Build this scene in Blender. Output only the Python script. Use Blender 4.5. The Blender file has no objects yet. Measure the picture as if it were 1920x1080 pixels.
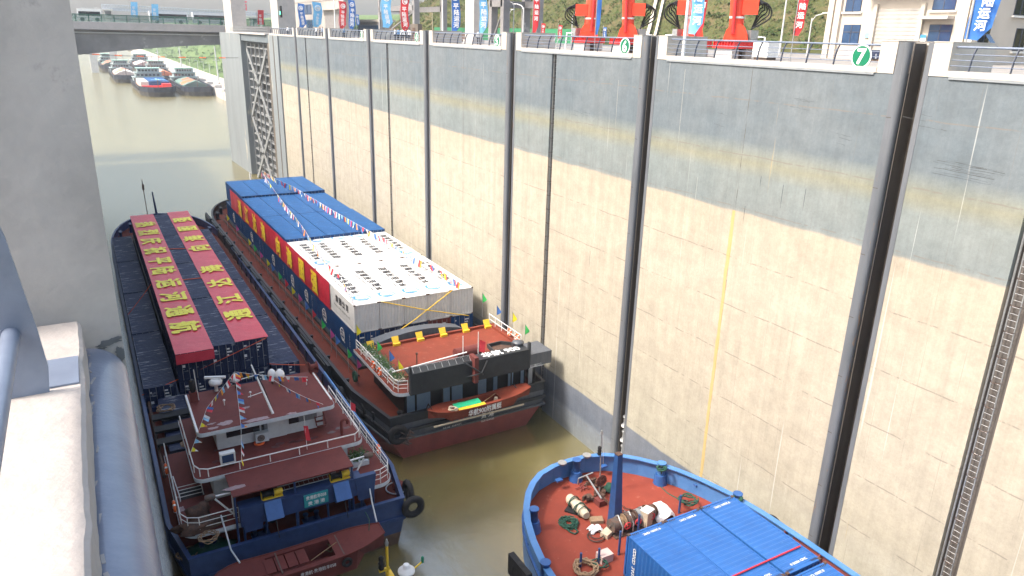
import bpy, bmesh, math, random
from mathutils import Vector, Matrix, noise
random.seed(7)
SC = bpy.context.scene
COL = SC.collection
R = math.radians
# ------------------------------------------------------------------ camera
F = 1389.0                      # focal length in photo pixels (1920 wide)
RX, RY, RZ = Vector((.86994, -.13837, .47335)), Vector((-.49250, -.29364, .81928)), Vector((.02563, -.94585, -.32359))
cam = bpy.data.objects.new('camera', bpy.data.cameras.new('camera'))
COL.objects.link(cam)
right = Vector((RX.x, RY.x, RZ.x)); up = -Vector((RX.y, RY.y, RZ.y)); back = -Vector((RX.z, RY.z, RZ.z))
right.normalize(); back = (back - right*back.dot(right)).normalized(); up = back.cross(right)
cam.matrix_world = Matrix((right, up, back)).transposed().to_4x4()
cam.data.sensor_width = 36.0; cam.data.lens = F/1920*36
cam.data.clip_start = .05; cam.data.clip_end = 8000
SC.camera = cam
SC.view_settings.view_transform = 'Standard'; SC.view_settings.look = 'None'
SC.view_settings.gamma = 1; SC.view_settings.exposure = 1.48
# ------------------------------------------------------------------ sky and sun
SUNV = Vector((-.82, .12, 1)).normalized()
W = bpy.data.worlds.new('World'); SC.world = W; W.use_nodes = True
nt = W.node_tree; sky = nt.nodes.new('ShaderNodeTexSky'); sky.sky_type = 'NISHITA'; sky.sun_disc = False
sky.sun_elevation = math.asin(SUNV.z); sky.sun_rotation = math.atan2(SUNV.x, SUNV.y)
sky.air_density = 1.6; sky.dust_density = 6.0; sky.ozone_density = 1.0
nt.links.new(sky.outputs[0], nt.nodes['Background'].inputs[0]); nt.nodes['Background'].inputs[1].default_value = .15
sl = bpy.data.lights.new('sun', 'SUN'); sl.energy = 2.0; sl.angle = R(8); sl.color = (1, .95, .88)
so = bpy.data.objects.new('sun', sl); COL.objects.link(so); so.rotation_euler = SUNV.to_track_quat('Z', 'Y').to_euler()
# ------------------------------------------------------------------ pixel -> point on a world plane
def ray(px, py):
    v = Vector((px-960, py-540, F)); return Vector((RX.dot(v), RY.dot(v), RZ.dot(v)))
def onX(px, py, X): r = ray(px, py); return r*(X/r.x)
def onY(px, py, Y): r = ray(px, py); return r*(Y/r.y)
def onZ(px, py, Z): r = ray(px, py); return r*(Z/r.z)
# ------------------------------------------------------------------ materials
M = {}
def mat(name, c, c2=None, rough=.6, scale=3, bump=0, metal=0, stretch=(1, 1, 1), spec=.5, contrast=(.35, .65), bscale=None, alpha=1, rib=None, trans=0, spot=None):
    m = bpy.data.materials.new(name); m.use_nodes = True; M[name] = m
    t = m.node_tree; N = t.nodes; L = t.links; b = N['Principled BSDF']
    b.inputs['Roughness'].default_value = rough; b.inputs['Metallic'].default_value = metal
    b.inputs['Specular IOR Level'].default_value = spec
    if alpha < 1: b.inputs['Alpha'].default_value = alpha
    if trans: b.inputs['Transmission Weight'].default_value = trans
    if c2 is None: c2 = tuple(v*.82 for v in c)
    tc = N.new('ShaderNodeTexCoord'); mp = N.new('ShaderNodeMapping'); mp.inputs['Scale'].default_value = stretch
    L.new(tc.outputs['Object'], mp.inputs[0])
    no = N.new('ShaderNodeTexNoise'); no.inputs['Scale'].default_value = scale; no.inputs['Detail'].default_value = 6; no.inputs['Roughness'].default_value = .62
    L.new(mp.outputs[0], no.inputs['Vector'])
    r = N.new('ShaderNodeValToRGB'); r.color_ramp.elements[0].position, r.color_ramp.elements[1].position = contrast
    r.color_ramp.elements[0].color = (*c2, 1); r.color_ramp.elements[1].color = (*c, 1)
    L.new(no.outputs[0], r.inputs[0]); out = r.outputs[0]
    if spot:                                        # (colour, scale, threshold): worn or dirty patches
        n2 = N.new('ShaderNodeTexNoise'); n2.inputs['Scale'].default_value = spot[1]; n2.inputs['Detail'].default_value = 8; n2.inputs['Roughness'].default_value = .7
        L.new(mp.outputs[0], n2.inputs['Vector'])
        r2 = N.new('ShaderNodeValToRGB'); r2.color_ramp.elements[0].position = spot[2]; r2.color_ramp.elements[1].position = spot[2]+.06
        L.new(n2.outputs[0], r2.inputs[0]); mx = N.new('ShaderNodeMix'); mx.data_type = 'RGBA'
        L.new(r2.outputs[0], mx.inputs[0]); L.new(out, mx.inputs[6]); mx.inputs[7].default_value = (*spot[0], 1); out = mx.outputs[2]
    L.new(out, b.inputs['Base Color'])
    if bump:
        n3 = N.new('ShaderNodeTexNoise'); n3.inputs['Scale'].default_value = bscale or scale*6; n3.inputs['Detail'].default_value = 5
        L.new(mp.outputs[0], n3.inputs['Vector']); bp = N.new('ShaderNodeBump'); bp.inputs['Strength'].default_value = bump; bp.inputs['Distance'].default_value = .05
        L.new(n3.outputs[0], bp.inputs['Height']); L.new(bp.outputs[0], b.inputs['Normal'])
    return m
mat('post_concrete', (.50, .465, .42), (.42, .385, .345), .8, 1.6, .25, spot=((.34, .32, .29), 2.2, .66))
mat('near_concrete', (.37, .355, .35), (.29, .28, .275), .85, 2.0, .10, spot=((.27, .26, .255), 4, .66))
mat('coping', (.47, .435, .395), (.39, .36, .33), .8, 2.5, .2, spot=((.36, .33, .30), 5, .67))
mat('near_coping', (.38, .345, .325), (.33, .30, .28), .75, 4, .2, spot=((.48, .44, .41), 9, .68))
mat('steel_nose', (.20, .225, .29), (.15, .17, .23), .3, 6, .05, metal=.1, spec=.6, spot=((.16, .17, .19), 14, .72), bscale=60)
mat('armor', (.135, .145, .165), (.10, .11, .125), .5, 1.2, .1, stretch=(1, 1, .2), spot=((.20, .13, .08), 2.5, .62))
mat('groove_steel', (.06, .055, .055), (.10, .085, .07), .7, 1.0, .1, stretch=(1, 3, .15))
mat('rail_blue', (.19, .23, .31), (.15, .18, .25), .4, 5, metal=.2)
mat('rail_dark', (.035, .045, .08), (.05, .06, .09), .45, 5)
mat('asphalt', (.10, .095, .095), (.07, .068, .07), .9, 2, .2)
mat('paving', (.25, .235, .22), (.19, .18, .17), .85, .6, .1)
mat('white_paint', (.74, .74, .73), (.64, .64, .63), .45, 5, spot=((.42, .33, .26), 7, .72))
mat('white_container', (.66, .66, .655), (.58, .58, .575), .45, 1.2, spot=((.50, .48, .44), 2.4, .64))
mat('blue_container', (.012, .062, .19), (.009, .048, .15), .38, .8, spot=((.10, .16, .30), 2.5, .70), spec=.22)
mat('blue_roof', (.012, .078, .225), (.009, .062, .185), .6, .7, .12, spot=((.04, .13, .29), 1.1, .58), bscale=2, spec=.22)
mat('bright_blue', (.022, .115, .36), (.018, .09, .29), .42, .7, spot=((.08, .19, .42), 3.5, .62))
mat('navy_container', (.018, .028, .070), (.012, .019, .05), .55, .7, .1, spot=((.30, .32, .36), 1.5, .57), stretch=(.3, 2.6, 1), spec=.3)
mat('maroon_container', (.16, .03, .025), (.11, .025, .02), .5, 1.5)
mat('gasket', (.01, .01, .012), None, .7, 5)
mat('galv', (.42, .43, .44), (.33, .34, .35), .4, 10, metal=.6)
mat('mark_white', (.78, .78, .78), (.7, .7, .7), .5, 4)
mat('mark_black', (.03, .03, .035), None, .5, 4)
mat('mark_blue', (.06, .28, .60), None, .5, 4)
mat('banner_red', (.62, .052, .08), (.54, .038, .062), .45, 1.5, .5, spot=((.70, .15, .2), 1.6, .62), bscale=1.8)
mat('banner_yellow', (.82, .76, .09), (.75, .66, .06), .6, 3)
mat('side_yellow', (.75, .55, .02), (.68, .48, .02), .6, 3)
mat('side_red', (.52, .02, .045), (.38, .012, .03), .45, 1.1, .5, bscale=1.5)
mat('deck_maroon', (.15, .040, .035), (.12, .032, .029), .7, .9, .12, spot=((.09, .028, .025), 2.3, .60), spec=.22)
mat('deck_orange', (.205, .043, .024), (.155, .034, .02), .7, .7, .12, spot=((.23, .085, .055), 1.7, .60), spec=.22)
mat('deck_red', (.24, .048, .030), (.195, .039, .025), .7, .6, .1, spot=((.28, .095, .065), 1.9, .61), spec=.22)
mat('walk_red', (.145, .032, .019), (.11, .025, .016), .75, .7, .12, spot=((.14, .05, .04), 2.2, .66), spec=.22)
mat('hull_black', (.042, .045, .05), (.03, .033, .037), .45, 1.5, .1, spot=((.09, .09, .095), 3, .7), spec=.22)
mat('hull_grey', (.095, .105, .122), (.068, .078, .095), .45, 1.4, .1, stretch=(3, 3, .6), spot=((.13, .13, .135), 3, .68))
mat('hull_rust', (.075, .038, .028), (.045, .025, .02), .7, 1.4, .2, spot=((.025, .02, .02), 2, .6))
mat('hull_red', (.25, .062, .055), (.19, .048, .043), .55, 1.0, .1, spot=((.12, .05, .045), 2.2, .66), stretch=(1, 1, .6))
mat('hull_brown', (.14, .085, .055), (.08, .045, .032), .7, 1.2, .2, spot=((.20, .15, .10), 2.4, .62))
mat('hull_blue', (.028, .058, .155), (.02, .04, .115), .45, 1.5, .1, spot=((.06, .07, .10), 3, .68))
mat('bow_blue', (.075, .205, .46), (.055, .165, .39), .4, 1.2, .08, spot=((.16, .30, .52), 4, .70))
mat('bow_blue_dark', (.03, .10, .30), (.022, .08, .24), .45, 2, spot=((.12, .07, .05), 6, .72))
mat('cabin_white', (.55, .58, .62), (.48, .51, .55), .5, 3, spot=((.35, .33, .31), 5, .7))
mat('cabin_blue', (.28, .40, .55), (.24, .35, .49), .5, 3)
mat('black_panel', (.032, .036, .041), (.024, .027, .031), .5, 2, .05, spec=.22)
mat('glass_dark', (.015, .02, .028), None, .08, 4, spec=.8)
mat('window_blue', (.03, .07, .16), (.02, .05, .11), .07, .8, spec=.9)
mat('curtain', (.20, .21, .24), (.13, .14, .16), .8, 14, stretch=(3, 3, .1))
mat('tyre', (.012, .012, .013), (.02, .02, .022), .8, 8, .3)
mat('yellow', (.75, .50, .03), (.65, .42, .03), .5, 5)
mat('orange', (.80, .13, .02), (.70, .11, .02), .5, 6)
mat('green_tarp', (.02, .42, .22), (.02, .34, .17), .5, 5)
mat('rope_green', (.015, .085, .055), (.01, .05, .035), .8, 30, .4)
mat('rope_tan', (.30, .20, .12), (.2, .13, .08), .8, 30, .4)
mat('rope_orange', (.70, .12, .05), None, .7, 10)
mat('rust', (.11, .055, .035), (.05, .03, .025), .8, 4, .4)
mat('machine', (.07, .065, .06), (.13, .07, .05), .6, 5, .3)
mat('tan_cover', (.52, .44, .33), (.40, .34, .26), .8, 3, .8, bscale=6)
mat('white_sheet', (.76, .76, .76), (.66, .66, .67), .7, 3, .9, bscale=5)
mat('leaf', (.055, .13, .03), (.03, .075, .02), .6, 5)
mat('soil', (.09, .055, .035), None, .9, 6)
mat('wood', (.30, .19, .10), (.22, .13, .07), .7, 5)
mat('red_crane', (.78, .065, .025), (.70, .05, .02), .4, 1)
mat('red_base', (.66, .03, .03), (.58, .025, .025), .4, 1)
mat('hose', (.012, .013, .016), None, .5, 5, spec=.2)
mat('sign_green', (.0, .17, .085), None, .4, 5)
mat('flag_red', (.62, .03, .04), (.5, .02, .03), .6, 2, .4, bscale=2)
mat('flag_blue', (.03, .15, .48), (.02, .11, .38), .6, 2, .4, bscale=2)
mat('flag_sky', (.20, .52, .80), (.15, .44, .74), .6, 2, .4, bscale=2)
mat('render_cream', (.50, .455, .40), (.45, .41, .36), .8, .5, .05)
mat('render_grey', (.36, .33, .31), (.31, .29, .27), .8, .5, .05)
mat('shutter', (.52, .50, .47), (.42, .40, .38), .4, 1, metal=.3)
mat('grey_shutter', (.22, .21, .21), (.18, .17, .17), .5, 1)
mat('bridge_grey', (.24, .235, .24), (.17, .165, .17), .85, .25, .1, spot=((.36, .35, .35), .35, .60))
mat('bridge_edge', (.42, .39, .385), (.36, .34, .335), .85, .5)
mat('fence_green', (.01, .10, .07), None, .4, 3)
mat('fence_glass', (.08, .22, .18), (.05, .16, .13), .2, .5, alpha=.4)
mat('truss_grey', (.24, .25, .26), (.18, .19, .20), .5, 2)
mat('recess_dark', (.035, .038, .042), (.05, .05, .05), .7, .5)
mat('gate_brown', (.13, .105, .085), (.08, .07, .06), .7, 1, stretch=(1, 1, .2))
mat('plinth', (.45, .42, .395), (.38, .355, .34), .8, 1)
mat('skin', (.45, .26, .18), None, .5, 8)
mat('hair', (.012, .011, .010), None, .5, 8)
mat('shirt_white', (.72, .74, .78), None, .8, 8)
mat('shirt_blue', (.12, .26, .48), None, .8, 8)
mat('shirt_dark', (.03, .035, .05), None, .8, 8)
mat('trousers', (.02, .022, .03), None, .8, 8)
mat('lamp_grey', (.55, .56, .57), None, .4, 5)
mat('path', (.50, .45, .38), (.42, .38, .32), .9, .3)
mat('cargo_orange', (.62, .16, .05), (.5, .2, .1), .7, .3)
mat('cargo_green', (.12, .20, .17), (.09, .16, .14), .7, .5)
mat('cargo_pale', (.62, .58, .52), (.5, .47, .43), .7, .3)
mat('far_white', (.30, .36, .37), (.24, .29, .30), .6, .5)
mat('far_pink', (.60, .44, .40), (.5, .38, .36), .7, .3)
mat('mint', (.32, .55, .46), None, .7, 1)
for n_, c_ in dict(p_red=(.68, .04, .06), p_yellow=(.80, .72, .03), p_blue=(.06, .18, .52), p_white=(.78, .78, .80), p_green=(.05, .55, .12), p_pink=(.62, .08, .32), p_sky=(.25, .5, .75), p_orange=(.8, .3, .03)).items():
    mat(n_, c_, None, .6, 4)

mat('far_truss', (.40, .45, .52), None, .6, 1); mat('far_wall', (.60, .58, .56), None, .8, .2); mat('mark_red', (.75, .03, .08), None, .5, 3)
mat('p_boardgreen', (.03, .30, .33), None, .5, 3); mat('paint_patch', (.33, .24, .25), (.24, .15, .16), .5, 4); mat('wet_patch', (.085, .022, .022), None, .3, 4)
mat('ledge', (.25, .27, .29), (.2, .22, .24), .6, 2)
mat('recess_brown', (.13, .115, .105), (.09, .08, .075), .8, 1, stretch=(1, 3, .2))
mat('scuff', (.075, .08, .085), None, .9, 5); mat('lime_drip', (.30, .31, .30), None, .9, 5)
mat('barge_hull', (.012, .018, .035), (.008, .012, .025), .5, .5); mat('barge_lower', (.06, .055, .05), (.03, .028, .026), .7, .5)
mat('slot_grey', (.34, .35, .34), None, .5, 5); mat('post_blue', (.022, .07, .21), (.016, .05, .15), .4, 1.5, spot=((.13, .07, .04), 4, .7)); mat('day_mesh', (.14, .04, .03), None, .6, 5, alpha=.75)
mat('gate_pier', (.20, .225, .24), (.165, .185, .20), .8, .3, .1, stretch=(1, 1, .2), spot=((.42, .39, .32), .35, .62)); mat('hoarding', (.03, .20, .09), (.02, .15, .07), .8, .4)
mat('bush', (.065, .09, .028), (.035, .055, .018), .9, .08, spec=.1); mat('dry_bush', (.13, .11, .05), (.085, .085, .035), .9, .1, spec=.1); mat('tree_green', (.038, .062, .022), (.02, .036, .014), .9, .06, spec=.1); mat('bank_bush', (.10, .16, .05), (.06, .11, .035), .9, .05, spec=.1)
mat('lamp_green', (.05, .6, .3), None, .3, 3); M['lamp_green'].node_tree.nodes['Principled BSDF'].inputs['Emission Color'].default_value = (.1, 1, .5, 1); M['lamp_green'].node_tree.nodes['Principled BSDF'].inputs['Emission Strength'].default_value = 2
HAZE = .00028

def graph(name):
    m = bpy.data.materials.new(name); m.use_nodes = True; M[name] = m
    return m, m.node_tree.nodes, m.node_tree.links, m.node_tree.nodes['Principled BSDF']
class G:                                            # tiny node helper
    def __init__(s, N, L): s.N, s.L = N, L
    def math(s, op, a, b=0.0, c=None, clamp=False):
        n = s.N.new('ShaderNodeMath'); n.operation = op; n.use_clamp = clamp
        for i, v in enumerate((a, b) if c is None else (a, b, c)):
            if isinstance(v, (int, float)): n.inputs[i].default_value = v
            else: s.L.new(v, n.inputs[i])
        return n.outputs[0]
    def noise(s, vec, scale, detail=5, rough=.6):
        n = s.N.new('ShaderNodeTexNoise'); n.inputs['Scale'].default_value = scale; n.inputs['Detail'].default_value = detail; n.inputs['Roughness'].default_value = rough
        s.L.new(vec, n.inputs['Vector']); return n.outputs[0]
    def ramp(s, fac, stops, interp='LINEAR'):
        n = s.N.new('ShaderNodeValToRGB'); cr = n.color_ramp; cr.interpolation = interp
        while len(cr.elements) < len(stops): cr.elements.new(.5)
        for e, (p, c) in zip(cr.elements, stops): e.position = p; e.color = (c, c, c, 1) if isinstance(c, (int, float)) else (*c, 1)
        s.L.new(fac, n.inputs[0]); return n.outputs[0]
    def mix(s, fac, a, b, mode='MIX'):
        n = s.N.new('ShaderNodeMix'); n.data_type = 'RGBA'; n.blend_type = mode
        for i, v in ((0, fac), (6, a), (7, b)):
            if isinstance(v, (int, float)): n.inputs[i].default_value = v
            elif isinstance(v, tuple): n.inputs[i].default_value = (*v, 1)
            else: s.L.new(v, n.inputs[i])
        return n.outputs[2]
    def map(s, vec, sc):
        n = s.N.new('ShaderNodeMapping'); n.inputs['Scale'].default_value = sc; s.L.new(vec, n.inputs[0]); return n.outputs[0]
def wall_material():
    m, N, L, b = graph('lock_wall'); g = G(N, L)
    pos = N.new('ShaderNodeNewGeometry').outputs['Position']
    sp = N.new('ShaderNodeSeparateXYZ'); L.new(pos, sp.inputs[0]); y, z = sp.outputs[1], sp.outputs[2]
    edge = g.noise(g.map(pos, (1, .25, 1)), 1.2, 6)
    zj = g.math('ADD', z, g.math('MULTIPLY', g.math('SUBTRACT', edge, .5), .35))
    f = g.math('DIVIDE', g.math('ADD', zj, 34.0), 33.0)
    P = lambda zz: (zz+34.0)/33.0
    base = g.ramp(f, [(P(-33.2), (0.165, 0.182, 0.188)), (P(-31), (0.156, 0.178, 0.209)), (P(-30.6), (0.100, 0.117, 0.152)), (P(-28.55), (0.122, 0.140, 0.177)), (P(-28.45), (0.331, 0.310, 0.251)),
                      (P(-22), (0.359, 0.326, 0.265)), (P(-14), (0.374, 0.335, 0.273)), (P(-9.72), (0.353, 0.306, 0.242)), (P(-9.62), (0.158, 0.184, 0.190)), (P(-7.5), (0.169, 0.195, 0.195)),
                      (P(-6.7), (0.197, 0.198, 0.148)), (P(-6.0), (0.161, 0.183, 0.178)), (P(-5.5), (0.112, 0.138, 0.159)), (P(-1.3), (0.119, 0.143, 0.164))])
    big = g.noise(pos, .16, 5, .65)
    col = g.mix(g.math('MULTIPLY', g.ramp(big, [(.38, 0.), (.68, 1.)]), .3), base, g.mix(.35, base, (.42, .40, .36)))
    blot = g.noise(pos, .9, 7, .7)
    col = g.mix(.32, col, g.ramp(blot, [(.3, .32), (.62, .62)]), 'OVERLAY')
    streak = g.noise(g.map(pos, (1, 2.2, .07)), 1.0, 6, .7)
    col = g.mix(.28, col, g.ramp(streak, [(.32, .34), (.5, .5), (.66, .62)]), 'OVERLAY')
    cloud = g.noise(g.map(pos, (1, .5, 1.6)), .42, 6, .68)
    col = g.mix(.2, col, g.ramp(cloud, [(.34, .36), (.5, .5), (.64, .60)]), 'OVERLAY')
    fine = g.noise(pos, 7.0, 6, .75)
    col = g.mix(.3, col, g.ramp(fine, [(.36, .38), (.5, .5), (.64, .60)]), 'OVERLAY')
    seam = g.math('LESS_THAN', g.math('PINGPONG', g.math('ADD', y, 0.3), .935), .012)
    col = g.mix(g.math('MULTIPLY', seam, g.math('MULTIPLY', g.ramp(g.noise(g.map(pos, (1, .5, .3)), .9, 5, .7), [(.48, 0.), (.56, 1.)]), .4)), col, (.15, .14, .125))
    drips = g.ramp(g.noise(g.map(pos, (1, 3.4, .045)), 1.1, 3, .5), [(.70, 0.), (.735, 1.)])
    col = g.mix(g.math('MULTIPLY', drips, .38), col, (.62, .62, .60))
    rdrip = g.ramp(g.noise(g.map(pos, (1, 2.6, .06)), 1.7, 4, .6), [(.70, 0.), (.74, 1.)])
    col = g.mix(g.math('MULTIPLY', rdrip, .5), col, (.36, .27, .14))
    # pour joints every 3 m, broken up
    w = g.noise(pos, .35, 3)
    zz = g.math('ADD', z, g.math('MULTIPLY', w, .25))
    lift = g.math('LESS_THAN', g.math('ABSOLUTE', g.math('SUBTRACT', g.math('PINGPONG', zz, 1.55), 0.0)), .035)
    lift = g.math('MULTIPLY', lift, g.ramp(g.noise(g.map(pos, (1, .8, .8)), .8, 6, .75), [(.46, 0.), (.52, 1.)]))
    col = g.mix(g.math('MULTIPLY', lift, .6), col, (.17, .15, .13))
    # vertical expansion joints half way between the grooves, and formwork seams
    yy = g.math('ADD', y, g.math('MULTIPLY', g.math('SUBTRACT', g.noise(pos, .8, 4), .5), .10))
    ym = g.math('PINGPONG', g.math('SUBTRACT', yy, 31.35), 9.35)
    joint = g.math('LESS_THAN', ym, .028)
    ym2 = g.math('PINGPONG', g.math('SUBTRACT', yy, 31.35), 18.7)
    jit = g.ramp(g.noise(g.map(pos, (1, 1, .8)), 1.3, 5, .7), [(.42, .2), (.55, 1.)])
    col = g.mix(g.math('MULTIPLY', g.math('MULTIPLY', g.math('LESS_THAN', ym2, .03), jit), .8), col, (.09, .08, .07))
    # long ochre seep from one joint
    d = g.math('ABSOLUTE', g.math('SUBTRACT', g.math('ADD', y, g.math('MULTIPLY', g.math('SUBTRACT', g.noise(g.map(pos, (1, 1, .4)), 1.6, 4), .5), .25)), 31.46))
    seep = g.math('MULTIPLY', g.math('LESS_THAN', d, .13), g.math('LESS_THAN', z, -9.7))
    col = g.mix(g.math('MULTIPLY', seep, .75), col, (.47, .33, .11))
    # small pale and dark pocks
    vo = g.noise(pos, 2.6, 8, .8)
    col = g.mix(g.math('MULTIPLY', g.ramp(vo, [(.70, 0.), (.74, 1.)]), .6), col, (.16, .14, .12))
    col = g.mix(g.math('MULTIPLY', g.ramp(vo, [(.24, 1.), (.28, 0.)]), .6), col, (.72, .70, .66))
    L.new(col, b.inputs['Base Color']); b.inputs['Roughness'].default_value = .8; b.inputs['Specular IOR Level'].default_value = .3
    bp = N.new('ShaderNodeBump'); bp.inputs['Strength'].default_value = .35; bp.inputs['Distance'].default_value = .04
    L.new(g.noise(pos, 2.2, 8, .7), bp.inputs['Height']); L.new(bp.outputs[0], b.inputs['Normal'])
wall_material()
def water_material():
    m, N, L, b = graph('water'); g = G(N, L)
    pos = N.new('ShaderNodeNewGeometry').outputs['Position']
    c = g.ramp(g.noise(g.map(pos, (1, .6, 1)), .11, 5, .6), [(.35, (.135, .114, .042)), (.65, (.155, .132, .050))])
    L.new(c, b.inputs['Base Color']); b.inputs['Roughness'].default_value = .24; b.inputs['IOR'].default_value = 2.15
    b.inputs['Specular IOR Level'].default_value = 1.0
    bp = N.new('ShaderNodeBump'); bp.inputs['Strength'].default_value = .22; bp.inputs['Distance'].default_value = .08
    h = g.math('ADD', g.noise(g.map(pos, (1, .55, 1)), 1.5, 4, .55), g.math('MULTIPLY', g.noise(pos, .3, 3), 1.2))
    L.new(h, bp.inputs['Height']); L.new(bp.outputs[0], b.inputs['Normal'])
water_material()
def terrain_material(name, lo, hi, dry, sc=.05):
    m, N, L, b = graph(name); g = G(N, L)
    pos = N.new('ShaderNodeNewGeometry').outputs['Position']
    c = g.ramp(g.noise(pos, sc, 6, .65), [(.35, lo), (.6, hi)])
    c = g.mix(g.ramp(g.noise(pos, sc*5, 6, .7), [(.5, 0.), (.62, .8)]), c, dry)
    L.new(c, b.inputs['Base Color']); b.inputs['Roughness'].default_value = .95; b.inputs['Specular IOR Level'].default_value = .1
    bp = N.new('ShaderNodeBump'); bp.inputs['Strength'].default_value = .8; bp.inputs['Distance'].default_value = .6
    L.new(g.noise(pos, .9, 8, .7), bp.inputs['Height']); L.new(bp.outputs[0], b.inputs['Normal'])
terrain_material('hill_green', (.045, .06, .022), (.085, .09, .035), (.13, .10, .055))
terrain_material('meadow', (.14, .22, .035), (.20, .27, .05), (.09, .13, .04))
terrain_material('bank_green', (.06, .11, .035), (.10, .16, .05), (.13, .14, .07))
terrain_material('mountain', (.05, .075, .055), (.06, .09, .06), (.07, .085, .06), .004)
# ------------------------------------------------------------------ mesh helpers
def wloc(o):
    v = Vector((0, 0, 0))
    while o: v += o.location; o = o.parent
    return v
class MB:
    """collects shapes in world coordinates; build() links them as ONE mesh object"""
    def __init__(s): s.v = []; s.f = []; s.sm = []
    def add(s, vs, fs, smooth=False):
        n = len(s.v); s.v += [Vector(p) for p in vs]; s.f += [[n+i for i in f] for f in fs]; s.sm += [smooth]*len(fs); return s
    def box(s, x0, x1, y0, y1, z0, z1):
        x0, x1 = sorted((x0, x1)); y0, y1 = sorted((y0, y1)); z0, z1 = sorted((z0, z1))
        return s.add([(x0, y0, z0), (x1, y0, z0), (x1, y1, z0), (x0, y1, z0), (x0, y0, z1), (x1, y0, z1), (x1, y1, z1), (x0, y1, z1)],
                     [(0, 3, 2, 1), (4, 5, 6, 7), (0, 1, 5, 4), (1, 2, 6, 5), (2, 3, 7, 6), (3, 0, 4, 7)])
    def cbox(s, c, dx, dy, dz, rot=None):
        hx, hy, hz = dx/2, dy/2, dz/2; c = Vector(c)
        vs = [Vector(p) for p in ((-hx, -hy, -hz), (hx, -hy, -hz), (hx, hy, -hz), (-hx, hy, -hz), (-hx, -hy, hz), (hx, -hy, hz), (hx, hy, hz), (-hx, hy, hz))]
        if rot is not None: vs = [rot @ p for p in vs]
        return s.add([c+p for p in vs], [(0, 3, 2, 1), (4, 5, 6, 7), (0, 1, 5, 4), (1, 2, 6, 5), (2, 3, 7, 6), (3, 0, 4, 7)])
    def cyl(s, a, b, r, n=8, r2=None, smooth=True, cap=True):
        a, b = Vector(a), Vector(b); d = (b-a)
        if d.length < 1e-6: return s
        d.normalize(); u = d.orthogonal().normalized(); w = d.cross(u); r2 = r if r2 is None else r2
        vs = []
        for p, q in ((a, r), (b, r2)):
            vs += [p+(u*math.cos(2*math.pi*i/n)+w*math.sin(2*math.pi*i/n))*q for i in range(n)]
        s.add(vs, [(i, (i+1) % n, n+(i+1) % n, n+i) for i in range(n)], smooth)
        if cap: s.add(vs, [list(range(n))[::-1], list(range(n, 2*n))])
        return s
    def tube(s, pts, r, n=6):
        pts = [Vector(p) for p in pts]
        prev = None; vs = []; k = len(pts)
        for i, p in enumerate(pts):
            d = (pts[min(i+1, k-1)]-pts[max(i-1, 0)]).normalized()
            u = d.orthogonal().normalized() if prev is None else (prev-d*prev.dot(d)).normalized()
            prev = u; w = d.cross(u); rr = r[i] if isinstance(r, (list, tuple)) else r
            vs += [p+(u*math.cos(2*math.pi*j/n)+w*math.sin(2*math.pi*j/n))*rr for j in range(n)]
        fs = [(i*n+j, i*n+(j+1) % n, (i+1)*n+(j+1) % n, (i+1)*n+j) for i in range(k-1) for j in range(n)]
        s.add(vs, fs, True); s.add(vs[:n], [list(range(n))[::-1]]); s.add(vs[-n:], [list(range(n))]); return s
    def lathe(s, c, prof, n=14, axis='Z'):
        c = Vector(c); vs = []
        for r, h in prof:
            for i in range(n):
                a = 2*math.pi*i/n; p = (r*math.cos(a), r*math.sin(a), h)
                vs.append(c+Vector(p if axis == 'Z' else ((h, p[0], p[1]) if axis == 'X' else (p[0], h, p[1]))))
        k = len(prof); s.add(vs, [(i*n+j, i*n+(j+1) % n, (i+1)*n+(j+1) % n, (i+1)*n+j) for i in range(k-1) for j in range(n)], True)
        s.add(vs[:n], [list(range(n))[::-1]]); s.add(vs[-n:], [list(range(n))]); return s
    def torus(s, c, R_, r, axis='Z', n=18, m=8, squash=1):
        c = Vector(c); vs = []
        for i in range(n):
            a = 2*math.pi*i/n
            for j in range(m):
                b = 2*math.pi*j/m; q = R_+r*math.cos(b); p = (q*math.cos(a), q*math.sin(a), r*squash*math.sin(b))
                vs.append(c+Vector(p if axis == 'Z' else ((p[2], p[0], p[1]) if axis == 'X' else (p[0], p[2], p[1]))))
        return s.add(vs, [(i*m+j, ((i+1) % n)*m+j, ((i+1) % n)*m+(j+1) % m, i*m+(j+1) % m) for i in range(n) for j in range(m)], True)
    def prism(s, poly, z0, z1):
        n = len(poly); vs = [(x, y, z0) for x, y in poly]+[(x, y, z1) for x, y in poly]
        return s.add(vs, [list(range(n))[::-1], list(range(n, 2*n))]+[(i, (i+1) % n, n+(i+1) % n, n+i) for i in range(n)])
    def loft(s, A, zA, B, zB, cap=True, smooth=False):
        n = len(A); vs = [(x, y, zA) for x, y in A]+[(x, y, zB) for x, y in B]
        s.add(vs, [(i, (i+1) % n, n+(i+1) % n, n+i) for i in range(n)], smooth)
        if cap: s.add(vs, [list(range(n))[::-1], list(range(n, 2*n))])
        return s
    def ring(s, A, B, z0, z1, lo=None):
        """closed wall between outline A (outside) and B (inside)"""
        n = len(A); vs = [(x, y, z0) for x, y in A]+[(x, y, z1) for x, y in A]+[(x, y, z0) for x, y in B]+[(x, y, z1) for x, y in B]
        fs = []
        for i in range(n):
            j = (i+1) % n
            fs += [(i, j, n+j, n+i), (3*n+i, 3*n+j, 2*n+j, 2*n+i), (n+i, n+j, 3*n+j, 3*n+i), (2*n+i, 2*n+j, j, i)]
        return s.add(vs, fs)
    def quad(s, *p): return s.add(p, [list(range(len(p)))])
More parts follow.
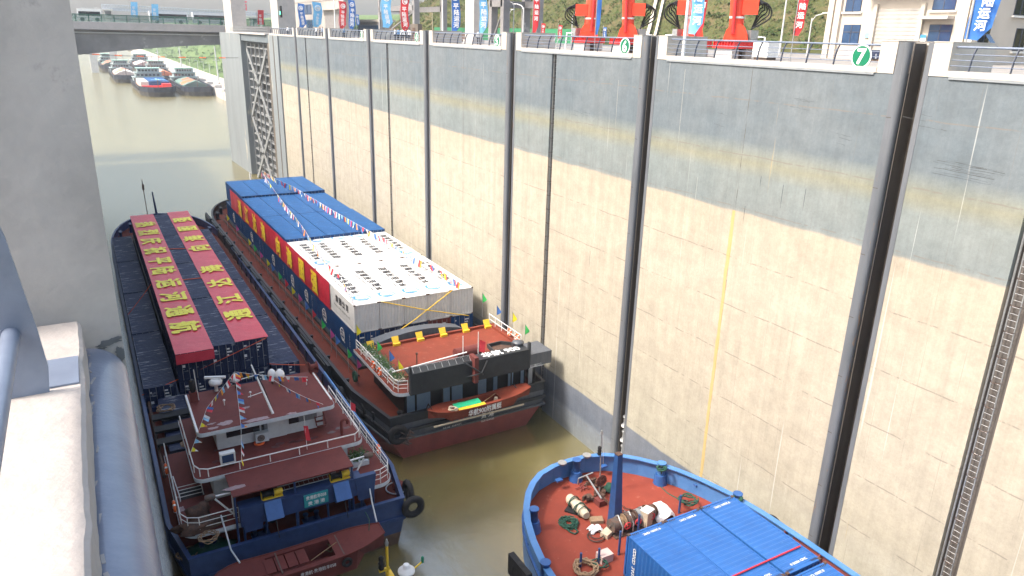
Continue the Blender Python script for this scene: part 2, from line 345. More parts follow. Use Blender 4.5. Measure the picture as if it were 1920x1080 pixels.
    def blob(s, c, rx, ry, rz, seed=0, amp=.15, n=12, m=7):
        c = Vector(c); vs = []
        for i in range(m+1):
            th = math.pi*i/m
            for j in range(n):
                a = 2*math.pi*j/n; d = Vector((math.sin(th)*math.cos(a), math.sin(th)*math.sin(a), math.cos(th)))
                k = 1+amp*noise.noise(d*1.7+Vector((seed*3.1, 0, 0)))*2
                vs.append(c+Vector((d.x*rx, d.y*ry, d.z*rz))*k)
        return s.add(vs, [(i*n+j, (i+1)*n+j, (i+1)*n+(j+1) % n, i*n+(j+1) % n) for i in range(m) for j in range(n)], True)
    def build(s, name, m, parent=None, kind=None):
        me = bpy.data.meshes.new(name); off = wloc(parent) if parent else Vector((0, 0, 0))
        me.from_pydata([v-off for v in s.v], [], s.f); me.polygons.foreach_set('use_smooth', s.sm)
        me.materials.append(M[m] if isinstance(m, str) else m); me.update()
        o = bpy.data.objects.new(name, me); COL.objects.link(o); o.parent = parent
        if kind: o['kind'] = kind
        return o
def tag(o, label=None, cat=None, group=None, kind=None):
    if label: o['label'] = label
    if cat: o['category'] = cat
    if group: o['group'] = group
    if kind: o['kind'] = kind
    return o
def thing(name, label, cat, loc=(0, 0, 0), group=None):
    o = bpy.data.objects.new(name, None); COL.objects.link(o); o.location = loc; o.empty_display_size = .3
    return tag(o, label, cat, group)
def rebase(o, loc):
    """gives a one-mesh thing its origin at loc"""
    loc = Vector(loc); o.data.transform(Matrix.Translation(-loc)); o.location = loc; return o
def copy_tree(o, parent=None):
    c = o.copy(); COL.objects.link(c); c.parent = parent
    for ch in list(o.children): copy_tree(ch, c)
    return c
_tc = {}
def text_obj(name, s, size, m, parent, c, xdir, ydir, bold=.02, sx=1, sy=1, th=.004):
    """flat lettering; xdir = reading direction, ydir = up of the letters, c = centre (world)"""
    key = (s, round(bold, 3))
    if key not in _tc:
        cu = bpy.data.curves.new('t', 'FONT'); cu.body = s; cu.size = 1; cu.align_x = 'CENTER'; cu.align_y = 'CENTER'; cu.resolution_u = 3
        to = bpy.data.objects.new('t', cu); COL.objects.link(to)
        me = bpy.data.meshes.new_from_object(to.evaluated_get(bpy.context.evaluated_depsgraph_get()))
        bpy.data.objects.remove(to); bpy.data.curves.remove(cu)
        if len(me.vertices):
            xs = [v.co.x for v in me.vertices]; ys = [v.co.y for v in me.vertices]; mid = Vector(((min(xs)+max(xs))/2, (min(ys)+max(ys))/2, 0))
            me.transform(Matrix.Translation(-mid))
            if bold >= .018:                 # heavier strokes: the outline laid over itself, each layer a hair higher
                V0 = [v.co.copy() for v in me.vertices]; F0 = [list(p.vertices) for p in me.polygons]; vs, fs = [], []
                for k in range(9):
                    a = k*math.pi/4; d = Vector((math.cos(a)*bold, math.sin(a)*bold, k*.12)) if k < 8 else Vector((0, 0, k*.12))
                    fs += [[len(vs)+i for i in f] for f in F0]; vs += [v+d for v in V0]
                me = bpy.data.meshes.new('t'); me.from_pydata(vs, [], fs)
        _tc[key] = me
    me = _tc[key].copy(); x, y = Vector(xdir).normalized(), Vector(ydir).normalized(); z = x.cross(y)
    rot = Matrix((x, y, z)).transposed().to_4x4()
    off = Vector(c)-(wloc(parent) if parent else Vector((0, 0, 0)))
    me.transform(Matrix.Translation(off) @ rot @ Matrix.Diagonal((size*sx, size*sy, th, 1)))
    me.materials.clear(); me.materials.append(M[m]); me.name = name
    o = bpy.data.objects.new(name, me); COL.objects.link(o); o.parent = parent; return o
def offset_poly(P, d):
    n = len(P); out = []
    for i in range(n):
        p0, p1, p2 = Vector(P[i-1]), Vector(P[i]), Vector(P[(i+1) % n])
        a, b = (p1-p0).normalized(), (p2-p1).normalized(); na, nb = Vector((-a.y, a.x)), Vector((-b.y, b.x))
        m_ = (na+nb); m_ = m_/max(.3, m_.length_squared)*2 if m_.length > 1e-6 else na
        out.append(tuple(p1+m_*d))
    return out
def arc_pts(c, r, a0, a1, n): return [(c[0]+r*math.cos(R(a0+(a1-a0)*i/n)), c[1]+r*math.sin(R(a0+(a1-a0)*i/n))) for i in range(n+1)]
def sag(a, b, drop, n=10):
    a, b = Vector(a), Vector(b); return [a.lerp(b, i/n)-Vector((0, 0, drop*4*(i/n)*(1-i/n))) for i in range(n+1)]
ORD = ['first', 'second', 'third', 'fourth', 'fifth', 'sixth', 'seventh', 'eighth', 'ninth', 'tenth', 'eleventh', 'twelfth', 'thirteenth', 'fourteenth', 'fifteenth', 'sixteenth', 'seventeenth', 'eighteenth', 'nineteenth', 'twentieth']
# ================================================================== LOCK WALLS
WX = 33.5; ZC = -1.28; YG = [21.6+18.7*k for k in range(7)]
Y0, Y1 = -20.0, 153.8
def wall_profile():
    P = [(WX, Y0)]
    ev = [(y, 'g') for y in YG]+[(y, 'l') for y in LAD]
    for y, k in sorted(ev):
        if k == 'g':
            P += [(WX, y-.43), (WX+1.25, y-.41), (WX+1.25, y+.58), (WX+.24, y+.58)]
            P += [(WX+.22-.22*math.sin(R(a)), y+.80-.22*math.cos(R(a))) for a in (15, 35, 55, 75, 90)]
        else: P += [(WX, y-LW[y]), (WX+.45, y-LW[y]), (WX+.45, y+LW[y]), (WX, y+LW[y])]
    return P+[(WX, Y1), (WX+5, Y1), (WX+5, Y0)]
LAD = [15.1, 52.2, 89.9, 127.6]; LW = dict(zip(LAD, (.52, .34, .36, .36)))
rw = thing('lock_wall', 'tall weathered concrete lock wall with grey and cream bands beside the ships', 'wall', (WX, 60, -34))
mb = MB(); mb.prism(wall_profile()[::-1], -36, ZC); mb.build('concrete_face', 'lock_wall', rw)
for i, y in enumerate(YG):          # steel lining of every guide groove, flush strips on both lips
    mb = MB()
    mb.box(WX+.30, WX+1.22, y-.43, y-.38, -34, .1); mb.box(WX+1.17, WX+1.23, y-.41, y+.45, -34, .02)
    mb.box(WX+.30, WX+1.17, y+.45, y+.49, -34, .1)
    for q in (-.17, .17): mb.box(WX+.92, WX+1.17, y+q-.03, y+q+.03, -34, -.3)
    mb.build('groove_lining', 'groove_steel', rw)
    mb = MB(); pts = [(WX+.30, y+.54)]+[(WX+.20-.22*math.sin(R(a)), y+.76-.22*math.cos(R(a))) for a in (0, 15, 30, 45, 60, 75, 90)]
    mb.add([(x, yy, z) for z in (-34, .14) for x, yy in pts], [(a, a+1, len(pts)+a+1, len(pts)+a) for a in range(len(pts)-1)], True)
    mb.add([(x, yy, .14) for x, yy in pts]+[(WX+.3, y+.76, .14)], [list(range(len(pts)+1))])
    mb.box(WX-.02, WX+.02, y+.762, y+1.04, -34, .14); mb.build('nose_armour', 'armor', rw)
    mb = MB()
    for q in range(9): mb.box(WX-.024, WX-.018, y+.77, y+1.035, -30.5+q*3.4, -30.46+q*3.4)
    mb.build('plate_seams', 'groove_steel', rw)
    mb = MB(); mb.box(WX-.02, WX+.3, y-.66, y-.40, -34, .14); mb.build('lip_armour', 'armor', rw)
    for k, (a, b) in enumerate(((y-1.5, y-.662), (y+1.082, y+1.95))):    # concrete posts
        mb = MB(); mb.box(WX-.03, WX+3.4, a, b, ZC+.003, .16); mb.box(WX-.05, WX+3.42, a-.02, b+.02, .16, .20); mb.build('concrete_post', 'post_concrete', rw)
    mb = MB(); mb.box(WX+1.26, WX+3.38, y-.662, y+1.082, ZC, .13); mb.build('post_cap', 'post_concrete', rw)
edges = [Y0]+[v for y in YG for v in (y-1.52, y+1.97)]+[Y1]
BAYS = list(zip(edges[::2], edges[1::2]))
for a, b in BAYS:
    if a < -15: a = 8.0
    mb = MB(); mb.box(WX-.05, WX+.55, a, b, ZC+.004, ZC+.26); mb.build('kerb', 'coping', rw)
    mb = MB(); mb.box(WX-.07, WX-.002, a+.1, b-.1, ZC-.10, ZC); mb.build('drip_ledge', 'ledge', rw)
rs = random.Random(21)
for (px0, py0, w_, n_) in ((1745, 300, 130, 11), (1480, 175, 60, 3), (1690, 205, 70, 3), (1070, 195, 60, 4), (860, 165, 50, 2), (1330, 205, 40, 2), (1560, 250, 50, 3)):
    mb = MB()
    for i in range(n_):
        a = onX(px0+rs.uniform(0, w_*.4), py0+rs.uniform(0, 30), WX); L_ = w_/1389*40*rs.uniform(.35, .8); z = a.z
        pts = [(WX-.004, a.y-L_*q/6, z-.015*q+rs.uniform(-.02, .02)) for q in range(7)]
        for p0, p1 in zip(pts, pts[1:]): h = rs.uniform(.004, .022); mb.add([p0, p1, (p1[0], p1[1], p1[2]+h), (p0[0], p0[1], p0[2]+h)], [(0, 1, 2, 3)])
    mb.build('scuff_marks', 'scuff', rw)
for (px, py0_, py1_, c_) in ((1393, 420, 385, 0), (1463, 390, 345, 0), (1505, 395, 352, 0), (1300, 410, 330, 1), (1425, 350, 330, 0), (1160, 150, 250, 1), (1285, 130, 330, 1), (907, 120, 160, 1), (1105, 500, 470, 0)):
    a = onX(px, py0_, WX); b_ = onX(px, py1_, WX); z0_, z1_ = sorted((a.z, b_.z)); MB().add([(WX-.004, a.y-.006, z0_), (WX-.004, a.y+.006, z0_), (WX-.004, a.y+.02+.01*rs.random(), z0_+(z1_-z0_)*.6), (WX-.004, a.y+.018, z1_), (WX-.004, a.y-.016, z1_), (WX-.004, a.y-.012, z0_+(z1_-z0_)*.5)], [(0, 1, 2, 3, 4, 5)]).build('drip_mark', 'scuff' if c_ == 0 else 'lime_drip', rw)
# railings: one per bay
def railing(a, b, label):
    t = thing('railing', label, 'railing', (WX+.15, (a+b)/2, ZC+.26), 'railings along the far lock wall')
    n = max(2, round((b-a)/1.62)); zt = -.02
    MB().cyl((WX+.32, a, zt), (WX+.32, b, zt), .048, 8).build('top_rail', 'rail_blue', t)
    for k, (x, z) in enumerate(((.08, -.80), (.12, -.56), (.18, -.32))):
        MB().cyl((WX+x, a, z), (WX+x, b, z), .02, 6).build('rail', 'rail_blue', t)
    for i in range(n):
        y = a+(b-a)*(i+.5)/n
        cur = [(.04, ZC+.26), (.07, -.80), (.12, -.52), (.20, -.27), (.33, -.03)]
        mb = MB()
        for (x0, z0), (x1, z1) in zip(cur, cur[1:]):
            w = .05
            mb.add([(WX+x0-w, y-.014, z0), (WX+x0+w, y-.014, z0), (WX+x1+w, y-.014, z1), (WX+x1-w, y-.014, z1), (WX+x0-w, y+.014, z0), (WX+x0+w, y+.014, z0), (WX+x1+w, y+.014, z1), (WX+x1-w, y+.014, z1)],
                   [(0, 1, 2, 3), (7, 6, 5, 4), (0, 3, 7, 4), (1, 5, 6, 2), (3, 2, 6, 7), (0, 4, 5, 1)])
        mb.build('post', 'rail_dark', t)
    return t
nm = ['beside the near kerb below the cream building', 'carrying the numeral seven', 'carrying the numeral six', 'carrying the numeral five', 'carrying the numeral four', 'carrying the numeral three', 'beyond the sign 3 by the grey building', 'next to the gate tower']
for i, (a, b) in enumerate(BAYS):
    if i == 0: a = 8
    railing(a, b, 'blue grey curved post railing '+nm[i])
# numbered signs
for k, num in enumerate('76543'):
    y = YG[k]+2.95; c = Vector((WX+.02, y, -.57))
    t = thing('number_sign', 'round green sign with the white numeral %s on the railing' % {'7': 'seven', '6': 'six', '5': 'five', '4': 'four', '3': 'three'}[num], 'sign', c, 'numbered green signs on the railing')
    MB().cyl(c+Vector((-.01, 0, 0)), c+Vector((.02, 0, 0)), .56, 28, smooth=False).build('rim', 'mark_white', t)
    MB().cyl(c+Vector((-.018, 0, 0)), c+Vector((-.008, 0, 0)), .49, 28, smooth=False).build('face', 'sign_green', t)
    text_obj('number', num, 1.0, 'mark_white', t, c-Vector((.022, 0, 0)), (0, -1, 0), (0, 0, 1), bold=.035)
# ladders in the recesses
for k, y in enumerate(LAD):
    t = thing('wall_ladder', ['steel safety ladder in the recess at the right edge', 'long steel ladder in the recess right of sign 5', 'narrow steel ladder in the recess right of sign 3', 'thin steel ladder in the recess nearest the gate'][k], 'ladder', (WX, y, -34))
    mb = MB()
    for s_ in (-.2, .2): mb.box(WX+.10, WX+.15, y+s_-.025, y+s_+.025, -34, -.9)
    for i in range(108): mb.cyl((WX+.125, y-.2, -33+i*.3), (WX+.125, y+.2, -33+i*.3), .014, 4)
    mb.build('rung_ladder', 'galv', t)
    for i in range(26): MB().tube([(WX+.12, y-.22, -32+i*1.2), (WX-.10, y-.12, -32+i*1.2), (WX-.10, y+.12, -32+i*1.2), (WX+.12, y+.22, -32+i*1.2)], .014, 4).build('hoop', 'rust', t)
    MB().box(WX+.40, WX+.445, y-LW[y]+.01, y+LW[y]-.01, -34, -1.3).build('recess_lining', 'recess_brown' if k == 0 else 'groove_steel', t)
    MB().cyl((WX+.2, y+LW[y]-.1, -34), (WX+.2, y+LW[y]-.1, -1.3), .05, 8).build('pipe', 'galv', t)
    mb = MB()
    mb.tube([(WX+.1, y-.28, ZC+.1), (WX-.02, y-.28, -.5), (WX+.2, y-.28, -.15), (WX+.7, y-.28, -.3)], .03, 6); mb.tube([(WX+.1, y+.28, ZC+.1), (WX-.02, y+.28, -.5), (WX+.2, y+.28, -.15), (WX+.7, y+.28, -.3)], .03, 6)
    mb.build('hand_hoop', 'galv', t)
# floating bollards deep in groove six
for k, z in enumerate((-28.9, -30.2, -31.5)):
    c = (WX+.45, YG[1], z)
    t = thing('floating_bollard', 'galvanised mooring drum in the groove above the blue bow, %s' % ['topmost of three', 'middle of three', 'lowest of three'][k], 'bollard', c, 'floating bollards in the wall groove')
    MB().lathe(c, [(.26, 0), (.26, .08), (.17, .1), (.17, .62), (.24, .68), (.24, .78), (.2, .8)], 14).build('drum', 'galv', t)
    MB().lathe((c[0], c[1], z-.12), [(.32, 0), (.32, .1)], 14).build('flange', 'white_paint', t)
    MB().box(c[0]-.1, c[0]+.5, c[1]-.1, c[1]+.1, z-.3, z-.12).build('bracket', 'machine', t)
# left wall, seen only at its top and end
LX = .02
lw = thing('lock_wall', 'near concrete lock wall with rounded steel edge under the camera', 'wall', (LX-1, 60, -34))
mb = MB(); mb.box(LX-5, LX-.145, -12, 153.8, -36, ZC-.147); mb.build('concrete_face', 'lock_wall', lw)
mb = MB(); pr = [(LX-.145, ZC-.15)]+[(LX-.145+.145*math.sin(R(a)), ZC-.145+.145*math.cos(R(a))) for a in range(0, 91, 10)]+[(LX, ZC-1.2), (LX-.145, ZC-1.2)]
n = len(pr)
for ya, yb in ((-12, 3.32), (5.6, 153.8)):
    mb.add([(x, y, z) for y in (ya, yb) for x, z in pr], [(i, (i+1) % n, n+(i+1) % n, n+i) for i in range(n)], True)
mb.build('steel_nose', 'steel_nose', lw)
MB().box(LX-.144, LX-.002, 3.35, 153.8, -34, ZC-1.2).box(LX-.144, LX-.002, -12, 3.35, -34, ZC-1.2).build('armour_strip', 'lock_wall', lw)
mb = MB()
rnd = random.Random(3)
ys = [-1+.07*i for i in range(62)]
top = [(LX-.138+rnd.uniform(-.004, .004), y) for y in ys]
# kerb with a slightly ragged cast edge
vs = []; 
for (x, y) in top: vs += [(x+.004, y, ZC-.02), (x, y, ZC+.13), (x-.012, y, ZC+.142), (LX-.75, y, ZC+.142)]
mb.add(vs, [(4*i+j, 4*i+4+j, 4*i+5+j, 4*i+1+j) for i in range(len(ys)-1) for j in range(3)], False)
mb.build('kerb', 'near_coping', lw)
mb = MB(); 
for i in range(22):
    y = rnd.uniform(.6, 3.3); mb.cbox((LX-.128+rnd.uniform(-.006, .006), y, ZC-.004), rnd.uniform(.004, .012), rnd.uniform(.01, .06), rnd.uniform(.004, .012), Matrix.Rotation(rnd.uniform(-.3, .3), 3, 'Z'))
mb.build('joint_mortar', 'near_coping', lw)
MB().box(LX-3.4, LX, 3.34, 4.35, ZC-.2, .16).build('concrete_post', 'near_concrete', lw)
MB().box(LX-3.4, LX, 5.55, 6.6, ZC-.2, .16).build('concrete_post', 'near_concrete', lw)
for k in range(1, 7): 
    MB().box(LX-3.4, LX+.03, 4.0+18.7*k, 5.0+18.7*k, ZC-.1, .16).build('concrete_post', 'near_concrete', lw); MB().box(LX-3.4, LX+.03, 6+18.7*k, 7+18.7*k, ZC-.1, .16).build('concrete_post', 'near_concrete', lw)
# damp dark patch at the foot of the near post
mb = MB()
for (px, py, rx, rz, tl, sd_) in ((207, 641, .052, .014, .25, 1), (226, 664, .020, .030, 0, 5), (188, 655, .02, .006, .2, 9)):
    cpt = onY(px, py, 3.336); pts = [cpt]
    for i in range(60):
        a = i*math.pi/30; k = 1+.5*noise.noise(Vector((math.cos(a)*1.6, math.sin(a)*1.6, sd_)))+.35*noise.noise(Vector((math.cos(a)*5, math.sin(a)*5, sd_+3)))
        pts.append(Vector((min(LX-.001, cpt.x+math.cos(a)*rx*k), 3.336, cpt.z+math.sin(a)*rz*k+math.cos(a)*rx*tl)))
    mb.add(pts, [(0, i+1, (i+1) % 60+1) for i in range(60)])
mb.build('damp_patch', 'armor', lw)
# near railing: curved fin and lower tubes
t = thing('railing', 'close blue grey railing fin and round tube on the near kerb', 'railing', (LX-.3, 2.7, ZC+.14), None)
fy = 2.62
outer = [(-.215, -1.14), (-.205, -1.05), (-.215, -.92), (-.232, -.78), (-.25, -.62), (-.285, -.45), (-.34, -.30)]
inner = [(-.50, -.30), (-.44, -.45), (-.40, -.62), (-.385, -.78), (-.375, -.92), (-.37, -1.05), (-.37, -1.14)]
poly = outer+inner; n = len(poly)
mb = MB(); mb.add([(x, y, z) for y in (fy-.006, fy+.006) for x, z in poly], [list(range(n)), list(range(n, 2*n))[::-1]]+[(i, (i+1) % n, n+(i+1) % n, n+i) for i in range(n)])
mb.build('post', 'rail_blue', t)
MB().box(-.62, LX-.15, fy+.02, fy+.26, ZC+.143, ZC+.149).build('fin_shadow', 'rail_blue', t)  # thin blue grey strip standing in for the fin's cast shadow on the kerb
MB().cyl((-.286, -1, -.925), (-.286, fy-.006, -.925), .026, 20).build('rail', 'rail_blue', t)
MB().cyl((-.35, -1, -.62), (-.35, fy-.006, -.62), .026, 20).build('rail', 'rail_blue', t)
MB().cyl((-.42, -1, -.3), (-.42, fy, -.3), .04, 20).build('top_rail', 'rail_blue', t)
# ================================================================== GROUND
def grid(name, xs, ys, h, m, kind='structure'):
    vs = [(x, y, h(x, y)) for y in ys for x in xs]; nx = len(xs)
    o = MB().add(vs, [(j*nx+i, j*nx+i+1, (j+1)*nx+i+1, (j+1)*nx+i) for j in range(len(ys)-1) for i in range(nx-1)], True).build(name, m)
    return tag(o, kind=kind)
def ss(a, b, x): t_ = max(0, min(1, (x-a)/(b-a))); return t_*t_*(3-2*t_)
def hill(x, y):
    t_ = max(0, x-(104-.10*y)); b = ss(0, 26, t_)*13+ss(34, 62, t_)*15+ss(66, 170, t_)*60
    return ZC-.08+b+(3.5*noise.noise(Vector((x*.02, y*.02, 0)))+1.2*noise.noise(Vector((x*.07, y*.07, 3))))*ss(2, 30, t_)
xs_ = [WX+4.9, 45, 60, 75, 85]+[88+3*i for i in range(60)]+[280, 330, 400]
grid('hillside', [x for x in xs_ if x >= 85], [-60+6*i for i in range(50)], hill, 'hill_green')
tag(MB().box(WX+3.42, 86, -60, 212, ZC-.6, ZC-.08).build('plaza', 'paving'), kind='structure')
tag(MB().box(WX+3.5, WX+9.5, 6, 150, ZC-.08, ZC-.05).build('service_road', 'asphalt'), kind='structure')
tag(MB().box(-80, LX-.75, -60, 212, ZC-3, ZC-.08).build('left_bank_ground', 'paving'), kind='structure')
def bank(x, y):
    s_ = -28.2+ss(75, 122, x)*27+ss(122, 260, x)*18
    return s_+(1.5*noise.noise(Vector((x*.04, y*.02, 5))))*ss(78, 100, x)
grid('canal_bank', [73.6, 75]+[78+5*i for i in range(10)]+[130, 150, 200, 300], [205+12*i for i in range(20)]+[470+60*i for i in range(22)], bank, 'bank_green')
grid('canal_bank_left', [-14-6*i for i in range(10)][::-1], [205, 400, 900, 1800], lambda x, y: -33.5+ss(12, 70, -x)*32, 'bank_green')
tag(MB().box(65.2, 73.8, 205, 1800, -30, -28.1).build('quay_path', 'path'), kind='structure')
tag(MB().quad((-90, -60, -33), (140, -60, -33), (140, 2200, -33), (-90, 2200, -33)).build('canal_water', 'water'), kind='structure')
tag(MB().quad((-2500, -400, -34.5), (3500, -400, -34.5), (3500, 4200, -34.5), (-2500, 4200, -34.5)).build('ground', 'bank_green'), kind='structure')
def mtn(x, y): return -34+95*ss(1700, 2600, y)*(.45+.5*noise.noise(Vector((x*.0016, y*.0012, 2)))+.12*noise.noise(Vector((x*.006, y*.006, 2))))
grid('far_mountains', [-1200+60*i for i in range(70)], [1650+80*i for i in range(18)], mtn, 'mountain')
tag(MB().box(60, 66, 206, 1000, -36, -29.2).build('guide_wall_base', 'plinth'), kind='structure')
# ================================================================== GATE
gt = thing('gate_tower', 'grey concrete gate abutment with dark recess at the far end of the wall', 'gate tower', (WX+2, 178, -34))
def lockbox(name, x0, x1, y0, y1, z0, z1, m='lock_wall'): return MB().box(x0, x1, y0, y1, z0, z1).build(name, m, gt)
MB().prism([(WX, 182.6), (WX+6, 182.6), (WX+6, 206), (WX-.2, 206), (WX-.9, 205), (WX-.2, 182.6)], -36, ZC).build('pier', 'gate_pier', gt)
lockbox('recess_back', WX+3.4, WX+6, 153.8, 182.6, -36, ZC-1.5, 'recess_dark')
lockbox('recess_roof', WX, WX+6, 153.8, 182.6, ZC-1.5, ZC)
lockbox('dark_groove', WX-.22, WX-.12, 190.2, 191.0, -36, ZC-.2, 'groove_steel')
for y in (155.3,): MB().box(WX+.02, WX+2.4, 153.82, 156.6, -36, ZC-1.6).build('brown_guide', 'gate_brown', gt)
lockbox('nose_pilaster', WX-.25, WX+.4, 146.2, 153.7, -36, ZC, 'gate_pier')
lockbox('pilaster_groove', WX-.30, WX-.24, 149.5, 150.1, -36, ZC-.1, 'groove_steel')
for (y0, y1) in ((193.5, 203.5), (147.2, 152.8)):
    MB().box(WX+.4, WX+3.6, y0, y1, ZC, 22).build('tower_column', 'plinth', gt)
MB().box(WX-.4, WX+4, 156, 193, ZC-.05, ZC+.25).build('walkway', 'plinth', gt)
mb = MB()
for i in range(34): mb.cyl((WX-.2, 153.9+i*1.2, ZC+.2), (WX-.2, 153.9+i*1.2, ZC+1.3), .05, 4)
for z in (ZC+1.3, ZC+.8): mb.cyl((WX-.2, 153.9, z), (WX-.2, 194, z), .05, 4)
mb.build('walkway_rail', 'galv', gt)
g2 = thing('lock_gate', 'open steel lock gate leaf of crossed beams folded into the wall', 'gate', (WX+1.6, 168, -34))
MB().box(WX+1.5, WX+1.7, 158.2, 180.5, -34, -3.2).build('skin_plate', 'recess_dark', g2)
mb = MB()
for i in range(18): mb.box(WX+.7, WX+1.5, 158.2, 180.5, -4.2-i*1.72, -3.95-i*1.72)
mb.build('beams', 'truss_grey', g2)
mb = MB()
for y in (158.4, 162.7, 167.0, 171.3, 175.6, 180.0): mb.box(WX+.55, WX+.8, y-.15, y+.15, -34, -3.2)
mb.build('uprights', 'truss_grey', g2)
for k, (za, zb) in enumerate(((-4.5, -19), (-19, -33.5))):
    for (a, b) in ((159.5, 179), (179, 159.5)):
        mb = MB(); A = Vector((WX+.35, a, za)); B = Vector((WX+.35, b, zb)); d = B-A
        mb.cbox((A+B)/2, .18, d.length, .9, Matrix.Rotation(math.atan2(d.z, d.y), 3, 'X')); mb.build('brace', 'truss_grey', g2)
mb = MB()
for i in range(14):
    y = 158.5+i*1.6; mb.cyl((WX+.5, y, -3.2), (WX+.5, y+1.6, -1.9), .09, 4); mb.cyl((WX+.5, y+1.6, -3.2), (WX+.5, y, -1.9), .09, 4)
mb.box(WX+.3, WX+1.6, 158.2, 181, -1.95, -1.75); mb.build('footbridge_truss', 'truss_grey', g2)
# guide wall piles beyond the gate
for i in range(14):
    y = 225+i*26; o = MB().box(60.2, 63.4, y, y+6, -36, -27.8).box(59.8, 60.2, y+2, y+4, -36, -28.5).build('mooring_pile', 'plinth')
    tag(rebase(o, (61.8, y+3, -33)), 'pale concrete mooring pile along the guide wall, %s beyond the gate' % ORD[i], 'pile', 'mooring piles along the guide wall')
# floating warning rope across the gate
t = thing('warning_rope', 'dark cable with orange lengths stretched across the canal at the gate', 'rope', (16, 186, -9), None)
A = onY(158, 101, 186); B = Vector((WX-.3, 186, onX(440, 107, WX-.3).z)); n = 22
pts = sag(A, B, .25, n)
for i in range(n):
    MB().cyl(pts[i], pts[i+1], .11 if i % 3 == 1 else .05, 6).build('orange_float' if i % 3 == 1 else 'cable', 'orange' if i % 3 == 1 else 'gasket', t)
# ================================================================== BRIDGE
BY = 216.0
def bz(px, py): return onY(px, py, BY).z
zdk = (bz(150, 37)+bz(415, 50))/2; zfb = (bz(150, 49)+bz(415, 66))/2
br = thing('road_bridge', 'grey concrete girder bridge with haunched underside crossing the canal', 'bridge', (20, BY+6, -33))
MB().box(-70, 130, BY, BY+13, zfb, zdk).build('edge_slab', 'bridge_edge', br)
mb = MB(); N_ = 40; prof = []
za = bz(170, 101); zb = bz(415, 84); xa = onY(170, 101, BY).x; xb = onY(415, 84, BY).x
for i in range(N_+1):
    x = -70+i*5.0; t_ = (x-xa)/(xb-xa)
    prof.append((x, zb+(za-zb)*(1-t_)**1.35 if t_ < 1 else zb+(t_-1)*-1.0) if t_ > -.4 else (x, za-2))
vs = []; 
for x, z in prof: vs += [(x, BY+1.6, z), (x, BY+1.6, zfb-.02), (x, BY+11.4, zfb-.02), (x, BY+11.4, z)]
mb.add(vs, [(4*i+j, 4*i+(j+1) % 4, 4*i+4+(j+1) % 4, 4*i+4+j) for i in range(N_) for j in range(4)])
mb.build('girder', 'bridge_grey', br)
MB().cyl((-70, BY+1.3, zfb-.75), (130, BY+1.3, zfb-.75), .16, 8).build('pipe', 'lamp_grey', br)
MB().box(-26, -16, BY+2, BY+11, -36, za).build('pier', 'bridge_grey', br)
MB().box(88, 96, BY+2, BY+11, -36, zb).build('pier', 'bridge_grey', br)
f = thing('bridge_fence', 'dark green mesh fence along the edge of the grey road bridge', 'fence', (20, BY+.3, zdk))
for i in range(34):
    x = -20+i*2.75; MB().box(x-.1, x+.1, BY+.1, BY+.35, zdk-.5, zdk+1.75).build('post', 'fence_green', f)
MB().box(-20, 72, BY+.2, BY+.28, zdk+1.6, zdk+1.75).build('top_rail', 'fence_green', f)
MB().box(-20, 72, BY+.2, BY+.28, zdk+.8, zdk+.86).build('middle_rail', 'fence_green', f)
MB().box(-20, 72, BY+.3, BY+.33, zdk+.05, zdk+1.6).build('mesh_panel', 'fence_glass', f)
def coach(x, y, z, L, lab, col):
    t = thing('coach', lab, 'bus', (x+L/2, y, z), 'vehicles parked on the road bridge')
    MB().box(x, x+L, y-1.2, y+1.2, z+.35, z+3.0).build('body', col, t)
    MB().box(x+.25, x+L-.25, y-1.24, y-1.2, z+1.35, z+2.35).build('window', 'glass_dark', t)
    for q in (.18, .8):
        w = MB().cyl((x+L*q, y-1.25, z+.5), (x+L*q, y-1.0, z+.5), .48, 14, smooth=False).build('wheel', 'tyre', t)
coach(onY(281, 40, BY+5).x, BY+5, zdk, 9.0, 'pale coach with dark windows on the bridge, left one', 'cabin_white')
coach(onY(362, 44, BY+5).x, BY+5, zdk, 8.6, 'pale coach with dark windows on the bridge, right one', 'cabin_white')
coach(onY(146, 34, BY+5).x, BY+5, zdk, 5.2, 'white van with dark windows on the bridge beside the near post', 'white_paint')
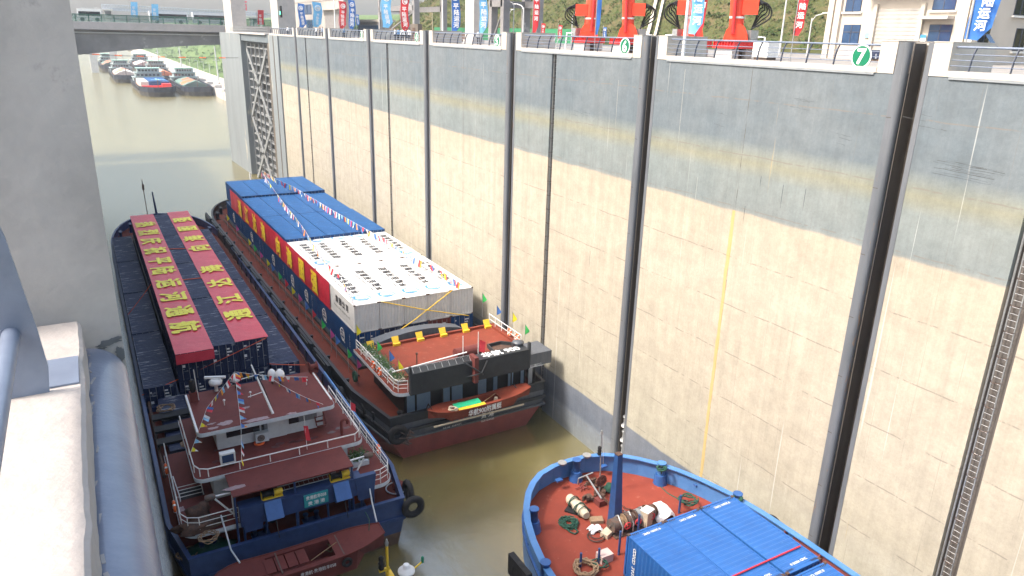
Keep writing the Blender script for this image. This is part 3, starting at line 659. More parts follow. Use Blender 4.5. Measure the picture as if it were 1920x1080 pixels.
# far truss bridge with gateway towers
FY = 620.0
fb = thing('far_bridge', 'distant pale bridge with long lattice girder and arched portal towers', 'bridge', (40, FY, -33))
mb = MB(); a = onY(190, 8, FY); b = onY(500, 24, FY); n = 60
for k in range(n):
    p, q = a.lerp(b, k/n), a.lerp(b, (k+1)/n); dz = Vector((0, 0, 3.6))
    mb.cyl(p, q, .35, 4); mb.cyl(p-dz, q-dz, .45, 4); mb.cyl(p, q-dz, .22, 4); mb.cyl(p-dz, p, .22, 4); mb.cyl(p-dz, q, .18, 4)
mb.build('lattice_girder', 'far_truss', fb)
MB().box(a.x, b.x+60, FY+1, FY+6, a.z-3.2, a.z-2.2).build('deck', 'far_truss', fb)
for px in (183, 462):
    c = onY(px, 30, FY); c.z = 0; w = 6.4 if px == 183 else 5
    for sx in (-1, 1): MB().box(c.x+sx*w-1.6-(.8), c.x+sx*w+2.2, FY-4, FY+4, -34, 8.5 if px == 183 else 7).build('tower_leg', 'far_wall', fb)
    mb = MB(); zt = 8.5 if px == 183 else 7
    arc = arc_pts((c.x, zt-3.4), w-1.2, 0, 180, 12)
    poly = [(c.x+w+2.2, zt), (c.x-w-2.2, zt), (c.x-w-2.2, zt-3.4)]+[(x, z) for x, z in arc[::-1]]+[(c.x+w+2.2, zt-3.4)]
    k = len(poly); mb.add([(x, y, z) for y in (FY-4, FY+4) for x, z in poly], [list(range(k)), list(range(k, 2*k))[::-1]]+[(i, (i+1) % k, k+(i+1) % k, k+i) for i in range(k)])
    mb.box(c.x-w-3.4, c.x+w+3.4, FY-5, FY+5, zt, zt+1.2); mb.build('portal', 'far_wall', fb)
for k, (px, s_) in enumerate(((447, '大吉'),)):
    t = thing('rooftop_letters', 'large red rooftop letters seen beyond the road bridge between the gate columns', 'sign', onY(px, 6, FY-10))
    text_obj('lettering', s_, 11, 'mark_red', t, onY(px, 5, FY-10), (1, 0, 0), (0, 0, 1), bold=.02, sx=.6, th=.3)
# ================================================================== LAMPS AND MASTS OF THE QUAY
def quay_mast(px, pyt, pyb, lab):
    b = onZ(px[1], pyb, -28.1); h = onY(px[0], pyt, b.y).z
    t = thing('lamp_mast', lab, 'lamp post', b, 'white lamp masts along the quay path')
    MB().cyl(b, (b.x-.5, b.y, h), .42, 8, .26).build('pole', 'lamp_grey', t)
    MB().cbox((b.x-.4, b.y, b.z+(h-b.z)*.64), 3.2, .5, .3).build('bracket', 'lamp_grey', t)
    MB().cyl((b.x, b.y, b.z), (b.x, b.y, b.z+.8), .7, 8).build('base', 'plinth', t)
quay_mast((296, 345-210), 90, 116, 'x') if False else None
quay_mast((297, 298), 90, 114, 'farthest white mast on the pale quay path')
quay_mast((338, 342), 89, 134, 'middle white mast on the pale quay path')
quay_mast((405, 411), 87, 158, 'nearest tall white mast on the quay path beside the gate')
for k, px in enumerate((357, 383, 394, 274, 283, 313, 372)):
    b = onZ(px, 140-.35*(394-px)*.7, -27.9); t = thing('street_lamp', 'small pale street lamp on the green canal bank, %s in the row' % ORD[k], 'lamp post', b, 'small street lamps on the canal bank')
    MB().cyl(b, b+Vector((0, 0, 7)), .12, 5).build('pole', 'lamp_grey', t); MB().cbox(b+Vector((-.8, 0, 7)), 1.8, .25, .15).build('arm', 'lamp_grey', t)
# ================================================================== CONTAINERS
def corr(mb, p, u, v, nrm, L_, H_, pitch=.28, depth=.035):
    """corrugated sheet: origin p, runs along u for L_, up along v for H_, ribs point to nrm"""
    p, u, v, nrm = map(Vector, (p, u, v, nrm)); n = max(2, int(L_/pitch)); st = L_/n; prof = []
    for i in range(n):
        a = i*st; prof += [(a, 0), (a+st*.3, 0), (a+st*.5, depth), (a+st*.8, depth)]
    prof.append((L_, 0)); k = len(prof)
    vs = [p+u*a+nrm*d for a, d in prof]+[p+u*a+nrm*d+v*H_ for a, d in prof]
    f = [(i, i+1, k+i+1, k+i) for i in range(k-1)]
    if u.cross(v).dot(nrm) < 0: f = [q[::-1] for q in f]
    return mb.add(vs, f)
def container(label, c, L_, m, group, roof='corr', roofm=None, H_=2.72, W_=2.44, doors=True, name='shipping_container'):
    """c = centre of the bottom; doors at the -Y end"""
    x, y, z = c; t = thing(name, label, 'container', c, group); x0, x1, y0, y1 = x-W_/2, x+W_/2, y-L_/2, y+L_/2; z1 = z+H_
    mb = MB(); q = .05
    for xx in (x0, x1-.12):
        for yy in (y0, y1-.12): mb.box(xx, xx+.12, yy, yy+.12, z, z1-.02)
    for xx in (x0+.004, x1-.084):
        mb.box(xx, xx+.08, y0+.12, y1-.12, z+.004, z+.15); mb.box(xx, xx+.08, y0+.12, y1-.12, z1-.12, z1-.03)
    for yy in (y0+.004, y1-.104): mb.box(x0+.12, x1-.12, yy, yy+.10, z+.004, z+.15); mb.box(x0+.12, x1-.12, yy, yy+.10, z1-.14, z1-.03)
    frame_mb = mb
    mb = MB()
    for xx, nr in ((x0+q, (-1, 0, 0)), (x1-q, (1, 0, 0))): corr(mb, (xx, y0+.12, z+.15), (0, 1, 0), (0, 0, 1), nr, L_-.24, H_-.27)
    corr(mb, (x0+.12, y1-q-.02, z+.15), (1, 0, 0), (0, 0, 1), (0, 1, 0), W_-.24, H_-.29)
    if not doors: corr(mb, (x0+.12, y0+q+.02, z+.15), (1, 0, 0), (0, 0, 1), (0, -1, 0), W_-.24, H_-.29)
    mb.build('wall_panels', m, t)
    mb = MB()
    if roof == 'corr': corr(mb, (x0+.08, y0+.10, z1-.065), (0, 1, 0), (1, 0, 0), (0, 0, 1), L_-.2, W_-.16, .30, .03)
    else:
        n = 14; rs = random.Random(int(x*31+y*7)); vs = []
        for i in range(n+1):
            for j in range(5): vs.append((x0+.02+(W_-.04)*j/4, y0+.02+(L_-.04)*i/n, z1-.015+(.0 if j in (0, 4) else rs.uniform(-.010, .014))))
        mb.add(vs, [(5*i+j, 5*i+j+1, 5*i+6+j, 5*i+5+j) for i in range(n) for j in range(4)], True)
    mb.build('roof', roofm or m, t)
    MB().box(x0+.1, x1-.1, y0+.14, y1-.14, z+.1, z+.14).build('floor', 'gasket', t)
    cb = MB() if m in ('bright_blue', 'white_container') else frame_mb
    for xx in (x0-.006, x1-.154):
        for yy in (y0-.006, y1-.154):
            for zz in (z-.004, z1-.10): cb.box(xx, xx+.16, yy, yy+.16, zz, zz+.106)
    if cb is not frame_mb: cb.build('corner_castings', 'rust', t)
    frame_mb.build('frame', m, t)
    if doors:
        for s_ in (0, 1):
            a = x0+.13+s_*(W_/2-.13); b = a+W_/2-.15
            d = MB().box(a, b, y0+.03, y0+.07, z+.16, z1-.15).build('door', m, t)
            rb = MB()
            for fx in (.26, .74):
                xx = a+(b-a)*fx; rb.cyl((xx, y0+.0, z+.08), (xx, y0+.0, z1-.08), .022, 5)
                rb.box(xx-.02, xx+.16, y0-.012, y0+.016, z+1.05, z+1.09)
            rb.build('lock_rods', 'galv', d)
            mk = MB()
            rs = random.Random(int(x*17+s_))
            for r_ in range(3 if s_ else 1): mk.box(a+(b-a)*.30, a+(b-a)*(.30+.35*rs.random()+.1), y0+.024, y0+.029, z1-.55-.28*r_, z1-.42-.28*r_)
            if s_ == 0: mk.box(a+.3, a+.52, y0+.024, y0+.029, z+1.2, z+1.45)
            mk.build('markings', 'mark_white', d)
    return t
THM = R(.77); PIV = Vector((25.8, 63, 0)); MID = []
def unmid(v): q = Matrix.Rotation(-THM, 3, 'Z') @ (Vector(v)-PIV)+PIV; return q
def midfix():
    for o in MID: o.location = Matrix.Rotation(THM, 3, 'Z') @ (o.location-PIV)+PIV; o.rotation_euler.z = THM
# ------------------------------------------------ banner cloth helper
def cloth(name, P, U, V, nu, nv, amp, m, parent, seed=0, th=0):
    P, U, V = Vector(P), Vector(U), Vector(V); nr = U.cross(V).normalized(); vs = []
    for i in range(nu+1):
        for j in range(nv+1):
            a, b = i/nu, j/nv; q = P+U*a+V*b
            w = noise.noise(q*.8+Vector((seed, 0, 0)))*amp+abs(noise.noise(q*2.3+Vector((0, seed, 0))))*amp*.6
            vs.append(q+nr*w)
    n1 = nv+1
    return MB().add(vs, [(i*n1+j, (i+1)*n1+j, (i+1)*n1+j+1, i*n1+j+1) for i in range(nu) for j in range(nv)], True).build(name, m, parent)
# ================================================================== SHIP PARTS
def hull_poly(xc, hb, ys, yb, bl, sx, sl=5.0, ex=2.2, n=14):
    """outline ccw from stern left: full beam hb, stern half width sx at ys, bow tip at yb with bow length bl"""
    Rt = [(xc+sx, ys), (xc+hb, ys+sl)]+[(xc+hb*(1-(i/n)**ex)**(1/ex), yb-bl+bl*(i/n)) for i in range(n+1)]
    Lt = [(2*xc-x, y) for x, y in Rt[::-1]][1:]
    return Rt+Lt
def shrink(P, xc, yc, kx, ky): return [(xc+(x-xc)*kx, yc+(y-yc)*ky) for x, y in P]
def guard(name, pts, h, m, parent, rails=3, step=1.5, r=.022, closed=False):
    """railing with posts along base points"""
    mb = MB(); P = [Vector(p) for p in pts]+([Vector(pts[0])] if closed else [])
    for k in range(1, rails+1): mb.tube([p+Vector((0, 0, h*k/rails)) for p in P], r if k < rails else r*1.35, 6)
    for a, b in zip(P, P[1:]):
        n = max(1, round((b-a).length/step))
        for i in range(n): q = a.lerp(b, i/n); mb.cyl(q, q+Vector((0, 0, h)), r*1.2, 6)
    mb.cyl(P[-1], P[-1]+Vector((0, 0, h)), r*1.2, 6); return mb.build(name, m, parent)
def lifebuoy(c, axis, parent, name='lifebuoy'):
    o = MB().torus(c, .30, .085, axis, 18, 8).build(name, 'orange', parent)
    mb = MB()
    for a in (45, 135, 225, 315):
        ca, sa = math.cos(R(a))*.3, math.sin(R(a))*.3; p = {'X': (0, ca, sa), 'Y': (ca, 0, sa), 'Z': (ca, sa, 0)}[axis]
        mb.blob(Vector(c)+Vector(p), .1, .1, .1, 1, 0, 8, 5)
    mb.build('band', 'mark_white', o); return o
def tyre(c, axis, parent, Rr=.48, r=.17): return MB().torus(c, Rr, r, axis, 20, 8).torus(c, Rr*.72, r*.55, axis, 16, 6).build('tyre_fender', 'tyre', parent)
def bollard_pair(c, parent, m='hull_black', h=.55, r=.16, axis='Y', gap=.7):
    x, y, z = c; mb = MB(); mb.box(x-.3, x+.3, y-gap*.8, y+gap*.8, z, z+.06) if axis == 'Y' else mb.box(x-gap*.8, x+gap*.8, y-.3, y+.3, z, z+.06)
    for s_ in (-.5, .5):
        q = (x, y+s_*gap, z) if axis == 'Y' else (x+s_*gap, y, z); mb.lathe(q, [(r, .05), (r, h), (r*1.25, h+.02), (r*1.25, h+.08)], 12)
    return mb.build('bollards', m, parent)
def pennants(label, paths, ppm, group, name='bunting', size=.42, seed=0, tri=True):
    rs = random.Random(seed); t = thing(name, label, 'bunting', paths[0][0], group)
    cols = ['p_red', 'p_yellow', 'p_blue', 'p_white', 'p_white', 'p_orange', 'p_sky', 'p_red', 'p_blue']
    for pts in paths:
        MB().tube(pts, .012, 4).build('line', 'mark_white', t)
        seg = [(Vector(a), Vector(b)) for a, b in zip(pts, pts[1:])]; tot = sum((b-a).length for a, b in seg); n = int(tot*ppm)
        for i in range(n):
            d = (i+.5)/n*tot
            for a, b in seg:
                if d <= (b-a).length: break
                d -= (b-a).length
            u = (b-a).normalized(); p = a+u*d; sw = Vector((rs.uniform(-.35, .35), rs.uniform(-.35, .35), 0))
            dn = (Vector((0, 0, -1))+sw).normalized()
            if abs(u.z) > .8: dn = (Vector((.9, -.3, -.4))+sw).normalized()
            w = size*.36; h = size; c1, c2 = rs.sample(cols, 2); side = u*w
            kind = rs.random()
            mid = p+dn*h*.5+u.cross(dn)*.05
            if kind < .5:
                mb = MB().add([p-side, p+side, p+dn*h*.55+side*.45+u.cross(dn)*.04, p+dn*h*.55-side*.45+u.cross(dn)*.04], [(0, 1, 2, 3)]); o = mb.build('pennant', c1, t)
                MB().add([p+dn*h*.55-side*.45+u.cross(dn)*.04, p+dn*h*.55+side*.45+u.cross(dn)*.04, p+dn*h*1.05], [(0, 1, 2)]).build('tip', c2, o)
            else:
                mb = MB().add([p-side, p, p+dn*h*.9+u.cross(dn)*.06, p-side+dn*h*.9], [(0, 1, 2, 3)]); o = mb.build('pennant', c1, t)
                MB().add([p, p+side, p+side+dn*h*.9+u.cross(dn)*.03, p+dn*h*.9+u.cross(dn)*.06], [(0, 1, 2, 3)]).build('stripe', c2, o)
    return t
def coil(c, Rr, n, r, m, label, name='rope_coil', seed=0, parent=None, squash=1.0, cat='rope'):
    rs = random.Random(seed); pts = []; c = Vector(c)
    for i in range(n*14):
        a = 2*math.pi*i/14; q = Rr*((.25 if n > 5 else .55)+(.75 if n > 5 else .45)*abs(math.sin(i*.61+seed)))*rs.uniform(.9, 1.08)
        pts.append(c+Vector((q*math.cos(a), q*math.sin(a)*squash, .03+rs.uniform(0, .05)+.16*i/(n*14))))
    o = MB().tube(pts, r, 5).build(name, m, parent)
    if label: rebase(o, c); tag(o, label, cat)
    return o
def small_boat(name, label, x0, x1, y, zt, hw, depth, m, group=None):
    """open service boat lying along X, deck at zt"""
    t = thing(name, label, 'boat', ((x0+x1)/2, y, zt-depth), group); L_ = x1-x0; st = 16
    def half(s): return hw*(min(1, (s/.16))**.55 if s < .16 else 1-.55*max(0, (s-.72)/.28)**2.2)
    def top(s): return zt+.28*(abs(s-.45)/.55)**2*1.2
    L = [(x0+L_*i/st, half(i/st), top(i/st)) for i in range(st+1)]
    vs = []; 
    for i, (x, h, z) in enumerate(L):
        s_ = i/st; k = .62*(1 if .12 < s_ < .85 else .6); zb = zt-depth*(1 if .14 < s_ < .86 else .55)
        vs += [(x, y-h, z), (x, y-h*k, zb), (x, y+h*k, zb), (x, y+h, z)]
    fs = [(4*i+j, 4*i+4+j, 4*i+5+j, 4*i+1+j) for i in range(st) for j in range(3)]+[(0, 1, 2, 3), (4*st+3, 4*st+2, 4*st+1, 4*st)]
    MB().add(vs, fs).build('hull', m, t)
    mb = MB(); a, b = int(st*.34), int(st*.70)
    for i in range(st):
        (xa, ha, za), (xb, hb_, zb) = L[i], L[i+1]
        if a <= i < b:
            mb.add([(xa, y-ha, za), (xb, y-hb_, zb), (xb, y-hb_*.72, zb+.02), (xa, y-ha*.72, za+.02)], [(0, 1, 2, 3)]); mb.add([(xa, y+ha*.72, za+.02), (xb, y+hb_*.72, zb+.02), (xb, y+hb_, zb), (xa, y+ha, za)], [(0, 1, 2, 3)])
        else: mb.add([(xa, y-ha, za), (xb, y-hb_, zb), (xb, y+hb_, zb), (xa, y+ha, za)], [(0, 1, 2, 3)])
    mb.build('deck', m, t)
    xa, xb = L[a][0], L[b][0]; q = hw*.70
    mb = MB(); mb.box(xa, xb, y-q, y+q, zt-depth*.8, zt-depth*.75); mb.box(xa-.03, xa, y-q, y+q, zt-depth*.8, zt+.05); mb.box(xb, xb+.03, y-q, y+q, zt-depth*.8, zt+.05)
    mb.box(xa, xb, y-q-.03, y-q, zt-depth*.8, zt+.06); mb.box(xa, xb, y+q, y+q+.03, zt-depth*.8, zt+.06); mb.build('well', m, t)
    MB().tube([(x, y-h-.02, z+.02) for x, h, z in L]+[(x, y+h+.02, z+.02) for x, h, z in L[::-1]]+[(L[0][0], y-L[0][1]-.02, L[0][2]+.02)], .045, 6).build('gunwale', m, t)
    return t, L
# ================================================================== LEFT SHIP (in the shade of the near wall)
LS = thing('container_ship', 'container ship in the shade with red banners on navy containers and maroon deckhouse', 'ship', (8.5, 85, -33), None)
P = hull_poly(8.45, 7.35, 39.6, 131.5, 20, 6.6, 4)
Pw = shrink(P, 8.45, 85, .93, .985)
zd = -30.3; zt = -29.2
MB().loft(Pw, -34, shrink(P, 8.45, 85, .975, .995), -31.9, cap=False).build('lower_hull', 'hull_brown', LS)
MB().loft(shrink(P, 8.45, 85, .975, .995), -31.9, P, -30.6, cap=False).build('upper_hull', 'hull_blue', LS)
MB().ring(P, offset_poly(P, .14), -30.6, zt).build('bulwark', 'hull_blue', LS)
MB().ring(offset_poly(P, -.10), offset_poly(P, .03), -30.75, -30.5).ring(offset_poly(P, -.06), offset_poly(P, .2), zt, zt+.09).build('rub_rail', 'hull_blue', LS)
Pi = offset_poly(P, .14)
MB().add([(x, y, zd) for x, y in Pi], [list(range(len(Pi)))]).build('deck', 'walk_red', LS)
MB().box(1.15, 14.15, 61.8, 114.8, zd, -30.9+.35).box(1.1, 14.2, 61.8, 114.8, zd, zd+.4).build('hatch_coaming', 'hull_blue', LS)
for i in range(26):
    y = 46+i*2.9
    if y < 118: MB().box(15.50, 15.62, y-.05, y+.05, zd, zt).build('stanchion', 'hull_black', LS)
MB().cyl((15.1, 64, -29.5), (15.1, 112, -29.5), .05, 6).cyl((1.55, 50, -29.55), (1.55, 116, -29.55), .13, 8).build('deck_pipe', 'rust', LS)
for x, y in ((4.2, 125), (12.8, 124.2), (2.6, 120.5), (14.6, 118)): bollard_pair((x, y, zd), LS, 'hull_blue', 1.25, .2)
for (x, y) in ((16.0, 41.2), (15.95, 54.5)): tyre((x, y, -29.9), 'X', LS, .62, .2)
tyre((15.6, 39.35, -29.9), 'Y', LS, .60, .22)
# blue side tube along the ship's right edge
MB().cyl((15.75, 46, zt+.12), (15.75, 60.5, zt+.12), .11, 8).build('side_tube', 'bow_blue', LS)
# bow gear
mw = MB(); mw.lathe((3.0, 118.7, zd+.55), [(.45, -.9), (.45, -.85), (.25, -.8), (.25, .8), (.45, .85), (.45, .9)], 12, 'X'); mw.box(1.9, 4.2, 118.1, 119.3, zd, zd+.3); mw.build('bow_winch', 'machine', LS)
MB().cyl((8.3, 127.5, zd), (8.0, 127.5, zd+5.5), .22, 8, .1).build('bow_mast', 'hull_blue', LS)
MB().cyl((7.0, 128.2, zd), (6.8, 128.2, zd+7.4), .06, 5).cbox((6.85, 128.2, zd+6.2), .3, .3, .9).build('anchor_light_mast', 'machine', LS)
MB().blob((11.6, 120, zd+.3), 1.6, 1.2, .35, 3, .3).build('rope_heap', 'machine', LS)
# containers
CL = 12.85; zt2 = -25.5; H = 2.72
rowY = [62.15+6.45+13.1*k for k in range(4)]
colC = [5.22, 7.70, 10.18]; rn = ['nearest the deckhouse', 'second from the deckhouse', 'third from the deckhouse', 'at the bow end']
for k, y in enumerate(rowY):
    for j, x in enumerate(colC):
        container('navy container of the raised centre stack %s, %s' % (rn[k], ['under the left red banner', 'bare between the two banners', 'under the right red banner'][j]), (x, y, zt2-H), CL, 'navy_container', 'navy containers of the raised centre stack')
    container('low navy container left of the banners, %s' % rn[k], (2.53, y, zt2-2*H-.03), CL, 'navy_container', 'low navy side containers')
    container('low navy container right of the banners beside the red walkway, %s' % rn[k], (12.78, y, zt2-2*H-.03), CL, 'navy_container', 'low navy side containers')
for j, x in enumerate(colC):
    container('lower navy container under the centre stack facing the deckhouse, %s' % ['left', 'middle', 'right'][j], (x, rowY[0], zt2-2*H-.03), CL, 'navy_container', 'navy containers under the centre stack')
MB().box(3.9, 11.6, 75.2, 114.6, -30.9, zt2-H-.06).build('hold_cover', 'hull_black', LS)
# hatch covers near the house
hb_ = MB(); hb_.box(2.2, 13.6, 52.5, 61.6, zd, -29.1); hb_.build('hatch_cover', 'navy_container', LS)
for k, y in enumerate((53.5, 55.3, 57.1)):
    o = MB().box(1.5, 4.4, y, y+.9, -29.08+.12*k, -28.9+.12*k).build('folded_tarpaulin', 'gasket', None); rebase(o, (3, y, -29.1)); tag(o, 'folded black tarpaulin roll lying beside the navy hatch, %s from the containers' % ORD[2-k], 'tarpaulin', 'folded tarpaulins by the hatch')
for k, (x, y) in enumerate(((2.6, 58.6), (3.6, 52.2), (8.1, 60.4))):
    coil((x, y, -28.7 if k < 2 else -29.05), .7, 3, .05, 'rope_tan', 'tan straw rope heap on the navy hatch cover, %s' % ['left by the containers', 'by the bridge rail', 'under the container doors'][k], seed=k)
# red banners
xa = [(3.95, 6.95), (8.75, 11.55)]
b1 = thing('banner', 'left red cloth banner with ten large yellow characters on the navy containers', 'banner', (5.4, 88, zt2), 'red roof banners')
cloth('cloth', (3.95, 61.5, zt2+.05), (2.98, 0, 0), (0, 53.0, 0), 10, 120, .05, 'banner_red', b1, 1)
mb = cloth('front_flap', (3.95, 61.45, zt2-.85), (2.98, 0, 0), (0, 0, .88), 8, 6, .05, 'banner_red', b1, 5)
b2 = thing('banner', 'right red cloth banner with eight large yellow characters on the navy containers', 'banner', (10.1, 88, zt2), 'red roof banners')
cloth('cloth', (8.75, 62.1, zt2+.05), (2.75, 0, 0), (0, 52.6, 0), 10, 120, .05, 'banner_red', b2, 9)
def ctr(px, py): return onZ(px, py, zt2+.14)
def row_text(s, pts, banner, xd, yd, size, xc):
    for ch, (px, py) in zip(s, pts):
        q = ctr(px, py); text_obj('character', ch, size, 'banner_yellow', banner, (xc, q.y, zt2+.15), xd, yd, bold=.035, sx=1.08, sy=1.0, th=.01)
LP = [(270, 421), (276, 436), (281, 452), (288, 470), (297, 489), (306, 507), (314, 531), (324, 556), (336, 583), (350, 612)]
row_text('热烈庆祝平陆运河通航', LP, b1, (0, -1, 0), (1, 0, 0), 2.55, 5.45)
RP = [(448, 589), (431, 560), (412, 530), (396, 504), (364, 466), (351, 448), (344, 429), (340, 412)]
row_text('通江达海向海图强', RP, b2, (0, 1, 0), (-1, 0, 0), 2.5, 10.15)
# lashings
for k, (lab, A, B, sg) in enumerate((('orange rope slanting from the containers down to the left rail', onZ(500, 633, zt2+.05), onZ(266, 741, -28.9), .1),
        ('thin orange rope across the low container roofs on the left', onZ(283, 533, zt2), onZ(240, 590, -28.3), .05),
        ('orange rope running low across the container doors to the walkway', onZ(432, 672, -27.5), onZ(572, 684, -28.2), .2),
        ('thin red line between the two banners by the bow', onZ(312, 467, zt2+.03), onZ(348, 466, zt2+.03), 0),
        ('thin red line between the two banners amidships', onZ(340, 525, zt2+.03), onZ(378, 521, zt2+.03), 0))):
    o = MB().tube(sag(A, B, sg), .035 if k < 3 else .05, 5).build('lashing_rope', 'rope_orange'); rebase(o, A); tag(o, lab, 'rope')
# deckhouse -----------------------------------------------------------
d1, d2, d3 = -28.2, -26.0, -24.0
def deck_slab(name, x0, x1, y0, y1, z, m, edge, parent, r=.8, th=.26):
    poly = arc_pts((x1-r, y0+r), r, -90, 0, 5)+[(x1, y1)]+[(x0, y1)]+arc_pts((x0+r, y0+r), r, 180, 270, 5)
    o = MB().prism(offset_poly(poly, .03), z-.02, z+.012).build(name, m, parent)
    MB().prism(poly, z-th, z-.004).build(name+'_edge', edge, parent); return poly
pl1 = deck_slab('cabin_deck', 1.7, 14.75, 40.4, 50.5, d1, 'deck_maroon', 'cabin_white', LS, 1.0)
pl2 = deck_slab('bridge_deck', 2.9, 13.5, 42.6, 51.0, d2, 'deck_maroon', 'cabin_white', LS, .6)
pl3 = deck_slab('wheelhouse_roof', 3.5, 12.25, 44.6, 50.6, d3, 'deck_maroon', 'cabin_white', LS, .4)
def cabin(x0, x1, y0, y1, z0, z1, wins, parent, m='cabin_white'):
    c = MB().box(x0, x1, y0, y1, z0, z1).build('cabin', m, parent)
    for (a, b, za, zb, mm) in wins:
        w = MB().box(a-.06, b+.06, y0-.03, y0-.005, za-.06, zb+.06).build('window', 'cabin_white', c)
        MB().box(a, b, y0-.045, y0-.032, za, zb).build('pane', mm, w)
        if mm == 'curtain': MB().box(a, a+(b-a)*.35, y0-.055, y0-.046, za, zb).build('open_sash', 'glass_dark', w)
    return c
cabin(4.7, 11.6, 45.7, 50.2, d2, d3-.27, [(5.3, 7.4, d2+.75, d3-.45, 'glass_dark'), (7.5, 8.0, d2+.75, d3-.45, 'curtain'), (9.3, 11.2, d2+.75, d3-.45, 'curtain')], LS)
cabin(4.0, 12.6, 43.6, 50.2, d1, d2-.27, [], LS)
cabin(3.5, 13.0, 42.9, 50.0, zd, d1-.27, [(3.9+2.1*i, 5.2+2.1*i, zd+.75, zd+1.4, 'glass_dark') for i in range(4)], LS)
MB().box(7.9, 9.1, 45.62, 45.68, d2+.02, d3-.4).build('door', 'cabin_white', LS)
guard('cabin_deck_rail', [(1.8, 50.3, d1), (1.8, 41.4, d1), (2.1, 40.8, d1), (2.7, 40.5, d1), (4.9, 40.5, d1)], 1.05, 'white_paint', LS)
guard('cabin_deck_rail', [(11.6, 40.5, d1), (13.8, 40.5, d1), (14.4, 40.8, d1), (14.65, 41.4, d1), (14.65, 53, d1)], 1.05, 'white_paint', LS)
guard('bridge_deck_rail', [(3.0, 50.5, d2), (3.0, 43.6, d2), (3.25, 43.0, d2), (3.7, 42.75, d2), (12.9, 42.75, d2), (13.3, 43.1, d2), (13.4, 50.5, d2)], .55, 'white_paint', LS, 1, 2.0, .03)
MB().box(3.5, 3.62, 44.8, 50.4, d3+.014, d3+.10).build('roof_kerb', 'white_paint', LS); MB().box(12.15, 12.26, 45.4, 50.2, d3+.014, d3+.08).build('roof_kerb', 'white_paint', LS)
# awning, blue davit beam with name board
MB().box(4.6, 11.9, 40.0, 42.7, d2-.10, d2-.03).build('awning', 'deck_maroon', LS)
for x in (4.7, 8.2, 11.8): MB().cyl((x, 40.1, zd), (x, 40.1, d2-.1), .07, 6).build('awning_post', 'hull_blue', LS)
bm = MB(); bm.box(4.9, 12.4, 39.5, 39.75, -28.9, -27.75); bm.box(4.9, 12.4, 39.5, 40.4, -27.75, -27.65); bm.build('davit_beam', 'hull_blue', LS)
for x in (5.6, 12.6):
    MB().add([(x-.7, 39.45, -27.6), (x+.7, 39.45, -27.6), (x+.5, 39.45, -29.3), (x-.5, 39.45, -29.3), (x-.7, 39.8, -27.6), (x+.7, 39.8, -27.6), (x+.5, 39.8, -29.3), (x-.5, 39.8, -29.3)], [(0, 3, 2, 1), (4, 5, 6, 7), (0, 1, 5, 4), (1, 2, 6, 5), (2, 3, 7, 6), (3, 0, 4, 7)]).build('davit_bracket', 'hull_blue', LS)
for i, x in enumerate((6.8, 11.0)):
    w_ = MB(); w_.add([(x-.5, 38.8, -28.5), (x+.5, 38.8, -28.5), (x+.5, 39.5, -27.6), (x-.5, 39.5, -27.6), (x-.5, 39.2, -28.8), (x+.5, 39.2, -28.8), (x+.5, 39.7, -27.8), (x-.5, 39.7, -27.8)], [(0, 1, 2, 3), (7, 6, 5, 4), (0, 4, 5, 1), (1, 5, 6, 2), (3, 2, 6, 7), (0, 3, 7, 4)]); w_.build('davit_head', 'bow_blue_dark', LS)
    MB().cyl((x, 38.9, -28.6), (x, 38.2, zd+.9), .03, 5).build('davit_fall', 'gasket', LS)
    t = thing('boat_winch', 'yellow boat winch on the blue davit beam, %s' % ['left one', 'right one beside the planter'][i], 'winch', (x, 39.9, -27.65), 'yellow boat winches')
    MB().lathe((x-.1, 39.95, -27.35), [(.26, -.42), (.26, -.36), (.17, -.34), (.17, .2), (.26, .22), (.26, .28)], 14, 'X').build('drum', 'gasket', t)
    MB().lathe((x+.42, 39.95, -27.35), [(.15, -.2), (.2, -.15), (.2, .25), (.12, .3)], 12, 'X').build('motor', 'yellow', t)
    MB().box(x-.55, x+.7, 39.75, 40.15, -27.65, -27.58).box(x-.56, x-.5, 39.8, 40.1, -27.62, -27.2).box(x+.2, x+.26, 39.8, 40.1, -27.62, -27.2).build('bracket', 'yellow', t)
for x in (5.1, 6.4, 8.3, 10.2, 11.6, 12.4, 13.2):
    MB().cyl((x, 39.9, zd-.68), (x, 39.9, -28.9), .075, 6).build('davit_leg', 'hull_blue', LS)
nb = MB().box(8.65, 10.15, 39.43, 39.49, -28.72, -27.85).build('name_board', 'p_boardgreen', LS)
text_obj('name', '贵港航丰058', .27, 'mark_white', nb, (9.4, 39.42, -28.07), (1, 0, 0), (0, 0, 1), .02, sx=.85, sy=1.1); text_obj('port', '贵 港 港', .30, 'mark_white', nb, (9.4, 39.42, -28.48), (1, 0, 0), (0, 0, 1), .02, sx=1.0)
ld = thing('aluminium_ladder', 'grey ladder lying level on top of the blue davit beam', 'ladder', (9, 40.25, -27.55))
mb = MB(); mb.cyl((7.3, 40.1, -27.5), (11.0, 40.1, -27.5), .03, 5).cyl((7.3, 40.45, -27.4), (11.0, 40.45, -27.4), .03, 5)
for i in range(12): mb.cyl((7.4+.3*i, 40.1, -27.5), (7.4+.3*i, 40.45, -27.4), .015, 4)
mb.build('rails_and_rungs', 'galv', ld)
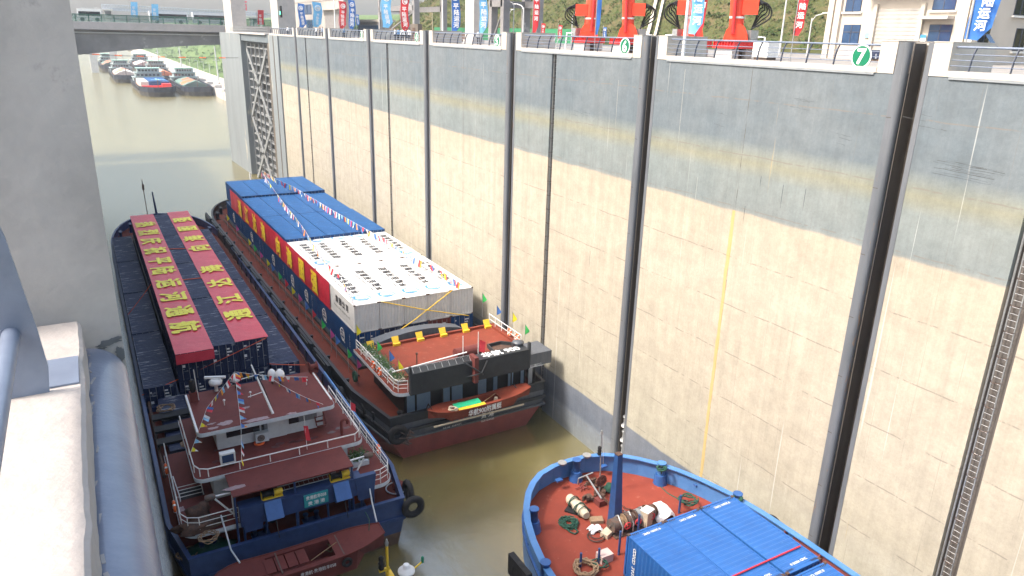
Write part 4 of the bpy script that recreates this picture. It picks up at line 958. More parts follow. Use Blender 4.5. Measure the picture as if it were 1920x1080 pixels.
# service boat on the stern
bt, BL = small_boat('service_boat', 'maroon service boat slung across the stern below the green name board', 2.6, 12.7, 37.4, -29.6, 1.15, 1.5, 'deck_maroon')
for i in range(5): MB().box(5.0+.62*i, 5.55+.62*i, 36.75, 38.05, -29.57, -29.53).build('hatch_board', 'deck_maroon', bt)
text_obj('registration', '贵港航·贵港航丰058', .30, 'mark_white', bt, (8.4, 36.29, -29.95), (1, 0, .0), (0, 0, 1), .01, sx=.8)
text_obj('name', '贵港航丰', .30, 'mark_white', bt, (11.5, 37.2, -29.5), (.25, .97, 0), (-.97, .25, 0), .01); text_obj('name', '058艇', .3, 'mark_white', bt, (11.95, 37.3, -29.49), (.25, .97, 0), (-.97, .25, 0), .01)
o = MB().tube([(12.2, 37.9, -29.42), (12.6, 37.4, -29.42), (12.3, 37.1, -29.42), (12.7, 36.9, -29.4), (12.1, 36.8, -29.44), (11.9, 37.5, -29.44), (12.2, 38.2, -29.0), (12.15, 38.8, -28.8)], .03, 5).build('tangled_rope', 'rope_green'); rebase(o, (12.3, 37.3, -29.5)); tag(o, 'dark green tangled rope on the maroon boat stern end', 'rope')
MB().cyl((8.2, 37.1, -29.8), (9.9, 37.6, -29.45), .03, 5).build('boat_hook', 'wood', bt)
mb = MB(); 
for i in range(26): a = random.uniform(0, 6.28); q = Vector((9.9+random.uniform(-.5, .5), 37.5+random.uniform(-.35, .35), -29.75)); mb.cyl(q, q+Vector((math.cos(a)*.4, math.sin(a)*.3, .2)), .012, 4)
mb.build('brush_heap', 'leaf', bt)
tyre((10.1, 36.2, -30.0), 'Y', bt, .24, .09)
for x in (6.4, 10.0): MB().box(x-.04, x+.04, 36.4, 38.4, -29.55, -29.5).build('thwart_bar', 'machine', bt)
for x, yb in ((3.9, 40.4), (12.9, 40.4)): MB().tube([(x, yb, d1+.9), (x+.2, 39.2, -29.0), (x+.5, 38.3, -29.4)] if x < 5 else [(x, yb, d1+.9), (x-.1, 39.4, -28.6), (x-.2, 38.3, -29.4)], .05, 6).build('stay_pole', 'cabin_white', LS)
# small things on the decks
def ac_unit(c, label):
    x, y, z = c; t = thing('air_conditioner', label, 'air conditioner', c, 'air conditioner units')
    MB().box(x-.42, x+.42, y-.16, y+.16, z+.1, z+.72).build('housing', 'cabin_white', t); MB().box(x-.38, x-.28, y-.1, y+.1, z, z+.1).box(x+.28, x+.38, y-.1, y+.1, z, z+.1).build('feet', 'machine', t)
    g_ = MB().cyl((x-.08, y-.175, z+.41), (x-.08, y-.165, z+.41), .25, 20, smooth=False).build('fan_grille', 'machine', t)
    mb = MB(); 
    for q in (.06, .12, .18, .24): mb.torus((x-.08, y-.18, z+.41), q, .008, 'Y', 18, 4)
    mb.build('grille_wires', 'galv', g_)
def pxz(px, py, z): return onZ(px, py, z)
ac_unit(pxz(492, 829, d2+.02), 'white air conditioner with round fan grille on the maroon bridge deck')
c = pxz(430, 873, d2); t = thing('vent_box', 'white framed dark glazed box behind the bridge deck rail', 'vent box', c)
MB().box(c.x-.5, c.x+.4, c.y-.2, c.y+.2, c.z+.3, c.z+1.0).build('box', 'white_paint', t); MB().box(c.x-.4, c.x+.3, c.y-.215, c.y-.202, c.z+.38, c.z+.9).build('pane', 'window_blue', t); MB().box(c.x-.45, c.x-.38, c.y-.1, c.y+.1, c.z, c.z+.3).box(c.x+.28, c.x+.35, c.y-.1, c.y+.1, c.z, c.z+.3).build('legs', 'rust', t)
c = pxz(641, 815, d2); t = thing('vent_pipe', 'maroon gooseneck vent pipe on the maroon bridge deck', 'pipe', c)
MB().tube([c, c+Vector((0, 0, .9))]+[c+Vector((.22-.22*math.cos(R(a)), 0, .9+.22*math.sin(R(a)))) for a in (30, 60, 90, 120, 150, 180)]+[c+Vector((.44, 0, .75))], .10, 10).build('pipe', 'deck_maroon', t)
c = pxz(605, 808, d2); t = thing('steps', 'maroon steel steps leaning against the wheelhouse wall', 'steps', c)
mb = MB()
for s_ in (-.32, .32): mb.cbox((c.x+s_, c.y+.7, c.z+.95), .07, 1.5, .10, Matrix.Rotation(R(52), 3, 'X'))
mb.build('stringers', 'deck_maroon', t); mb = MB()
for i in range(6): mb.box(c.x-.3, c.x+.3, c.y+.16+.21*i, c.y+.36+.21*i, c.z+.24+.28*i, c.z+.28+.28*i)
mb.build('treads', 'deck_maroon', t)
t = thing('flag', 'small red national flag hanging from a thin staff on the maroon bridge deck', 'flag', pxz(576, 843, d2)); c = t.location
MB().cyl(c, c+Vector((-.05, 0, 2.5)), .018, 5).build('staff', 'white_paint', t); cloth('cloth', c+Vector((-.02, 0, .7)), (.28, -.05, -.05), (-.12, 0, 1.1), 6, 10, .08, 'p_red', t, 3)
t = thing('flag', 'small red national flag on the right rail of the maroon deckhouse', 'flag', (13.45, 45.5, d2)); c = t.location
MB().cyl(c, c+Vector((.1, 0, 1.6)), .018, 5).build('staff', 'white_paint', t); cloth('cloth', c+Vector((.1, 0, .9)), (.3, -.1, -.2), (0, 0, .6), 6, 8, .06, 'p_red', t, 4)
for i, (x, y) in enumerate(((1.62, 47.6), (1.62, 43.0), (14.8, 43.6))): lifebuoy((x, y, d1+.6), 'X', LS)
MB().torus(pxz(486, 830, d2+.05), .28, .08, 'Z', 18, 8).build('lifebuoy', 'orange', LS)
# wheelhouse roof gear
def dome(px, py, lab, r=.28):
    c = pxz(px, py, d3); t = thing('satellite_dome', lab, 'antenna', c, 'white antenna domes on the maroon roof'); MB().cyl(c, c+Vector((0, 0, .55)), .07, 8).build('stalk', 'rust', t)
    MB().lathe(c+Vector((0, 0, .5)), [(r*.6, 0), (r, .08), (r, .3), (r*.8, .48), (r*.4, .6), (.02, .64)], 14).build('dome', 'mark_white', t)
dome(511, 719, 'white antenna dome right of the mast on the maroon roof'); dome(526, 720, 'second white antenna dome beside the life raft frame', .33); dome(443, 728, 'white antenna dome left of the mast on the maroon roof', .3)
c = pxz(406, 733, d3); t = thing('radar', 'white bar radar scanner on a round base at the left roof edge', 'radar', c)
MB().lathe(c, [(.12, 0), (.12, .5), (.42, .55), (.45, .75), (.3, .9)], 14).build('base', 'mark_white', t); MB().cbox(c+Vector((0, 0, 1.05)), 1.4, .16, .14, Matrix.Rotation(R(-22), 3, 'Z')).build('scanner', 'mark_white', t)
c = pxz(364, 752, d3); t = thing('signal_lamp', 'black signal lamp on a maroon box at the left roof corner', 'lamp', c)
MB().box(c.x-.25, c.x+.25, c.y-.2, c.y+.2, c.z, c.z+.7).build('box', 'deck_maroon', t); MB().lathe(c+Vector((0, 0, .7)), [(.16, 0), (.2, .3), (.2, .8), (.1, .9)], 10).build('lamp', 'gasket', t); MB().cyl(c+Vector((.3, 0, 0)), c+Vector((.2, 0, 2.3)), .03, 5).build('aerial', 'white_paint', t)
c = pxz(634, 710, d3+.3); t = thing('reel', 'red hose reel at the far right corner of the maroon roof', 'reel', (12.3, 50.3, d3)); MB().lathe((12.3, 50.3, d3+.45), [(.38, -.3), (.38, -.25), (.2, -.22), (.2, .22), (.38, .25), (.38, .3)], 14, 'X').build('drum', 'deck_maroon', t); MB().box(12.0, 12.6, 50.1, 50.5, d3, d3+.3).build('stand', 'deck_maroon', t)
mb_ = pxz(512, 776, d3); mt = onY(471, 684, mb_.y+1.9)
ms = thing('signal_mast', 'white leaning signal mast with yard rising from the maroon wheelhouse roof', 'mast', mb_)
MB().cyl(mb_, mt, .09, 10, .05).build('pole', 'white_paint', ms)
p1 = mb_.lerp(mt, .45); p2 = mb_.lerp(mt, .78)
MB().cyl(p1, p1+Vector((-1.0, -.1, -.12)), .03, 6).cyl(p2+Vector((-1.3, 0, -.1)), p2+Vector((.2, 0, .05)), .03, 6).build('yard', 'white_paint', ms)
MB().tube([mb_+Vector((.05, .1, 0)), mb_.lerp(mt, .5)+Vector((.15, 0, 0)), mb_.lerp(mt, .9)+Vector((.06, 0, 0))], .035, 5).build('cable', 'gasket', ms)
c = pxz(517, 806, d2+.02); t = thing('searchlight', 'cream searchlight on a red stand before the wheelhouse', 'lamp', c); MB().box(c.x-.12, c.x+.12, c.y-.1, c.y+.12, c.z, c.z+1.0).build('stand', 'deck_maroon', t); MB().lathe(c+Vector((0, 0, 1.0)), [(.12, 0), (.2, .05), (.2, .42), (.13, .5)], 12).build('lamp', 'tan_cover', t)
for (a, b) in ((470, 745), (575, 722), (421, 760)):
    c = pxz(a, b, d3); MB().cyl(c, c+Vector((0, 0, .35)), .03, 5).blob(c+Vector((0, 0, .38)), .09, .09, .08, 1, 0, 8, 5).build('roof_lamp', 'mark_white', LS)
# side davits (white) with motors
def side_davit(x, y, s_, label):
    t = thing('davit', label, 'davit', (x, y, d1), 'white davit frames on the cabin deck')
    MB().cyl((x, y, d1), (x, y, d1+1.7), .08, 8).cyl((x, y, d1+1.7), (x-s_*1.1, y, d1+1.75), .06, 8).cyl((x, y, d1+.15), (x-s_*1.1, y+.2, d1+1.6), .06, 8).build('frame', 'white_paint', t)
    MB().lathe((x-s_*1.25, y, d1+1.75), [(.16, -.3), (.2, -.2), (.2, .2), (.1, .3)], 10, 'X').build('motor', 'machine', t)
side_davit(4.75, 41.2, 1, 'white davit frame on the left of the maroon awning'); side_davit(12.1, 41.4, -1, 'white davit frame on the right of the maroon awning')
# hatchway with white rails on the cabin deck, planter, cable reels
t = thing('stair_hatch', 'white railed stair opening on the left of the maroon cabin deck', 'stairs', pxz(355, 925, d1)); c = t.location
MB().box(c.x-.55, c.x+.75, c.y-.6, c.y+.6, d1+.014, d1+.02).build('opening', 'gasket', t); mb = MB()
for k in range(4): mb.cyl((c.x-.6, c.y-.6+k*.4, d1+.25), (c.x+.75, c.y-.6+k*.4, d1+.25), .025, 5)
mb.tube([(c.x-.6, c.y-.7, d1), (c.x-.6, c.y-.6, d1+.3), (c.x-.75, c.y+1.0, d1+.9)], .035, 6); mb.cyl((c.x+.78, c.y-.6, d1), (c.x+.78, c.y+.6, d1+.3), .035, 6); mb.build('rails', 'white_paint', t)
t = thing('planter', 'planter of green vegetables at the right rear of the cabin deck', 'planter', (13.2, 43.6, d1)); MB().box(12.5, 13.9, 43.0, 44.2, d1, d1+.35).build('box', 'cabin_white', t)
def leaves(c, rx, ry, rz, n, s_, m, parent, name='foliage', seed=0):
    rs = random.Random(seed); mb = MB()
    for i in range(n):
        p = Vector((rs.gauss(0, .5)*rx, rs.gauss(0, .5)*ry, abs(rs.gauss(0, .5))*rz))+Vector(c); a = Vector((rs.uniform(-1, 1), rs.uniform(-1, 1), rs.uniform(-.2, 1))).normalized(); b = a.orthogonal().normalized(); w = s_*rs.uniform(.6, 1.3)
        mb.add([p, p+a*w*.5+b*w*.3, p+a*w, p+a*w*.5-b*w*.3], [(0, 1, 2, 3)])
    return mb.build(name, m, parent)
leaves((13.2, 43.6, d1+.35), .7, .6, .5, 420, .17, 'leaf', t)
for k, (px, py, lab) in enumerate(((372, 990, 'rusty brown tarpaulin heap on the left of the cabin deck'),)):
    c = pxz(px, py, d1); o = MB().blob(c+Vector((0, 0, .2)), 1.3, .8, .35, 4, .35, 18, 9).blob(c+Vector((.2, .7, .5)), .7, .5, .6, 7, .3, 14, 8).build('tarpaulin_heap', 'rust'); rebase(o, c); tag(o, lab, 'tarpaulin')
coil(pxz(392, 1010, d1)+Vector((0, 0, .02)), .6, 4, .03, 'rope_tan', 'pale rope coil lying by the aft rail of the cabin deck', seed=5)
c = pxz(747, 915, zd+.05); t = thing('mooring_capstan', 'small red deck box ringed by a pale hose at the stern corner', 'deck box', c); MB().lathe(c, [(.42, 0), (.42, .35), (.35, .42), (.02, .43)], 16).build('box', 'deck_maroon', t); MB().torus(c+Vector((-.15, 0, .05)), .72, .05, 'Z', 24, 6).build('hose', 'cabin_white', t)
c = Vector((3.2, 41.6, zd)); o = MB().blob(c, 1.2, .9, .4, 9, .25, 18, 9).build('net_heap', 'rope_green'); rebase(o, c); tag(o, 'dark green fishing net heap on the port stern deck', 'net')
coil((1.9, 41.6, zd+.02), .65, 3, .05, 'rope_tan', 'coiled pale mooring rope by the left bulwark near the stern', seed=8)
c = pxz(583, 935, zd+.1)
for k, x in enumerate((7.1, 9.6)):
    MB().cyl((x, 42.6, zd+.4), (x, 42.2, zd+.4), .22, 12).build('deck_fitting', 'gasket', LS)
MB().box(11.3, 12.3, 42.3, 42.85, zd+.3, zd+1.2).build('locker', 'cabin_white', LS)
# worn pale paint patches with their own shapes
def patch(c, rx, ry, seed, parent, m='paint_patch'):
    c = Vector(c); pts = [c+Vector((rx*math.cos(a)*(1+.35*noise.noise(Vector((math.cos(a)*1.5, math.sin(a)*1.5, seed)))*2), ry*math.sin(a)*(1+.4*noise.noise(Vector((math.cos(a)*2, math.sin(a)*2, seed+5)))*2), 0)) for a in [i*math.pi/12 for i in range(24)]]
    MB().add(pts, [list(range(24))]).build('worn_patch', m, parent)
for k, (px, py, z, rx, ry) in enumerate(((487, 786, d3, .9, .22), (424, 793, d3, .5, .28), (396, 795, d3, .25, .1), (400, 803, d3, .35, .13), (380, 800, d3, .2, .1), (460, 765, d3, .25, .14), (548, 775, d3, .4, .12), (440, 915, d2-.03, .6, .2), (340, 955, d1, .2, .25), (350, 985, d1, .25, .2), (465, 763, d3, .15, .08), (338, 932, d1, .2, .12))):
    q = pxz(px, py, z); patch((q.x, q.y, z+.018), rx, ry, k, LS)
for k, (px, py) in enumerate(((517, 838), (547, 829), (560, 827), (524, 832), (590, 821), (405, 866), (408, 844), (436, 851), (621, 811), (636, 803), (651, 802))):
    q = pxz(px, py, d2); patch((q.x, q.y, d2+.018), .28, .16, k+30, LS, 'wet_patch')
for x in (3.1, 6.2, 9.4, 12.5): bollard_pair((x, 41.6, zd), LS, 'hull_blue', .5, .14, 'X')
# bunting of the left ship
top = mt.copy(); A0 = onZ(440, 697, d3+3.2)
pennants('bunting with signal pennants from the left roof corner over the mast to the right', [[pxz(357, 850, d2+.8), pxz(388, 765, d3+1.2), A0]+sag(A0, onZ(577, 707, d3+2.0), .1, 6)[1:]], 2.0, 'signal bunting on the maroon deckhouse', seed=1)
pennants('bunting slanting from the mast down to the right roof edge', [sag(onZ(512, 712, d3+3), onZ(606, 758, d3+.9), .15, 6)], 1.5, 'signal bunting on the maroon deckhouse', seed=2)
pennants('bunting hanging straight down over the left half of the wheelhouse', [[A0, onZ(452, 800, d3+.2), onZ(453, 868, d2+.6)]], 1.9, 'signal bunting on the maroon deckhouse', seed=3)

for o in list(LS.children)+[o for o in bpy.data.objects if o.name.startswith(('boat_winch', 'aluminium_ladder'))]:
    if o.name.split('.')[0] in ('davit_beam', 'davit_bracket', 'davit_head', 'davit_fall', 'davit_leg', 'name_board', 'boat_winch', 'aluminium_ladder'): o.location += Vector((0, .42, .68))
# ================================================================== MIDDLE SHIP (built unrotated, turned by midfix at the end)
def mid(o): MID.append(o); return o
def mz(px, py, z): return unmid(onZ(px, py, z))
MS = mid(thing('container_ship', 'black and red container ship with white and blue containers and a long red side banner', 'ship', (25, 90, -33)))
mc = 24.7; P = hull_poly(mc, 8.2, 49.3, 137, 18, 7.2, 6)
zd, zt = -30.0, -28.75
P3 = shrink(P, mc, 92, .975, .995); Pb = [(mc+(x-mc)*(.74 if y < 52 else .955), max(y, 50.2) if y < 52 else (92+(y-92)*.98)) for x, y in P]
MB().loft(Pb, -33.9, P3, -31.0, cap=False).build('lower_hull', 'hull_red', MS)
Pm = shrink(P, mc, 92, .985, .997)
MB().loft(P3, -31.0, Pm, -30.85, cap=False).build('boot_stripe', 'hull_blue', MS)
MB().loft(Pm, -30.85, P, -29.3, cap=False).build('upper_hull', 'hull_grey', MS)
# weathered dark side skins over the long flat of the hull
MB().loft([(16.48, 56), (16.48, 126)], -29.9, [(16.44, 56), (16.44, 126)], -29.0, cap=False).build('side_strake', 'hull_black', MS)
MB().add([(16.62, 55.2, -31.5), (16.62, 128, -31.5), (16.42, 128, -30.3), (16.42, 55.2, -30.3)], [(0, 1, 2, 3)]).add([(16.9, 55.2, -33.2), (16.9, 128, -33.2), (16.60, 128, -31.5), (16.60, 55.2, -31.5)], [(0, 1, 2, 3)]).build('side_plating', 'hull_rust', MS)
MB().ring(P, offset_poly(P, .14), -29.45, zt+.0).build('bulwark', 'hull_black', MS)
MB().ring(offset_poly(P, -.12), offset_poly(P, .02), -30.2, -29.95).ring(offset_poly(P, -.07), offset_poly(P, .22), zt, zt+.1).build('rub_rail', 'hull_black', MS)
MB().ring(offset_poly(P, -.10), offset_poly(P, .02), -30.9, -30.75).build('lower_rub_rail', 'hull_grey', MS)
MB().add([(x, y, zd) for x, y in offset_poly(P, .14)], [list(range(len(P)))]).build('deck', 'walk_red', MS)
for i in range(12):                      # long fender panels with pale slots, on the side facing the camera
    y = 61+i*5.6
    f_ = MB().box(16.18, 16.46, y, y+4.7, -30.15, zt+.02).build('fender_panel', 'black_panel', MS)
    MB().box(16.16, 16.182, y+.9, y+3.6, -29.02, -28.92).build('slot', 'slot_grey', f_)
    MB().box(16.22, 16.44, y+4.7, y+5.3, -30.6, -29.2).build('fender_block', 'tyre', f_)
for i in range(52): 
    y = 57+i*1.35; MB().box(16.3, 16.5, y, y+.14, -30.75, -30.2).build('bracket', 'hull_black', MS) if i < 50 else None
for i in range(12):
    MB().lathe((17.15, 58.5+i*5.6, zd), [(.14, 0), (.14, .75), (.18, .78), (.18, .9)], 8).build('deck_post', 'hull_black', MS)
for (x, y) in ((17.2, 52.2), (19.0, 50.6)): bollard_pair((x, y, zd+.02), MS, 'hull_black', .7, .2)
for (x, y, a) in ((16.2, 57.3, 'X'), (16.9, 53.8, 'X')): tyre((x, y, -29.9), a, MS, .55, .2)
tyre((18.05, 49.0, -30.1), 'Y', MS, .62, .24); tyre((32.7, 52, -29.9), 'X', MS, .5, .2)
MB().box(19.2, 32.0, 61.6, 127.5, zd, -29.72).build('hatch_coaming', 'hull_black', MS)
MB().cyl((18.7, 60, zd+.2), (18.7, 126, zd+.2), .08, 6).cyl((18.45, 60, zd+.35), (18.45, 126, zd+.35), .04, 6).build('deck_pipe', 'hull_rust', MS)
c = (17.6, 59.6, zd); mb = MB()
for k in range(5): mb.torus((17.9, 58.9-.1*k, zd+.75+.05*k), .45, .06, 'X', 14, 6)
mb.build('hung_rope', 'rope_green', MS)
# bow gear
o = MS
MB().cyl((24.6, 131, zd), (24.6, 131.6, zd+6.5), .12, 8).build('bow_mast', 'white_paint', o)
mb = MB()
for k in range(9): mb.cyl((21.0+.7*k, 130.2+random.uniform(-.5, .5), zd+2.8+random.uniform(0, 1.5)), (22.8+.6*k, 130.6, zd+2.9+random.uniform(0, 2.2)), .07, 5)
mb.build('stored_poles', 'white_paint', o)
MB().lathe((25, 129.6, zd+1.0), [(.8, -1.6), (.8, -1.5), (.4, -1.4), (.4, 1.4), (.8, 1.5), (.8, 1.6)], 14, 'X').build('bow_winch', 'machine', o)
MB().box(22, 28.5, 128.6, 131.2, zd, zd+2.4).build('bow_house', 'walk_red', o)
for x, y in ((18.1, 127.5), (19.2, 131.0), (31.2, 127)): bollard_pair((x, y, zd), o, 'hull_black', 1.0, .2)
# containers
H = 2.80; zw = -24.2; CL = 12.65; colM = [20.76+2.5*k for k in range(5)]
wl = ['on the banner side', 'second from the banner side', 'in the middle column', 'second from the lock wall', 'next to the lock wall']
def roof_logo(t, x, y, z, flip):
    s = -1 if flip else 1; xd = (0, -s, 0); yd = (s, 0, 0)
    for k, ch in enumerate('平陆运河集团'): text_obj('character', ch, .95, 'mark_black', t, (x-.25*s, y+s*(2.1-k*1.18), z), xd, yd, .035, sx=1.0)
    text_obj('small_print', 'PINGLU CANAL GROUP', .32, 'mark_black', t, (x-.92*s*1.0 if False else x+.55*s, y-s*.3, z), xd, yd, .01, sx=1.6)
    c = Vector((x-.15*s, y+s*4.0, z))
    for (r0, r1, a0, a1, m_) in ((.70, .95, -30, 160, 'p_sky'), (.56, .78, 130, 330, 'mark_blue'), (.25, .46, 200, 340, 'p_sky')):
        pts = arc_pts((c.x, c.y), r1, a0, a1, 14)+arc_pts((c.x, c.y), r0, a0+12, a1-12, 14)[::-1]
        MB().add([(a, b, z+.002) for a, b in pts], [[i, i+1, 29-i-1, 29-i] for i in range(14)]).build('emblem', m_, t)
for r_, y in enumerate((69.45, 82.2)):
    for k, x in enumerate(colM):
        t = mid(container('white container %s, %s' % (wl[k], ['stern row above the red deckhouse roof', 'second row against the blue containers'][r_]), (x, y, zw-H), CL, 'white_container', 'white containers on the middle ship', roof='flat', H_=H, doors=False))
        flip = (r_ == 0) or k in (0, 4)
        roof_logo(t, x, y-.6, zw+.012, not flip) if False else roof_logo(t, x, y+(-.5 if flip else .8), zw+.012, flip)
        if k == 0 and r_ == 0:
            for q, ch in enumerate('集团公司'): text_obj('character', ch, .80, 'mark_black', t, (x-1.235, y-1.1-q*1.05, zw-.95), (0, -1, 0), (0, 0, 1), .03, sx=1.0)
            text_obj('small_print', 'PINGLU CANAL GROUP CO.,LTD', .30, 'mark_black', t, (x-1.235, y-2.6, zw-1.75), (0, -1, 0), (0, 0, 1), .01, sx=1.1)
for r_, y in enumerate((93.85, 106.65, 119.5)):
    for k, x in enumerate(colM):
        mid(container('blue container %s, %s' % (wl[k], ['row touching the white containers', 'middle blue row', 'farthest blue row at the bow'][r_]), (x, y, -23.85-H+(.25 if r_ == 2 else 0)-(.12 if (r_ == 1 and k == 4) else 0)), CL, 'blue_container', 'blue containers on the middle ship', roof='flat', roofm='blue_roof', H_=H, doors=(r_ < 3)))
for r_, y in enumerate((69.45, 82.2, 93.85+.9, 106.65+.9, 119.5+.9)):
    t = mid(container('lower blue container below the long red banner, %s from the stern' % ORD[r_], (colM[0], y, zw-2*H-.04), CL, 'blue_container', 'lower blue containers on the middle ship', H_=H))
    for q, yy in enumerate((-2.4, 3.6) if r_ in (0, 1) else (0.5,)):
        cc = (colM[0]-1.235, y+yy, zw-H-1.45)
        MB().torus(cc, .62, .07, 'X', 22, 5, .12).build('emblem_ring', 'mark_white', t)
        text_obj('lettering', 'COS', .75, 'mark_white', t, (cc[0]-.02, cc[1], cc[2]+.12), (0, -1, 0), (0, .3, 1), .03, sx=.9); text_obj('lettering', 'SG', .62, 'mark_white', t, (cc[0]-.02, cc[1]-.35, cc[2]-.5), (0, -1, 0), (0, .3, 1), .03)
    text_obj('small_print', 'CBHU 302941', .24, 'mark_white', t, (colM[0]-1.235, y-4.6, zw-H-1.4), (0, 0, -1), (0, -1, 0), .01)
lc = ['navy_container', 'navy_container', 'maroon_container', 'blue_container']
for k in range(4):
    mid(container('lower %s container behind the orange red deckhouse roof, %s' % (['navy', 'navy', 'maroon', 'bright blue'][k], wl[k+1]), (colM[k+1], 69.45, zw-2*H-.04), CL, lc[k], 'lower stern row containers on the middle ship', H_=H))
MB().box(22.2, 32.0, 76, 126.4, -29.7, zw-H-.05).build('hold_cover', 'hull_black', MS)
# the long side banner
sb = mid(thing('banner', 'long red side banner with eight yellow characters hanging along the blue and white containers', 'banner', (19.4, 95, zw)))
cloth('cloth', (19.47, 122.0, zw+.1), (0, -51.5, 0), (0, 0, -3.0), 110, 10, -.055, 'side_red', sb, 2)
XB = 19.40
def bch(px, py):
    r = ray(px, py); 
    a = unmid(r*0+Vector((0, 0, 0))); d = unmid(r)-a; return a+d*((XB-a.x)/d.x)
for ch, (px, py) in zip('通江达海向海图强', ((451, 400), (464, 416), (479, 432), (495, 449), (523, 478), (544, 500), (567, 522), (591, 547))):
    q = bch(px, py); text_obj('character', ch, 2.5, 'side_yellow', sb, (19.36, q.y, zw-1.42), (0, -1, 0), (0, 0, 1), .045, sx=.95, sy=1.0, th=.01)
# yellow lashing straps over the white row
for k, (A, B) in enumerate((((712, 566), (803, 601)), ((803, 601), (850, 612)), ((721, 633), (853, 544)), ((686, 641), (722, 633)))):
    za = zw if k in (0,) else None
a1 = Vector((22.2, 63.05, zw+.03)); a2 = Vector((31.0, 62.2, -26.8)); b1_ = Vector((29.6, 63.05, zw+.03)); b2_ = Vector((20.6, 62.0, -28.4))
for A, B, l_ in ((a1, a2, 'falling to the right'), (b1_, b2_, 'falling to the left')):
    o = MB().tube([A, A.lerp(B, .5)+Vector((0, -.25, -.05)), B], .05, 5).build('lashing_strap', 'yellow'); rebase(o, A); tag(o, 'yellow lashing strap across the white container ends, '+l_, 'strap', 'yellow lashing straps'); mid(o)
# deckhouse
zr = -26.45
MB().box(19.6, 31.2, 51.4, 58.6, zd, zr-.25).build('cabin', 'black_panel', MS)
for i, (a, b, mm) in enumerate(((19.7, 20.5, 'cabin_blue'), (20.7, 21.9, 'cabin_blue'), (23.0, 23.7, 'cabin_blue'), (23.9, 24.9, 'cabin_blue'), (26.3, 27.2, 'cabin_blue'), (27.9, 28.3, 'cabin_blue'), (29.4, 29.9, 'cabin_blue'), (30.7, 31.0, 'cabin_blue'))):
    MB().box(a, b, 51.34, 51.40, zd+.2, zr-.5).build('door', mm, MS)
MB().box(31.1, 31.5, 50.7, 50.75, zd+.3, zr-.7).build('door', 'cabin_white', MS)
for x in (19.2, 22.4, 25.6, 28.9, 31.3): MB().cyl((x, 50.0, zd), (x, 50.0, zr-.2), .06, 6).build('pillar', 'hull_black', MS)
deck_slab('cabin_roof', 17.85, 31.9, 48.7, 58.6, zr, 'deck_orange', 'cabin_white', MS, .8, .28)
MB().box(19.3, 31.0, 51.2, 57.5, zr+.02, zr+.14).build('raised_roof', 'deck_orange', MS)
MB().box(19.2, 31.12, 57.5, 57.75, zr, zr+.38).box(30.95, 31.11, 51.2, 57.5, zr, zr+.36).build('roof_lip', 'deck_orange', MS)
fp = MB(); fp.box(18.95, 29.7, 48.45, 48.65, zr-.2, zr+1.6); fp.box(18.95, 29.7, 48.65, 49.6, zr+1.49, zr+1.59); fp.build('stern_fascia', 'black_panel', MS)
MB().box(29.75, 32.1, 48.7, 51.0, zr-.2, zr+.95).build('side_wing', 'hull_grey', MS)
text_obj('ship_name', '华航 900', .95, 'mark_white', MS, (27.3, 49.15, zr+1.6), (1, .02, 0), (0, 1, 0), .03, sx=1.0)
for x in (19.0, 29.7): MB().box(x-.08, x+.08, 48.4, 48.7, zr-.1, zr+2.2).build('fascia_post', 'hull_black', MS)
mb = MB()
for i in range(9): x = 19.3+i*.62; mb.tube([(x, 48.6, zr+1.6), (x+.05, 49.1, zr+1.87), (x+.1, 49.6, zr+1.5)], .02, 4)
mb.cyl((19.2, 49.1, zr+1.87), (24.4, 49.1, zr+1.9), .03, 5); mb.build('fascia_rail', 'galv', MS)
MB().cyl((18.5, 51.1, zr+.8), (24.3, 49.4, zr+2.05), .06, 6).build('handrail', 'white_paint', MS)
# V bracket and red box at the middle of the stern
t = mid(thing('stern_light_bracket', 'black V shaped bracket with maroon post at the middle of the black stern panel', 'bracket', (26.2, 48.4, zr)))
MB().box(25.9, 26.25, 48.0, 49.0, zr-.9, zr+1.3).build('post', 'deck_maroon', t); MB().tube([(25.2, 48.6, zr+.9), (26.2, 47.4, zr+.2), (27.4, 48.6, zr+.7)], .07, 6).tube([(25.4, 48.6, zr-.5), (26.2, 47.4, zr+.2), (27.0, 48.6, zr-.6)], .06, 6).tube([(25.2, 48.6, zr+.9), (27.4, 48.6, zr+.7)], .05, 6).build('frame', 'hull_black', t)
t = mid(thing('deck_locker', 'long maroon locker on the orange roof behind the flagstaff', 'locker', (26.8, 50.4, zr))); MB().cyl((25.3, 50.5, zr+.75), (27.6, 50.6, zr+.75), .45, 16, smooth=False).build('tank', 'deck_maroon', t); MB().box(25.6, 27.4, 50.3, 50.8, zr, zr+.4).build('saddle', 'deck_maroon', t)
t = mid(thing('sunken_hatch', 'open brown lined hatch in the orange roof beside the ship name', 'hatch', (29.3, 51.0, zr+.4)))
MB().ring([(28.2, 50.3), (30.3, 50.3), (30.6, 51.4), (29.8, 52.1), (28.4, 52.0)], [(28.3, 50.4), (30.2, 50.4), (30.48, 51.36), (29.75, 52.0), (28.5, 51.9)], zr+.4, zr+.75).build('rim', 'hull_black', t); MB().prism([(28.3, 50.4), (30.2, 50.4), (30.48, 51.36), (29.75, 52.0), (28.5, 51.9)], zr+.42, zr+.44).build('lining', 'rust', t)
t = mid(thing('round_tank', 'dark green drum at the right corner of the stern panel', 'drum', (30.9, 49.9, zr))); MB().lathe((30.9, 49.9, zr), [(.45, 0), (.45, .9), (.5, .92), (.5, 1.0), (.1, 1.1)], 14).build('drum', 'hull_grey', t)
for nm_, dv_ in (('stern_light_bracket', (-1.6, 0, .75)), ('deck_locker', (-1.6, -.2, .9)), ('sunken_hatch', (-.5, .6, .1)), ('round_tank', (-1.6, -.2, .9))):
    for o in bpy.data.objects:
        if o.name == nm_: o.location += Vector(dv_)
